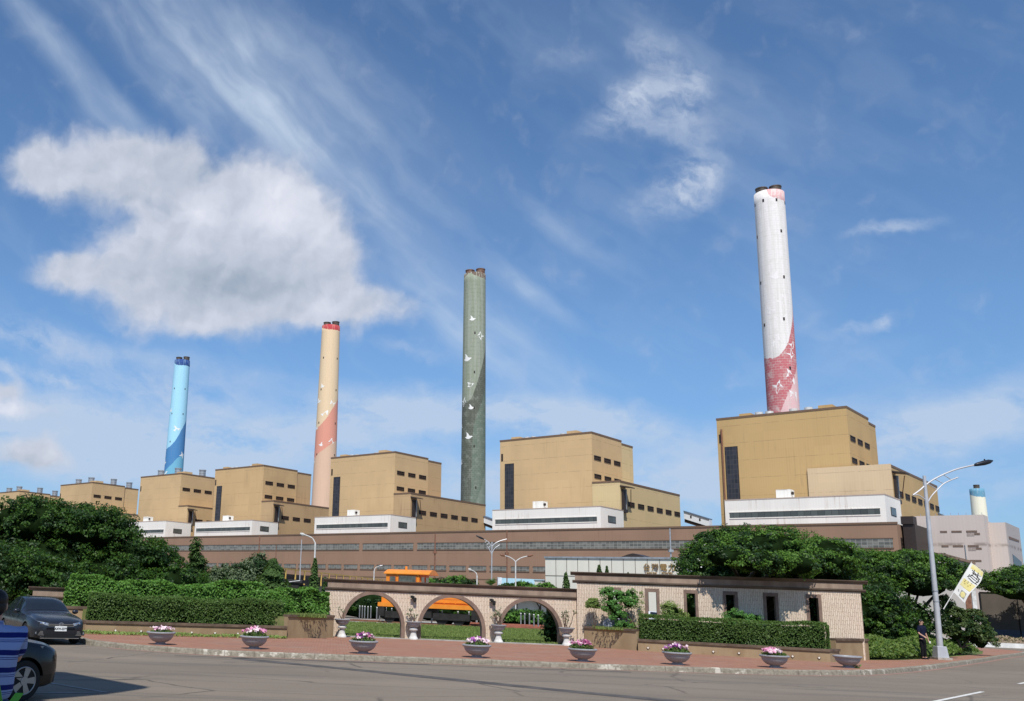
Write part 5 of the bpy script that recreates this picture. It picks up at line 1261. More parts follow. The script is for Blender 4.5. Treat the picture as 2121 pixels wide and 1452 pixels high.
MB().ball((0, 0, 0.2), 1, 14, 9, (0.42, 0.2, 0.34)).build('stone', mat('mottled grey stone', (0.50, 0.50, 0.52), 0.8, scale=9, c2=(0.10, 0.10, 0.11)), t)

# ------------------------------------------------------------------ foreground street lamp
M_LPOLE = mat('light grey painted steel', (0.50, 0.50, 0.51), 0.45, 0.3, 0.4, 0.08, 2)
M_LHEAD = mat('dark lamp head', (0.02, 0.022, 0.028), 0.35, 0.2)
LX, LY = 27.15, 42.95
t = thing('street_lamp', 'tall curved grey street lamp with ladder rungs, standing at the right kerb', 'street lamp', (LX, LY, 0))
MB().tube([(0.02, 0, 0.62), (0.05, 0, 2.7), (0.06, 0, 5.5), (0.08, 0, 8.35)], [0.135, 0.115, 0.095, 0.07], 16).build('pole', M_LPOLE, t, autosm=True)
MB().prism([(-0.30, -0.30), (0.34, -0.30), (0.34, 0.30), (-0.30, 0.30)], 0.1, 0.24).build('footing', mat('rough concrete footing', (0.33, 0.30, 0.26), 0.9, var=0.3, scale=5), t)
b0 = [(-0.25, -0.22), (0.27, -0.22), (0.27, 0.22), (-0.25, 0.22)]; b1 = [(-0.19, -0.17), (0.22, -0.17), (0.22, 0.17), (-0.19, 0.17)]
MB().add([(x, y, 0.2) for x, y in b0] + [(x, y, 0.72) for x, y in b1], [(3, 2, 1, 0), (4, 5, 6, 7), (0, 1, 5, 4), (1, 2, 6, 5), (2, 3, 7, 6), (3, 0, 4, 7)]).build('base_box', M_LPOLE, t, bevel=0.015)
for z in (2.64, 3.1): MB().tube([(0.05, 0, z), (0.05, 0, z + 0.05)], 0.125, 14).build('clamp_band', M_METAL, t)
def xz(pts, y=0): return [(x, y, z) for x, z in pts]
MB().tube(xz(smooth_poly([(-0.53, 7.43), (-0.19, 7.67), (0.08, 7.9), (0.46, 8.17), (0.99, 8.45), (1.66, 8.73), (2.52, 8.96)], 4)), 0.038, 8).build('main_arm', M_LPOLE, t, autosm=True)
MB().tube(xz(smooth_poly([(0.10, 7.08), (0.31, 7.4), (0.63, 7.73), (1.02, 8.06), (1.65, 8.34)], 4)), 0.03, 8).build('lower_arm', M_LPOLE, t, autosm=True)
MB().tube(xz(smooth_poly([(-0.53, 7.43), (-0.25, 7.43), (0.06, 7.2)], 4)), 0.025, 8).build('back_arm', M_LPOLE, t)
for a, b_ in (((0.21, 7.98), (0.62, 7.74)), ((0.59, 8.2), (0.97, 8.0)), ((0.98, 8.44), (1.32, 8.22))):
    MB().tube(xz([a, b_]), 0.02, 6).build('rung', M_LPOLE, t)
mb = MB(); mb.sm = True
mb.tube([(2.45, 0, 8.93), (2.6, 0, 8.98), (2.95, 0, 9.07), (3.2, 0, 9.14), (3.36, 0, 9.19)], [0.045, 0.085, 0.115, 0.10, 0.03], 12); mb.build('lamp_head', M_LHEAD, t)
MB().tube([(3.0, 0, 9.14), (2.97, 0, 9.25)], 0.03, 6).build('sensor', M_LHEAD, t)

# banner on the lamp post
t = thing('banner', 'white and yellow banner with black brush lettering, slanting from the lamp post', 'banner', (LX, LY - 0.16, 0))
MB().tube(xz([(0.25, 2.34), (1.0, 3.41), (1.75, 4.48)]), [0.022, 0.018, 0.014], 8).build('pole', M_WHITEST, t)
E1 = Vector((0.93, 0, 1.325)).normalized(); E2 = Vector((E1.z, 0, -E1.x))      # along the pole, across
O_ = Vector((0.78, 0, 3.10)); CL, CW = 1.63, 0.66
def cl(u, v, off=0.0):
    p = O_ + E1 * u * CL + E2 * v * CW * (1.0 - 0.12 * math.sin(u * 6.0))
    p.y = -0.02 + 0.08 * math.sin(u * 5.0 + v * 2.5) * v - off
    p += E1 * (-0.10 * v * (1 - u)) 
    return p
M_CLOTH = mat('white banner cloth', (0.74, 0.73, 0.69), 0.8, var=0.04)
M_CLOTHY = mat('yellow banner print', (0.70, 0.58, 0.18), 0.8, scale=3, c2=(0.76, 0.69, 0.38))
M_INK = mat('black banner ink', (0.035, 0.033, 0.03), 0.8)
M_CLOTHG = mat('grey banner print', (0.30, 0.30, 0.27), 0.8)
def cloth_patch(name, m_, u0, u1, v0, v1, off, parent, nu=16, nv=8):
    vs = [tuple(cl(u0 + (u1 - u0) * i / nu, v0 + (v1 - v0) * j / nv, off)) for i in range(nu + 1) for j in range(nv + 1)]
    fs = [(i * (nv + 1) + j, (i + 1) * (nv + 1) + j, (i + 1) * (nv + 1) + j + 1, i * (nv + 1) + j + 1) for i in range(nu) for j in range(nv)]
    mb = MB(); mb.sm = True; mb.add(vs, fs); return mb.build(name, m_, parent)
clo = cloth_patch('cloth', M_CLOTH, 0, 1, 0, 1, 0, t, 24, 12)
cloth_patch('printed_field', M_CLOTHY, 0.30, 0.52, 0.10, 0.93, 0.004, clo)
cloth_patch('printed_field', M_CLOTHY, 0.86, 0.99, 0.10, 0.97, 0.004, clo)
cloth_patch('printed_picture', M_CLOTHG, 0.05, 0.22, 0.42, 0.85, 0.004, clo)
ring = MB(); c0 = (0.135, 0.64)
ring.add([tuple(cl(c0[0] + 0.075 * math.cos(a) , c0[1] + 0.19 * math.sin(a), 0.008)) for a in [2 * math.pi * k / 14 for k in range(14)]], [tuple(range(14))]); ring.build('printed_flower', M_CLOTHY, clo)
def stroke(pts, w, off=0.009, m_=M_INK):
    P = [cl(u, v, off) for u, v in pts]; vs = []
    for i, p in enumerate(P):
        d = (P[min(i + 1, len(P) - 1)] - P[max(i - 1, 0)]).normalized(); n = Vector((-d.z, 0, d.x)) * w * (0.6 + 0.6 * math.sin(math.pi * (i + 0.6) / len(P)))
        vs += [tuple(p - n), tuple(p + n)]
    return vs, [(2 * i, 2 * i + 2, 2 * i + 3, 2 * i + 1) for i in range(len(P) - 1)]
mb = MB()
for pts, w in (([(0.84, 0.22), (0.80, 0.5), (0.83, 0.85)], 0.014), ([(0.88, 0.36), (0.72, 0.40), (0.60, 0.20)], 0.016), ([(0.78, 0.30), (0.77, 0.62), (0.74, 0.90)], 0.018), ([(0.88, 0.62), (0.80, 0.66), (0.68, 0.72)], 0.02),
               ([(0.71, 0.30), (0.70, 0.6), (0.69, 0.92)], 0.012), ([(0.66, 0.30), (0.64, 0.6), (0.64, 0.9)], 0.013), ([(0.60, 0.28), (0.57, 0.6), (0.57, 0.95)], 0.016), ([(0.76, 0.80), (0.66, 0.86), (0.58, 0.80)], 0.02), ([(0.70, 0.24), (0.62, 0.24)], 0.014)):
    mb.add(*stroke(pts, w))
for u, v in ((0.49, 0.25), (0.50, 0.45), (0.51, 0.66), (0.45, 0.25), (0.46, 0.45), (0.455, 0.66), (0.40, 0.35), (0.40, 0.60), (0.16, 0.2), (0.13, 0.24)):
    mb.add(*stroke([(u + 0.014, v), (u - 0.014, v + 0.02)], 0.006)); mb.add(*stroke([(u, v - 0.05), (u, v + 0.05)], 0.005))
mb.build('brush_lettering', M_INK, clo)

# ------------------------------------------------------------------ lamps further away
def small_lamp(name, label, x, y, z0, post, arms, heads, m_=M_WHITEST, r=0.05, rungs=()):
    t = thing(name, label, 'street lamp', (x, y, 0), 0, 'distant street lamps')
    MB().tube([(0, 0, 0)] + xz(post), r, 8).build('pole', m_, t)
    for a in arms: MB().tube(xz(smooth_poly(a, 3)), r * 0.75, 6).build('arm', m_, t)
    for a in rungs: MB().tube(xz(a), r * 0.6, 5).build('rung', m_, t)
    for a, mm in heads: MB().tube(xz(a), [r * 1.0, r * 1.9, r * 0.9], 8).build('lamp_head', mm, t)
    return t
small_lamp('street_lamp', 'single arm white street lamp rising beside the slim conifer', -1.36, 70, 0, [(-0.04, 5.54)], [[(-0.04, 5.54), (-0.23, 5.85), (-0.53, 6.02), (-0.95, 6.14)]], [([(-0.85, 6.11), (-1.0, 6.15), (-1.2, 6.2)], M_WHITEST)], r=0.06)
small_lamp('street_lamp', 'double arm white street lamp left of the sign building', 16.31, 85, 0, [(0, 5.32)], [[(0, 5.32), (-0.1, 5.5), (-0.56, 5.78), (-1.0, 5.88)], [(0, 5.32), (0.12, 5.5), (0.53, 5.76), (1.1, 5.93)]], [([(-0.95, 5.86), (-1.2, 5.92), (-1.4, 5.97)], M_RUSTY), ([(1.05, 5.91), (1.3, 5.97), (1.58, 6.04)], M_RUSTY)], r=0.06)
small_lamp('street_lamp', 'decorative grey street lamp with two ladder arms beside the palm', 16.65, 100, 0, [(0.04, 7.95)], [[(0.02, 7.5), (-0.32, 7.92), (-0.8, 8.2)], [(0.04, 7.45), (0.35, 7.8), (0.9, 8.1), (1.62, 8.32)], [(0.04, 6.73), (0.2, 7.1), (0.45, 7.4), (0.86, 7.68)], [(0.0, 6.73), (-0.2, 7.1), (-0.45, 7.5)]], [([(-0.8, 8.2), (-1.2, 8.37), (-1.65, 8.56)], M_LHEAD)], m_=M_LPOLE, r=0.06, rungs=[[(-0.35, 7.3), (-0.12, 7.55)], [(-0.5, 7.62), (-0.28, 7.85)], [(-0.7, 7.85), (-0.48, 8.05)]])
small_lamp('street_lamp', 'small hooked lamp standing left of the orange cab', 4.75, 110, 0, [(-0.01, 4.74)], [[(0, 4.74), (0.08, 4.98), (0.25, 5.15), (0.6, 5.27)]], [([(0.5, 5.25), (0.7, 5.3), (0.95, 5.37)], M_METAL)], r=0.06)
small_lamp('street_lamp', 'short white hooked lamp right of the orange cab', 11.35, 75, 0, [(0, 3.79)], [[(0, 3.79), (-0.06, 3.95), (-0.22, 4.1), (-0.5, 4.21)]], [([(-0.45, 4.19), (-0.55, 4.22), (-0.7, 4.27)], M_WHITEST)], r=0.05)
mast('thin pale mast with a knob on top, seen left of the single arm lamp', -4.15, 120, 0, 8.5, 0.07, M_LPOLE, False)
mast('rusty pole near the left end of the brown hall', -15.8, 200, 0, 13.3, 0.16, M_RUSTY)
mast('tall rusty pole right of the orange locomotive cab', 32.0, 300, 0, 21.8, 0.28, M_RUSTY)
mast('brown mast rising just over the hall roof beside the decorative lamp', 20.1, 110, 0, 9.9, 0.09, M_RUSTY)
mast('grey mast near the right part of the brown hall, left of the flowering tree', 106.9, 300, 0, 26.5, 0.3, M_METAL)
mast('dark pole in the left part of the brown hall, right of the thin pale mast', -6.7, 110, 0, 7.2, 0.06, M_RUSTY, False)

# ------------------------------------------------------------------ bollards
M_STEEL = mat('brushed steel', (0.42, 0.41, 0.40), 0.35, 0.8, 0.5, 0.1)
bx = [(2.33, 79.48), (2.56, 79.86), (2.72, 78.52), (2.93, 77.31), (3.25, 79.37), (3.49, 73.85), (3.58, 71.36), (4.25, 74.99), (4.48, 71.37), (7.42, 70.95), (7.95, 69.0), (9.09, 69.0), (9.92, 69.31), (10.6, 70.3), (14.58, 73.91), (14.68, 72.93), (14.87, 72.09), (14.73, 69.87), (14.6, 67.79)]
root = thing('bollard', 'leftmost steel bollard of the row seen through the left arch', 'bollard', (bx[0][0], bx[0][1], 0.1), 0, 'steel bollards seen through the left arch')
MB().tube([(0, 0, 0), (0, 0, 0.9)], 0.05, 10).build('post', M_STEEL, root); MB().ball((0, 0, 0.93), 0.055, 10, 6).build('cap', M_WHITEST, root)
for i, (x, y) in enumerate(bx[1:], 1):
    c_ = copy_tree(root); c_.location = (x, y, 0.1)
    ORD = ['first', 'second', 'third', 'fourth', 'fifth', 'sixth', 'seventh', 'eighth', 'ninth']
    arch, k0 = ('left', 0) if i < 9 else ('middle', 9) if i < 14 else ('right', 14)
    c_['label'] = '%s steel bollard from the left in the row seen through the %s arch' % (ORD[i - k0], arch)
    c_['group'] = 'steel bollards seen through the %s arch' % arch

# ------------------------------------------------------------------ orange locomotive
M_ORG = mat('orange locomotive paint', (0.78, 0.27, 0.03), 0.45, spec=0.4, scale=1.5, c2=(0.70, 0.22, 0.02))
M_ORGR = mat('orange red cab paint', (0.50, 0.10, 0.02), 0.5, spec=0.4, var=0.1)
M_BLACK = mat('black running gear', (0.02, 0.018, 0.017), 0.7, var=0.3)
M_GLASS = mat('dusty window glass', (0.10, 0.11, 0.10), 0.15, spec=0.6, var=0.3)
lo = thing('locomotive', 'small orange diesel locomotive parked behind the middle arch', 'locomotive', (3.25, 67.8, 0.12), R(-22))
LLn = 7.3
BX('frame', M_ORG, lo, 0, LLn, 0, 2.3, 1.10, 1.38)
for x in (0.8, 2.0, 4.6, 5.8): MB().lathe([(0.42, 0), (0.42, 0.12), (0.07, 0.13), (0.07, 1.7), (0.42, 1.71), (0.42, 1.84)], (0, 0, 0), 20).xform(Matrix.Translation((x, 0.25, 0.42)) @ Matrix.Rotation(R(-90), 4, 'X')).build('wheelset', M_BLACK, lo)
BX('bogie_frame', M_BLACK, lo, 0.2, 2.7, 0.12, 0.24, 0.35, 0.8); BX('bogie_frame', M_BLACK, lo, 4.0, 6.6, 0.12, 0.24, 0.35, 0.8)
BX('fuel_tank', M_BLACK, lo, 2.8, 3.9, 0.15, 2.1, 0.45, 1.08)
for x in (-0.02, LLn): 
    BX('coupler', M_BLACK, lo, x - 0.12, x + 0.2, 0.95, 1.35, 0.8, 1.15)
BX('step', M_BLACK, lo, 6.75, 7.25, -0.03, 0.3, 0.45, 1.09); BX('step', M_BLACK, lo, 0.05, 0.5, -0.03, 0.3, 0.45, 1.09)
# cab
cabm = MB().box(0.55, 3.0, 0.06, 2.24, 1.38, 3.42); cabm.build('cab', M_ORG, lo)
arc = [(0.0 + 2.44 * k / 12 - 0.07, 3.42 + 0.30 * math.sin(math.pi * k / 12)) for k in range(13)]
MB().extr(arc + [(2.37, 3.36), (-0.07, 3.36)][::1], 0.40, 3.75, 'x').build('cab_roof', M_ORG, lo)
BX('cab_end', M_ORGR, lo, 3.0, 3.06, 0.08, 2.22, 1.38, 3.36)
for a, b_, z0, z1 in ((0.85, 1.25, 2.2, 3.2), (1.5, 2.75, 2.45, 3.25)):
    f = BX('side_window', M_ORGR, lo, a - 0.05, b_ + 0.05, 0.03, 0.06, z0 - 0.05, z1 + 0.05); BX('pane', M_GLASS, f, a, b_, 0.0, 0.03, z0, z1)
for a, b_ in ((0.25, 0.95), (1.35, 2.0)):
    f = BX('end_window', M_ORG, lo, 3.06, 3.09, a - 0.04, b_ + 0.04, 2.56, 3.24); BX('pane', M_GLASS, f, 3.09, 3.11, a, b_, 2.6, 3.2)
MB().tube([(1.7, 1.1, 3.7), (1.7, 1.1, 3.95)], 0.09, 8).build('horn', M_ORG, lo)
BX('front_hood', M_ORG, lo, 0.15, 0.54, 0.35, 1.95, 1.38, 2.2)
# hood
BX('hood', M_ORG, lo, 3.07, 6.5, 0.30, 2.0, 1.38, 2.62)
for k in range(4): 
    f = BX('hood_door', M_ORG, lo, 3.2 + 0.8 * k, 3.92 + 0.8 * k, 0.27, 0.30, 1.5, 2.5)
    MB().tube([(3.35 + 0.8 * k, 0.24, 2.2), (3.6 + 0.8 * k, 0.24, 2.2)], 0.02, 6).build('handle', M_BLACK, f)
BX('grille', M_WHITEST, lo, 6.5, 6.56, 0.42, 1.88, 1.55, 2.5); BX('nose', M_ORG, lo, 6.56, 6.72, 0.45, 0.6, 1.38, 2.5)
MB().tube([(3.1, 0.08, 1.40), (3.1, 0.08, 1.75), (6.9, 0.08, 1.75), (6.9, 0.08, 1.40)], 0.022, 6).build('handrail', M_ORGR, lo)
BX('end_beam', M_ORG, lo, LLn, LLn + 0.08, 0.0, 2.3, 1.0, 1.5)
# track under it
t = thing('rail_track', 'rusty display track under the locomotive', 'rail track', (3.25, 67.8, 0.1), R(-22))
MB().box(-8, 14, 0.27, 0.34, 0.0, 0.1).box(-8, 14, 1.98, 2.05, 0.0, 0.1).build('rail', M_RUSTY, t)
mb = MB()
for k in range(30): mb.box(-7.8 + k * 0.73, -7.55 + k * 0.73, -0.1, 2.5, -0.04, 0.03)
mb.build('sleepers', mat('weathered sleeper wood', (0.16, 0.11, 0.08), 0.9), t)
# black locomotive far left
t = thing('locomotive', 'black locomotive roof just visible behind the left hedge, left of the slim conifer', 'locomotive', (-2.9, 64.5, 0.1), R(-8))
mb = MB(); mb.sm = True; mb.tube([(0.6, 1, 1.7), (3.2, 1, 1.7)], 0.62, 20); mb.build('boiler', M_BLACK, t)
BX('cab', M_BLACK, t, -1.0, 0.6, 0.1, 1.9, 0.9, 2.45); MB().extr([(0, 2.45), (2.0, 2.45), (1.6, 2.68), (0.4, 2.68)], -1.2, 0.8, 'x').build('cab_roof', M_BLACK, t)
MB().tube([(2.6, 1, 2.2), (2.6, 1, 2.75)], 0.16, 12).build('smokestack', M_BLACK, t)
BX('frame', M_BLACK, t, -1.2, 3.6, 0.2, 1.8, 0.55, 0.9)
for x in (-0.4, 0.9, 2.3): MB().tube([(x, 0.2, 0.4), (x, 1.8, 0.4)], 0.4, 16).build('wheelset', M_BLACK, t)
MB().tube([(-1.0, 0.05, 2.35), (0.7, 0.05, 2.62)], 0.03, 6).build('handrail', M_METAL, t)

# yellow railed platform before the hall
M_YEL = mat('yellow railing paint', (0.55, 0.36, 0.10), 0.6, var=0.15)
A_, B_ = Vector((-8.5, 118)), Vector((9.6, 182)); Lp = (B_ - A_).length
t = thing('railed_platform', 'dark loading platform with a yellow railing, below the brown hall', 'platform', (A_.x, A_.y, 0), math.atan2(B_.y - A_.y, B_.x - A_.x))
mb = MB(); 
n = 17
for k in range(n): mb.box(k * Lp / (n - 1) - 0.09, k * Lp / (n - 1) + 0.09, -0.09, 0.09, 3.0, 4.95)
mb.box(0, Lp, -0.06, 0.06, 4.85, 5.0); mb.build('railing', M_YEL, t)
BX('deck', M_BLACK, t, 0, Lp, 0.2, 5, 2.6, 4.3); BX('wall', M_BROWN, t, 0, Lp, 0.3, 5, 0, 2.6)
# light blue panel fence
t = thing('panel_fence', 'pale blue panel fence behind the palm', 'fence', (19.5, 110, 0), R(-3))
BX('panel', mat('pale blue sheet', (0.40, 0.62, 0.72), 0.5, var=0.06), t, 0, 4.9, 0, 0.08, 0, 4.5); BX('end_panel', M_GALL, t, -0.5, 0, 0, 0.1, 0, 4.55)
MB().box(-0.5, -0.42, -0.06, 0, 0, 4.6).box(2.2, 2.28, -0.06, 0, 0, 4.55).build('post', M_METAL, t)

# ------------------------------------------------------------------ sign building
def text_part(body, size, depth, m_, parent, loc, rot, name='lettering', wscale=1.0, bold=0.0):
    cu = bpy.data.curves.new('txt', 'FONT'); cu.body = body; cu.size = size; cu.extrude = depth; cu.align_x = 'CENTER'; cu.offset = bold
    ob = bpy.data.objects.new('txt', cu); COL.objects.link(ob); bpy.context.view_layer.update()
    me = bpy.data.meshes.new_from_object(ob.evaluated_get(bpy.context.evaluated_depsgraph_get()))
    bpy.data.objects.remove(ob); bpy.data.curves.remove(cu)
    me.materials.clear(); me.materials.append(m_)
    o = bpy.data.objects.new(name, me); COL.objects.link(o); o.parent = parent; o.location = loc; o.rotation_euler = rot; o.scale = (wscale, 1, 1)
    return o
M_CREAMP = cladding('cream ribbed panel', (0.70, 0.67, 0.58), seam=60, stain=(0.40, 0.34, 0.26), amt=0.25, blot=0.05)
SB0, SB1 = (22.1, 99.0), (40.0, 84.1)
SL, SA = frame_of(SB0, SB1)
t = thing('sign_building', 'low cream panelled building with gold lettering behind the window wall', 'building', (*SB0, 0), SA)
BX('wall', M_CREAMP, t, 0, SL, 0, 12, 0, 6.45)
BX('parapet_cap', M_METAL, t, -0.1, SL + 0.1, -0.12, 12.1, 6.45, 6.62)
MB().extr([(8.0, 6.62), (10.6, 6.62), (9.9, 6.85), (9.3, 7.0), (8.8, 6.9)], 0.4, 3, 'y').build('roof_hump', M_WINF, t)
mb = MB(); k = 1.21
while k < SL: mb.box(k - 0.025, k + 0.025, -0.02, 0, 0, 6.44); k += 1.21
mb.box(0, SL, -0.026, -0.001, 4.64, 4.70); mb.build('panel_joint', mat('dark joint', (0.16, 0.14, 0.12), 0.8), t)
M_GOLD = mat('tarnished gold letters', (0.38, 0.24, 0.10), 0.5, 0.3, 0.4, var=0.15)
for i, ch in enumerate('台灣電力公司'):
    text_part(ch, 0.72, 0.03, M_GOLD, t, (10.84 + 0.82 * i, -0.06, 5.40), (R(90), 0, 0), bold=0.012)
text_part('TAIWAN', 0.30, 0.02, M_GOLD, t, (11.22, -0.05, 5.02), (R(90), 0, 0), wscale=0.98, bold=0.004)
text_part('POWER', 0.30, 0.02, M_GOLD, t, (12.78, -0.05, 5.02), (R(90), 0, 0), wscale=0.98, bold=0.004)
text_part('COMPANY', 0.30, 0.02, M_GOLD, t, (14.6, -0.05, 5.02), (R(90), 0, 0), wscale=0.98, bold=0.004)
t3 = thing('garden_wall', 'low cream wall running left from the sign building, seen through the right arch', 'wall', (17.5, 97.5, 0), R(-3))
BX('wall', M_CREAMP, t3, 0, 4.4, 0, 0.3, 0, 2.35); BX('coping', M_METAL, t3, -0.05, 4.4, -0.05, 0.35, 2.35, 2.42)
t2 = thing('wall_annex', 'small cream block at the left end of the sign building', 'building', (21.3, 99.9, 0), SA)
BX('wall', M_CREAMP, t2, 0, 0.8, -0.3, 8, 0, 4.1); BX('cap', M_METAL, t2, -0.05, 0.85, -0.35, 8, 4.1, 4.2)

# grey pink building right of the nearest boiler house
M_PINKG = cladding('pinkish grey sheet', (0.56, 0.48, 0.43), seam=50, stain=(0.36, 0.28, 0.24), amt=0.3, blot=0.05)
M_LOUV = mat('brown louvre', (0.16, 0.11, 0.085), 0.7, var=0.2)
M_LOUV2 = mat('faded louvre', (0.34, 0.28, 0.25), 0.7, var=0.2)
t = plant_thing('grey_building', 'pinkish grey building with rows of slot windows, right of the hall and lamp post', 'industrial building', -0, 352)
t.location = (*plant_xy(-75.4, 352), 0)
BX('wall', M_PINKG, t, 0, 18.8, 0, 7.0, 0, 34.2)
BX('rear_wall', M_PINKG, t, 18.8, 44, 6.2, 30, 0, 33.4) if False else BX('rear_wall', M_PINKG, t, -4, 18.2, 7.0, 28, 0, 33.0)
for z0 in (28.7, 24.15):
    for a, b_, in ((2.1, 3.6), (6.7, 8.6), (9.8, 12.6), (13.8, 16.7)):
        BX('louvre_window', M_LOUV, t, a, b_, -0.08, 0, z0, z0 + 0.62)
    BX('louvre_window', M_LOUV, t, 15.9, 17.4, -0.08, 0, z0 - 0.8, z0 - 0.15); BX('louvre_window', M_LOUV2, t, 13.9, 15.85, -0.08, 0, z0 - 1.1, z0 - 0.15)
BX('louvre_window', M_LOUV, t, 14.0, 17.0, -0.08, 0, 19.6, 20.2)
MB().tube([(13.1, -0.15, 5), (13.1, -0.15, 24.9)], 0.14, 6).build('downpipe', M_METAL, t)
mb = MB()
for k in range(9): mb.tube([(1.5 + 2.1 * k, 1, 34.2), (1.5 + 2.1 * k, 1, 35.0)], 0.07, 5)
mb.build('roof_posts', M_METAL, t)
# taller side block whose side faces right
M_GREYB = cladding('cool grey sheet', (0.40, 0.36, 0.34), seam=50, stain=(0.30, 0.26, 0.23), amt=0.2, blot=0.04)
t = plant_thing('grey_building', 'lower grey industrial block at the right edge with a large dark opening', 'industrial building', 0, 0)
t.location = (*plant_xy(-56.6, 358.5), 0)
BX('wall', M_PINKG, t, 0, 4.4, 0, 24, 0, 32.2)
BX('side_wall', M_GREYB, t, 4.4, 4.7, 0.02, 24, 0, 32.2)
MB().extr([(5.0, 15), (20, 15.5), (20, 21.0), (5.0, 22.6)], 4.7, 4.8, 'x').build('large_opening', mat('dark blue glass', (0.04, 0.05, 0.07), 0.3), t)
MB().extr([(2, 27.2), (20, 27.4), (20, 28.0), (2, 28.0)], 4.7, 4.82, 'x').build('window_band', M_LOUV, t)

# sheds behind the umbrella tree
M_SHED = cladding('pale grey shed sheet', (0.42, 0.39, 0.36), seam=60, amt=0.2, blot=0.03)
t = thing('shed', 'grey gabled shed half hidden behind the umbrella tree and banner', 'building', (44.5, 79, 0), R(-6))
MB().extr([(0, 0), (8.4, 0), (8.4, 6.4), (6.0, 6.98), (3.4, 7.02), (0, 6.5)], 0, 10).build('wall', M_SHED, t)
MB().extr([(-0.2, 6.5), (3.4, 7.04), (6.0, 7.0), (8.5, 6.38), (8.5, 6.6), (6.0, 7.22), (3.4, 7.26), (-0.2, 6.7)], -0.2, 10).build('roof', M_LOUV, t)
BX('door_frame', M_WHITEST, t, 8.0, 8.32, -0.1, 0, 1.6, 4.2); BX('side_door', M_RUSTY, t, 7.5, 7.95, -0.06, 0, 0, 4.1)
# dark boundary fence at the right edge
t = thing('boundary_fence', 'long dark grey boundary fence with a blue foot at the right edge', 'fence', (59.0, 86.8, 0), R(-4))
BX('panel', mat('dark mesh screen', (0.10, 0.085, 0.07), 0.9, var=0.1, scale=0.5), t, 0, 26, 0, 0.15, 1.15, 4.35); BX('foot', mat('blue grey base', (0.075, 0.09, 0.12), 0.8), t, 0, 26, -0.02, 0.17, 0.28, 1.15)
mb = MB()
for k in range(9): mb.box(k * 3.2, k * 3.2 + 0.08, -0.06, 0, 0.28, 4.45)
mb.box(0, 26, -0.05, 0.0, 4.35, 4.45); mb.build('post', M_BLACK, t)
# ------------------------------------------------------------------ cars
def catmull(keys, n):
    """keys: list of rows [x, a, b, ...] -> n rows evenly spread in parameter"""
    K_ = np.array(keys, float); m_ = len(K_); out = []
    for t in np.linspace(0, m_ - 1 - 1e-6, n):
        i = int(t); f = t - i
        p0, p1, p2, p3 = K_[max(i - 1, 0)], K_[i], K_[i + 1], K_[min(i + 2, m_ - 1)]
        out.append(0.5 * (2 * p1 + (p2 - p0) * f + (2 * p0 - 5 * p1 + 4 * p2 - p3) * f * f + (3 * p1 - p0 - 3 * p2 + p3) * f ** 3))
    return np.array(out)
def car_paint(name, c):
    mt, nt, b = new_mat(name); setp(b, 0.3, 0.0, 0.35)
    b.inputs['Base Color'].default_value = (*c, 1)
    b.inputs['Coat Weight'].default_value = 0.35; b.inputs['Coat Roughness'].default_value = 0.05
    tc = N(nt, 'ShaderNodeTexCoord').outputs['Object']; n = NOISE(nt, tc, 3, 3)
    L(nt, SMOOTH(nt, n.outputs[0], 0.3, 0.7, 0.2, 0.34), b.inputs['Roughness'])
    return mt
M_CGLASS = mat('tinted car glass', (0.012, 0.016, 0.022), 0.04, spec=0.5, var=0.05)
M_RUBBER = mat('tyre rubber', (0.018, 0.018, 0.018), 0.85, var=0.1)
M_ALLOY = mat('alloy rim', (0.30, 0.31, 0.32), 0.35, 0.8, 0.5, 0.05)
M_CHROME = mat('chrome', (0.75, 0.75, 0.77), 0.12, 1.0, 0.5, 0.02)
M_TRIM = mat('black plastic trim', (0.012, 0.012, 0.013), 0.45, var=0.1)
M_LENS = mat('headlight glass', (0.30, 0.33, 0.36), 0.08, 0.4, 0.9, 0.15, 12)
M_PLATE = mat('white number plate', (0.80, 0.81, 0.80), 0.4, var=0.02)
M_PLATEK = mat('black plate characters', (0.02, 0.03, 0.03), 0.5)
def section(row):
    x, w, zb, belt, wt, zt = row
    P = [(0, zb), (w * 0.80, zb), (w * 0.955, zb + 0.05), (w * 0.99, zb + 0.20), (w * 1.0, zb + (belt - zb) * 0.55), (w * 0.985, belt - 0.07), (w * 0.94, belt)]
    P += [(w * 0.94 + (wt - w * 0.94) * 0.5, belt + (zt - 0.06 - belt) * 0.5 + 0.012), (wt, zt - 0.055), (wt * 0.90, zt - 0.018), (wt * 0.5, zt - 0.002), (0, zt)]
    return P
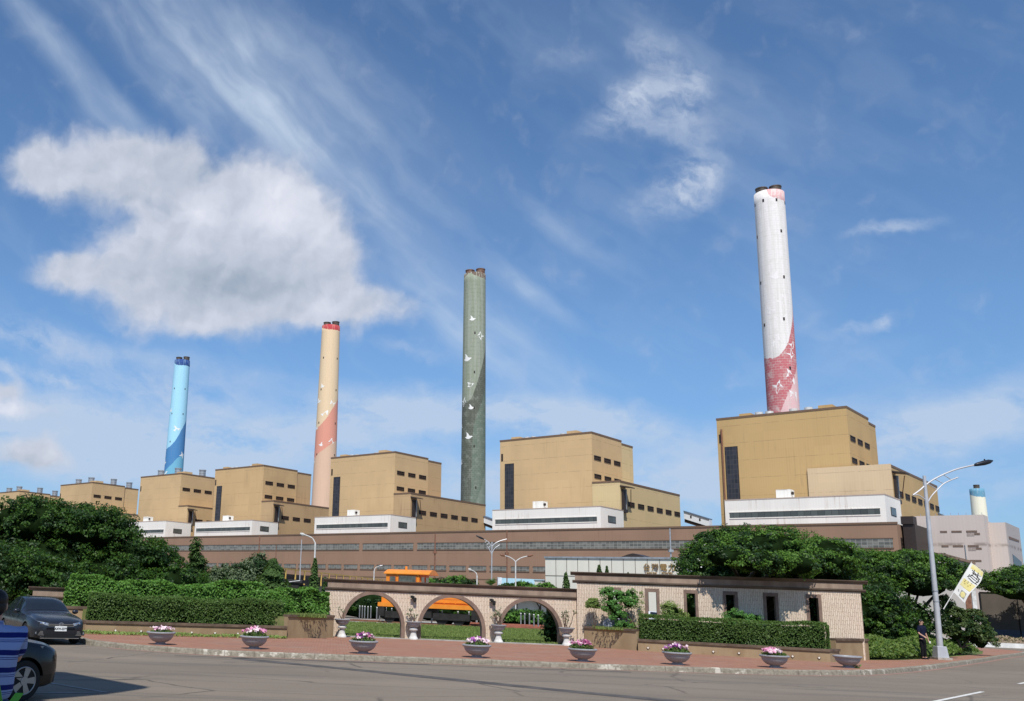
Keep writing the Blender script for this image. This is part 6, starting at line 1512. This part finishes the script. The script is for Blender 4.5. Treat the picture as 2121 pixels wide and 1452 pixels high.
def make_car(name, label, cat, loc, heading, keys, paint, wheels, wr, spokes=5, tw=0.2, glassx=(0.82, 0.12, -1.15, -1.75), sidex=(0.55, -1.35), nose=True, plate=None, two_tone=None):
    """x forward, origin on the ground under the middle"""
    t = thing(name, label, cat, loc, math.atan2(heading[1], heading[0]), 'parked cars at the left')
    rows = catmull(keys, 90)
    secs = [section(r) for r in rows]; ns = len(secs[0])
    def ring(i):
        s = secs[i]; x = rows[i][0]
        return [(x, y, z) for y, z in s] + [(x, -y, z) for y, z in s[-2:0:-1]]
    rg = [ring(i) for i in range(len(rows))]; m_ = len(rg[0])
    mb = MB(); mb.sm = True
    vs = [v for r in rg for v in r]; fs = []
    for i in range(len(rg) - 1):
        for k in range(m_): fs.append((i * m_ + k, i * m_ + (k + 1) % m_, (i + 1) * m_ + (k + 1) % m_, (i + 1) * m_ + k))
    fs.append(tuple(range(m_ - 1, -1, -1))); fs.append(tuple((len(rg) - 1) * m_ + k for k in range(m_)))
    mb.add(vs, fs)
    body = mb.build('body', paint, t)
    bm = bmesh.new(); bm.from_mesh(body.data); bmesh.ops.recalc_face_normals(bm, faces=bm.faces[:]); bm.to_mesh(body.data); bm.free()
    # wheel arches
    cut = MB()
    for wx in wheels:
        for s in (1, -1): cut.tube([(wx, s * 0.55, wr), (wx, s * 1.1, wr)], wr + 0.05, 32)
    co_ = cut.build('cutter', paint, t)
    md = body.modifiers.new('arches', 'BOOLEAN'); md.object = co_; md.operation = 'DIFFERENCE'; md.solver = 'EXACT'
    bpy.context.view_layer.update()
    dg = bpy.context.evaluated_depsgraph_get()
    me = bpy.data.meshes.new_from_object(body.evaluated_get(dg)); body.modifiers.clear(); body.data = me
    me.polygons.foreach_set('use_smooth', [True] * len(me.polygons)); me.set_sharp_from_angle(angle=R(40))
    bpy.data.objects.remove(co_)
    def patch(nm, m2, xr, ks, side=0, off=0.006, parent=t, solid=True):
        """lift a patch of the body surface: stations between xr, section columns ks"""
        idx = [i for i in range(len(rows)) if min(xr) <= rows[i][0] <= max(xr)]
        vs, fs = [], []; cols = list(range(ks[0], ks[1] + 1))
        def pt(i, k, sg):
            y, z = secs[i][k]; a = secs[i][max(k - 1, 0)]; b2 = secs[i][min(k + 1, ns - 1)]
            ny, nz = (b2[1] - a[1]), -(b2[0] - a[0]); l = math.hypot(ny, nz) or 1
            j0, j1 = max(i - 1, 0), min(i + 1, len(rows) - 1)
            dzdx = (secs[j1][k][1] - secs[j0][k][1]) / ((rows[j1][0] - rows[j0][0]) or 1e-6)
            nx = -dzdx * nz / l
            return (rows[i][0] + nx * off, sg * (y + ny / l * off), z + nz / l * off)
        for sg in ([1] if side == 1 else [-1] if side == -1 else [1, -1]):
            o_ = len(vs)
            for i in idx:
                for k in cols: vs.append(pt(i, k, sg))
            nc = len(cols)
            for a in range(len(idx) - 1):
                for b2 in range(nc - 1):
                    q = (o_ + a * nc + b2, o_ + a * nc + b2 + 1, o_ + (a + 1) * nc + b2 + 1, o_ + (a + 1) * nc + b2)
                    fs.append(q if sg > 0 else q[::-1])
        mb = MB(); mb.sm = True; mb.add(vs, fs)
        return mb.build(nm, m2, parent)
    patch('windscreen', M_CGLASS, (glassx[1], glassx[0]), (8, ns - 1))
    patch('rear_window', M_CGLASS, (glassx[3], glassx[2]), (8, ns - 1))
    for sg in (1, -1):
        patch('side_window', M_CGLASS, (sidex[1], (sidex[0] + sidex[1]) / 2 - 0.04), (6, 8), sg)
        patch('side_window', M_CGLASS, ((sidex[0] + sidex[1]) / 2 + 0.04, sidex[0]), (6, 8), sg)
    patch('sill', M_TRIM, (-1.9, 1.9), (1, 3), 0, 0.003)
    w_front = keys[4][1]
    for wx in wheels:
        for s in (1, -1):
            wy = s * (w_front - tw * 0.5 - 0.01)
            wt_ = MB(); wt_.sm = True
            wt_.lathe([(wr * 0.68, -tw / 2), (wr * 0.95, -tw / 2), (wr, -tw / 2 + 0.03), (wr, tw / 2 - 0.03), (wr * 0.95, tw / 2), (wr * 0.68, tw / 2)], seg=36)
            wt_.xform(Matrix.Rotation(R(90), 4, 'X'))
            wh = wt_.build('wheel', M_RUBBER, t, loc=(wx, wy, wr), autosm=True)
            rm = MB(); yo = s * tw * 0.42
            rr = MB(); rr.sm = True
            rr.lathe([(wr * 0.70, -0.02), (wr * 0.70, 0.02), (wr * 0.64, 0.025), (wr * 0.62, -0.02)], seg=36); rr.xform(Matrix.Translation((0, yo, 0)) @ Matrix.Rotation(R(90), 4, 'X')); 
            rm.v, rm.f, rm.mi, rm.smooth = rr.v, rr.f, rr.mi, rr.smooth
            for k in range(spokes):
                an = 2 * math.pi * k / spokes + 0.3
                M_ = Matrix.Translation((0, yo, 0)) @ Matrix.Rotation(an, 4, 'Y'); n0 = len(rm.v)
                rm.add([(-0.028, -0.02, 0), (0.028, -0.02, 0), (0.06, -0.02, wr * 0.67), (-0.06, -0.02, wr * 0.67), (-0.028, 0.02, 0), (0.028, 0.02, 0), (0.06, 0.02, wr * 0.67), (-0.06, 0.02, wr * 0.67)],
                       [(0, 3, 2, 1), (4, 5, 6, 7), (0, 1, 5, 4), (1, 2, 6, 5), (2, 3, 7, 6), (3, 0, 4, 7)]); rm.xform(M_, n0)
            n0 = len(rm.v); rm.tube([(0, yo - 0.03, 0), (0, yo + 0.03, 0)], 0.07, 16)
            rm.build('rim', M_ALLOY, wh)
            MB().tube([(0, s * 0.0, 0), (0, s * 0.02, 0)], wr * 0.62, 24).build('brake_disc', M_BLACK, wh)
    for s in (1, -1):
        mr = MB(); mr.ball((0.62, s * (w_front + 0.10), 0.99), 1, 12, 8, (0.07, 0.11, 0.075)); mr.build('mirror', paint, t, autosm=True)
    return t, patch, rows, secs

SEDAN = [  # x, half width, bottom, belt, top half width, top
    [2.34, 0.46, 0.34, 0.58, 0.40, 0.62], [2.30, 0.60, 0.26, 0.64, 0.52, 0.68], [2.20, 0.76, 0.20, 0.70, 0.66, 0.745], [1.95, 0.845, 0.18, 0.77, 0.72, 0.83], [1.55, 0.875, 0.18, 0.84, 0.74, 0.905],
    [1.15, 0.88, 0.18, 0.89, 0.74, 0.955], [0.92, 0.88, 0.18, 0.91, 0.73, 0.985], [0.72, 0.88, 0.18, 0.925, 0.70, 1.08], [0.40, 0.88, 0.18, 0.935, 0.645, 1.27], [0.08, 0.88, 0.18, 0.945, 0.60, 1.40],
    [-0.25, 0.88, 0.18, 0.95, 0.585, 1.45], [-0.70, 0.88, 0.18, 0.96, 0.58, 1.455], [-1.15, 0.88, 0.18, 0.97, 0.58, 1.40], [-1.50, 0.875, 0.18, 0.98, 0.60, 1.27], [-1.82, 0.865, 0.19, 0.99, 0.66, 1.10],
    [-2.05, 0.84, 0.20, 0.99, 0.68, 1.045], [-2.22, 0.80, 0.22, 0.96, 0.66, 1.02], [-2.32, 0.72, 0.28, 0.88, 0.60, 0.93], [-2.35, 0.60, 0.34, 0.78, 0.50, 0.82]]
hd = (math.sin(R(33)), -math.cos(R(33)))
P_DARK = car_paint('dark grey metallic paint', (0.014, 0.016, 0.022))
car1, patch1, rows1, secs1 = make_car('parked_car', 'dark grey sedan facing right beside the kerb, front plate visible', 'car', (-8.62 - 2.3 * hd[0], 30.85 - 2.3 * hd[1], 0), hd, SEDAN, P_DARK, (1.38, -1.32), 0.32)
# front details
def fy(x):   # half width at a given x near the nose
    for a, b_ in zip(rows1[:-1], rows1[1:]):
        if b_[0] <= x <= a[0]: return a[1]
    return 0.5
for s in (1, -1):
    h = MB(); pts = []
    for k in range(9):
        q = k / 8; y = s * (0.40 + 0.40 * q); x = 2.345 - 0.10 * q - 0.30 * q ** 3
        pts.append((x, y, 0.60 + 0.06 * q, 0.675 + 0.075 * q))
    vs = [(x + 0.012, y, z0) for x, y, z0, z1 in pts] + [(x - 0.03, y, z1) for x, y, z0, z1 in pts] + [(x - 0.1, y * 0.97, z0) for x, y, z0, z1 in pts] + [(x - 0.14, y * 0.97, z1) for x, y, z0, z1 in pts]
    n = 9; fs = [(k, k + 1, n + k + 1, n + k) for k in range(n - 1)] + [(2 * n + k, 3 * n + k, 3 * n + k + 1, 2 * n + k + 1) for k in range(n - 1)] + [(n + k, n + k + 1, 3 * n + k + 1, 3 * n + k) for k in range(n - 1)] + [(k, 2 * n + k, 2 * n + k + 1, k + 1) for k in range(n - 1)] + [(0, n, 3 * n, 2 * n), (n - 1, 3 * n - 1, 4 * n - 1, 2 * n - 1)]
    h.sm = True; h.add(vs, fs); hl = h.build('headlight', M_LENS, car1, autosm=True)
    for y in (0.50, 0.62): MB().ball((2.31 - (y - 0.4) * 0.22, s * y, 0.665), 0.034, 10, 6).build('projector', M_CHROME, hl)
    # fog lamp surround with chrome louvres
    f = MB().box(2.16, 2.30, min(s * 0.52, s * 0.80), max(s * 0.52, s * 0.80), 0.30, 0.44).build('fog_recess', M_TRIM, car1)
    mb = MB()
    for q in range(4): mb.box(2.21, 2.315, min(s * 0.50, s * (0.70 - 0.02 * q)), max(s * 0.50, s * (0.70 - 0.02 * q)), 0.305 + 0.036 * q, 0.318 + 0.036 * q)
    mb.build('chrome_louvre', M_CHROME, f); MB().tube([(2.25, s * 0.755, 0.375), (2.30, s * 0.745, 0.375)], 0.04, 12).build('fog_lamp', M_LENS, f)
MB().box(2.27, 2.352, -0.42, 0.42, 0.585, 0.60).box(2.27, 2.352, -0.40, 0.40, 0.635, 0.65).build('grille_bar', M_CHROME, car1)
MB().box(2.26, 2.348, -0.42, 0.42, 0.60, 0.635).build('upper_grille', M_TRIM, car1)
MB().extr([(-0.50, 0.22), (0.50, 0.22), (0.42, 0.42), (-0.42, 0.42)], 2.22, 2.335, 'x').build('lower_grille', M_TRIM, car1)
MB().box(2.24, 2.33, -0.62, 0.62, 0.205, 0.225).build('chrome_lip', M_CHROME, car1)
em = MB()
for (rx, ry, cz) in ((0.075, 0.05, 0.645), (0.028, 0.046, 0.645), (0.058, 0.02, 0.665)):
    ptsr = [(2.362, rx * math.cos(2 * math.pi * k / 20), cz + ry * math.sin(2 * math.pi * k / 20)) for k in range(21)]
    em.tube(ptsr, 0.006, 6, caps=False)
em.build('emblem', M_CHROME, car1)
pl = BX('number_plate', M_PLATE, car1, 2.345, 2.362, -0.19, 0.19, 0.435, 0.585)
text_part('AXW-5599', 0.105, 0.002, M_PLATEK, pl, (2.365, 0, 0.472), (R(90), 0, R(90)), name='plate_number', wscale=0.80, bold=0.003)
# near hatchback, in shade at the left edge
HATCH = [
    [2.12, 0.50, 0.36, 0.60, 0.42, 0.66], [2.08, 0.64, 0.26, 0.70, 0.55, 0.76], [1.96, 0.78, 0.22, 0.80, 0.66, 0.87], [1.70, 0.86, 0.20, 0.88, 0.72, 0.955], [1.35, 0.88, 0.20, 0.94, 0.74, 1.01],
    [1.05, 0.885, 0.20, 0.97, 0.74, 1.05], [0.85, 0.885, 0.20, 0.99, 0.73, 1.09], [0.60, 0.885, 0.20, 1.00, 0.70, 1.24], [0.30, 0.885, 0.20, 1.01, 0.66, 1.42], [0.0, 0.885, 0.20, 1.02, 0.63, 1.54],
    [-0.4, 0.885, 0.20, 1.03, 0.62, 1.60], [-0.9, 0.885, 0.20, 1.04, 0.62, 1.60], [-1.4, 0.88, 0.20, 1.05, 0.62, 1.55], [-1.75, 0.87, 0.20, 1.05, 0.62, 1.42], [-1.95, 0.86, 0.22, 1.04, 0.64, 1.22],
    [-2.05, 0.83, 0.24, 1.0, 0.66, 1.08], [-2.12, 0.72, 0.30, 0.86, 0.60, 0.94]]
P_NAVY = car_paint('black blue paint', (0.003, 0.004, 0.007))
hb = (math.sin(R(37)), math.cos(R(37))); rgt = (hb[1], -hb[0])
wxp, wyp = -5.08, 16.2
cx2 = wxp - 1.30 * hb[0] - 0.80 * rgt[0]; cy2 = wyp - 1.30 * hb[1] - 0.80 * rgt[1]
car2, patch2, rows2, secs2 = make_car('parked_car', 'black car in deep shade at the left edge, only its front corner showing', 'car', (cx2, cy2, 0), hb, HATCH, P_NAVY, (1.30, -1.28), 0.33, glassx=(0.82, 0.02, -1.5, -1.9), sidex=(0.5, -1.5))
for s in (1, -1):
    h = MB(); h.sm = True; n = 9; pts = []
    for k in range(n):
        q = k / 8; pts.append((2.10 - 0.06 * q - 0.42 * q ** 2.2, s * (0.50 + 0.36 * q), 0.66 + 0.06 * q, 0.76 + 0.12 * q))
    vs = [(x + 0.02, y, z0) for x, y, z0, z1 in pts] + [(x - 0.02, y * 0.985, z1) for x, y, z0, z1 in pts] + [(x - 0.12, y * 0.93, z0) for x, y, z0, z1 in pts] + [(x - 0.14, y * 0.93, z1 - 0.01) for x, y, z0, z1 in pts]
    fs = [(k, k + 1, n + k + 1, n + k) for k in range(n - 1)] + [(2 * n + k, 3 * n + k, 3 * n + k + 1, 2 * n + k + 1) for k in range(n - 1)] + [(n + k, n + k + 1, 3 * n + k + 1, 3 * n + k) for k in range(n - 1)] + [(k, 2 * n + k, 2 * n + k + 1, k + 1) for k in range(n - 1)] + [(0, n, 3 * n, 2 * n), (n - 1, 3 * n - 1, 4 * n - 1, 2 * n - 1)]
    h.add(vs, fs); h.build('headlight', M_LENS, car2, autosm=True)
MB().box(2.02, 2.135, -0.45, 0.45, 0.30, 0.58).build('grille', M_TRIM, car2)

# pale car glimpsed through the first clear window
car3 = make_car('parked_car', 'pale silver car glimpsed through the second opening of the window wall', 'car', (26.9, 82.0, 0.1), (-0.86, 0.5), SEDAN, car_paint('silver paint', (0.55, 0.57, 0.60)), (1.38, -1.32), 0.32)[0]
car3['group'] = 'parked cars behind the walls'; 

# unseen canopy shaped to throw the big shadow over the near car; it stands left of the view
M_CAN = mat('pale concrete canopy', (0.42, 0.40, 0.37), 0.85, var=0.1)
t = thing('unseen_canopy', 'unseen canopy left of the view, shaped to shade the near car and people', 'canopy', (-6.2, 12.4, 0))
H_ = 12.0
dx, dy = math.sin(SUN_AZ) * H_ / math.tan(SUN_EL), math.cos(SUN_AZ) * H_ / math.tan(SUN_EL)
shp = [(-3.55, 18.95), (-4.0, 17.75), (-4.9, 16.4), (-1.9, 11.0), (-1.6, 3.0), (-22, 3.0), (-22, 22.0), (-5.9, 21.4)]
MB().prism([(x - dx + 6.2, y - dy - 12.4) for x, y in shp][::-1], H_, H_ + 0.5).build('roof', M_CAN, t)
for x, y in ((-4.5, -6.0), (-9, -1.5), (-14, -4)): MB().box(x - 0.25, x + 0.25, y - 0.25, y + 0.25, 0, H_ - 0.01).build('column', M_CAN, t)

# ------------------------------------------------------------------ people
def skin_mesh(name, joints, edges, m_, parent, sub=2, root=0):
    """joints: [(x, y, z, rx, ry)], edges: index pairs"""
    me = bpy.data.meshes.new(name); me.from_pydata([j[:3] for j in joints], edges, []); me.update()
    o = bpy.data.objects.new(name, me); COL.objects.link(o)
    o.modifiers.new('skin', 'SKIN'); sk = me.skin_vertices[0].data
    for i, j in enumerate(joints): sk[i].radius = (j[3], j[4] if len(j) > 4 else j[3])
    sk[root].use_root = True
    s = o.modifiers.new('sub', 'SUBSURF'); s.levels = sub; s.render_levels = sub
    bpy.context.view_layer.update()
    m2 = bpy.data.meshes.new_from_object(o.evaluated_get(bpy.context.evaluated_depsgraph_get()))
    o.modifiers.clear(); o.data = m2; m2.materials.clear(); m2.materials.append(m_)
    m2.polygons.foreach_set('use_smooth', [True] * len(m2.polygons)); o.parent = parent
    return o
M_SKIN = mat('skin', (0.46, 0.27, 0.19), 0.55, spec=0.35, var=0.08, scale=8)
M_HAIR = mat('black hair', (0.012, 0.010, 0.009), 0.5, spec=0.3, scale=60, stretch=(1, 1, 0.2), var=0.4)
def striped_shirt():
    mt, nt, b = new_mat('pale blue shirt with navy stripes'); setp(b, 0.85, 0, 0.15)
    tc = N(nt, 'ShaderNodeTexCoord').outputs['Object']; sp = N(nt, 'ShaderNodeSeparateXYZ'); L(nt, tc, sp.inputs[0])
    n = NOISE(nt, tc, 4, 3)
    z = MATH(nt, 'ADD', sp.outputs[2], MATH(nt, 'MULTIPLY', n.outputs[0], 0.012))
    f = MATH(nt, 'FRACT', MATH(nt, 'DIVIDE', z, 0.145))
    big = MATH(nt, 'MULTIPLY', SMOOTH(nt, f, 0.02, 0.04), SMOOTH(nt, f, 0.34, 0.32))
    th = None
    for c0 in (0.80, 0.90):
        d = MATH(nt, 'ABSOLUTE', MATH(nt, 'SUBTRACT', f, c0)); k = SMOOTH(nt, d, 0.022, 0.014); th = k if th is None else MATH(nt, 'MAXIMUM', th, k)
    c = MIX(nt, MATH(nt, 'MAXIMUM', big, th), (0.24, 0.30, 0.50), (0.008, 0.015, 0.12))
    L(nt, c, b.inputs['Base Color']); return mt
def person(label, loc, facing, H, shirt, trouser, arms, build=1.0, sleeve=0.55, hair=M_HAIR, group=None, shoes=M_TRIM, headturn=0.0):
    """facing: rotation about Z, the figure looks along -Y before it; arms: for each side shoulder->elbow->wrist offsets in units of H"""
    t = thing('person', label, 'person', loc, facing, group)
    h = H; w = build
    J = [(0, 0, 0.53 * h, 0.066 * h * w, 0.046 * h * w), (0, 0.0, 0.60 * h, 0.062 * h * w, 0.044 * h * w), (0, 0.0, 0.70 * h, 0.064 * h * w, 0.040 * h * w), (0, 0.0, 0.785 * h, 0.046 * h * w, 0.030 * h), (0, 0.0, 0.845 * h, 0.033 * h, 0.034 * h), (0, -0.006 * h, 0.885 * h, 0.036 * h, 0.042 * h), (0, -0.010 * h, 0.93 * h, 0.043 * h, 0.053 * h), (0, -0.006 * h, 0.97 * h, 0.037 * h, 0.045 * h)]
    E = [(0, 1), (1, 2), (2, 3), (3, 4), (4, 5), (5, 6), (6, 7)]
    arm_pts = {}
    for s, (el, wr) in zip((1, -1), arms):
        sh = Vector((s * 0.105 * h * (0.5 + 0.5 * w), 0.0, 0.805 * h)); e = sh + Vector(el) * h; k = e + Vector(wr) * h
        hd_ = k + (k - e).normalized() * 0.045 * h
        i0 = len(J); J += [(*sh, 0.028 * h,), (*e, 0.026 * h), (*k, 0.017 * h), (*hd_, 0.024 * h, 0.014 * h)]
        E += [(3, i0), (i0, i0 + 1), (i0 + 1, i0 + 2), (i0 + 2, i0 + 3)]; arm_pts[s] = (sh, e, k, hd_, i0)
        d = (k - e).normalized(); side = d.cross(Vector((0, 1, 0))); side = side.normalized() if side.length > 0.1 else Vector((1, 0, 0))
        for q, (o_, ln) in enumerate(((-1.2, 0.040), (-0.4, 0.048), (0.4, 0.046), (1.2, 0.036))):
            b0 = hd_ + side * o_ * 0.011 * h + d * 0.008 * h; b1 = b0 + d * ln * 0.55 * h; b2 = b1 + (d * 0.8 + Vector((0, -0.6, 0))).normalized() * ln * 0.5 * h
            n0 = len(J); J += [(*b0, 0.0055 * h), (*b1, 0.0052 * h), (*b2, 0.0045 * h)]; E += [(i0 + 3, n0), (n0, n0 + 1), (n0 + 1, n0 + 2)]
        n0 = len(J); b0 = hd_ - d * 0.018 * h + side * 0.02 * h * -s; J += [(*b0, 0.006 * h), (*(b0 + d * 0.03 * h + side * 0.012 * h * -s), 0.0055 * h)]; E += [(i0 + 2, n0), (n0, n0 + 1)]
    for s in (1, -1):
        n0 = len(J); J += [(s * 0.05 * h, 0, 0.50 * h, 0.052 * h), (s * 0.055 * h, -0.008 * h, 0.28 * h, 0.034 * h), (s * 0.055 * h, 0.005 * h, 0.05 * h, 0.022 * h), (s * 0.06 * h, -0.06 * h, 0.022 * h, 0.024 * h, 0.014 * h)]
        E += [(0, n0), (n0, n0 + 1), (n0 + 1, n0 + 2), (n0 + 2, n0 + 3)]
    skin_mesh('body', J, E, M_SKIN, t)
    # face: nose and ears
    MB().ball((0, -0.062 * h, 0.925 * h), 1, 8, 6, (0.009 * h, 0.014 * h, 0.016 * h)).build('nose', M_SKIN, t, autosm=True)
    for s in (1, -1):
        MB().ball((s * 0.046 * h, 0.0, 0.93 * h), 1, 8, 6, (0.008 * h, 0.014 * h, 0.02 * h)).build('ear', M_SKIN, t, autosm=True)
        MB().ball((s * 0.018 * h, -0.055 * h, 0.938 * h), 0.006 * h, 8, 6).build('eye', M_HAIR, t)
    BX('mouth', M_RUSTY, t, -0.014 * h, 0.014 * h, -0.060 * h, -0.054 * h, 0.897 * h, 0.901 * h)
    hb_ = MB(); hb_.ball((0, 0.010 * h, 0.958 * h), 1, 18, 12, (0.052 * h, 0.060 * h, 0.052 * h)); hb_.ball((0, 0.026 * h, 0.93 * h), 1, 16, 10, (0.048 * h, 0.040 * h, 0.050 * h)); hb_.build('hair', hair, t, autosm=True)
    # shirt
    SJ = [(0, 0, 0.47 * h, 0.104 * h * w, 0.078 * h * w), (0, 0, 0.60 * h, 0.094 * h * w, 0.073 * h * w), (0, 0, 0.70 * h, 0.104 * h * w, 0.082 * h * w), (0, 0.005 * h, 0.795 * h, 0.098 * h * w, 0.078 * h), (0, 0, 0.838 * h, 0.042 * h, 0.042 * h)]
    SE = [(0, 1), (1, 2), (2, 3), (3, 4)]
    for s in (1, -1):
        sh, e, k, hd_, i0 = arm_pts[s]; n0 = len(SJ); m2 = sh + (e - sh) * min(1, sleeve / 0.6)
        SJ += [(*sh, 0.050 * h), (*m2, 0.042 * h)]; SE += [(3, n0), (n0, n0 + 1)]
    so = skin_mesh('shirt', SJ, SE, shirt, t)
    MB().lathe([(0.046 * h, 0.835 * h), (0.041 * h, 0.862 * h), (0.036 * h, 0.862 * h)], seg=18).build('collar', shirt, so, autosm=True)
    TJ = [(0, 0, 0.535 * h, 0.090 * h * w, 0.062 * h * w), (0, 0, 0.48 * h, 0.092 * h * w, 0.066 * h * w)]; TE = [(0, 1)]
    for s in (1, -1):
        n0 = len(TJ); TJ += [(s * 0.053 * h * (0.6 + 0.4 * w), 0, 0.44 * h, 0.056 * h), (s * 0.057 * h, -0.008 * h, 0.27 * h, 0.043 * h), (s * 0.057 * h, 0.003 * h, 0.045 * h, 0.036 * h)]
        TE += [(1, n0), (n0, n0 + 1), (n0 + 1, n0 + 2)]
    skin_mesh('trousers', TJ, TE, trouser, t)
    for s in (1, -1):
        sb = MB(); sb.ball((s * 0.060 * h, -0.03 * h, 0.022 * h), 1, 12, 8, (0.028 * h, 0.075 * h, 0.026 * h)); sb.build('shoe', shoes, t, autosm=True)
    return t, arm_pts
M_NAVYC = mat('dark navy cloth', (0.010, 0.013, 0.032), 0.9, spec=0.1, var=0.25, scale=6)
M_BLACKC = mat('black cloth', (0.010, 0.010, 0.012), 0.9, spec=0.1, var=0.2, scale=6)
M_GREYC = mat('blue grey cloth', (0.05, 0.06, 0.085), 0.9, spec=0.1, var=0.15, scale=6)
M_JEAN = mat('dark blue denim', (0.03, 0.05, 0.10), 0.9, spec=0.1, var=0.25, scale=10)
pm, ap = person('man in dark navy short sleeved uniform standing left of the street lamp, holding white paper', (26.2, 42.6, 0.15), R(25), 1.70, M_NAVYC, M_BLACKC,
       [((0.035, -0.01, -0.17), (0.025, -0.035, -0.14)), ((-0.05, -0.02, -0.16), (0.03, -0.09, -0.06))])
hp = ap[1][3]
BX('paper', M_PLATE, None, hp.x - 0.02, hp.x + 0.07, hp.y - 0.03, hp.y - 0.022, hp.z - 0.09, hp.z + 0.01)
o = bpy.data.objects['paper']; o.location = (26.2, 42.6, 0.15); o.rotation_euler = (0, 0, R(25)); tag(o, 'small white paper in the hand of the man by the lamp post', 'paper')
ps, ap2 = person('person in a pale blue shirt with navy stripes, seen from behind at the left edge', (-2.96, 8.5, 0), R(200), 1.84, striped_shirt(), M_JEAN,
       [((0.0, -0.09, -0.13), (-0.05, -0.12, 0.05)), ((0.0, -0.09, -0.13), (0.05, -0.12, 0.05))], build=1.35, sleeve=0.5)
pg, ap3 = person('person in a grey blue top with one arm raised, beyond the striped shirt', (-3.95, 10.6, 0), R(150), 1.80, M_GREYC, M_BLACKC,
       [((0.02, -0.09, -0.12), (-0.05, -0.02, 0.13)), ((-0.02, -0.09, -0.12), (0.05, -0.02, 0.13))], build=1.1, sleeve=0.6)
# green straps hanging at the hip of the striped shirt
M_GREENB = mat('bright green ribbon', (0.09, 0.30, 0.035), 0.6, var=0.2)
t = thing('green_bag', 'bright green ribbon bag slung at the hip of the striped shirt person', 'bag', (-2.75, 8.14, 0.13))
def ribbon(pts, w):
    vs = []
    for x, y, z in pts: vs += [(x - w / 2, y, z), (x + w / 2, y - 0.01, z), (x - w / 2, y + 0.012, z), (x + w / 2, y + 0.002, z)]
    n = len(pts); fs = []
    for i in range(n - 1):
        a = 4 * i; b_ = a + 4; fs += [(a, b_, b_ + 1, a + 1), (a + 2, a + 3, b_ + 3, b_ + 2), (a, a + 2, b_ + 2, b_), (a + 1, b_ + 1, b_ + 3, a + 3)]
    return MB().add(vs, fs)
ribbon([(-0.06, 0, 1.25), (-0.02, -0.06, 1.12), (0.03, -0.08, 0.98), (0.06, -0.07, 0.86), (0.08, -0.06, 0.78)], 0.032).build('strap', M_GREENB, t)
ribbon([(0.20, -0.02, 0.90), (0.17, -0.05, 0.84), (0.10, -0.07, 0.80), (0.03, -0.07, 0.77)], 0.07).build('ribbon_end', M_GREENB, t)
MB().ball((0.08, 0, 0.66), 1, 12, 8, (0.15, 0.07, 0.15)).build('pouch', M_GREENB, t, autosm=True)
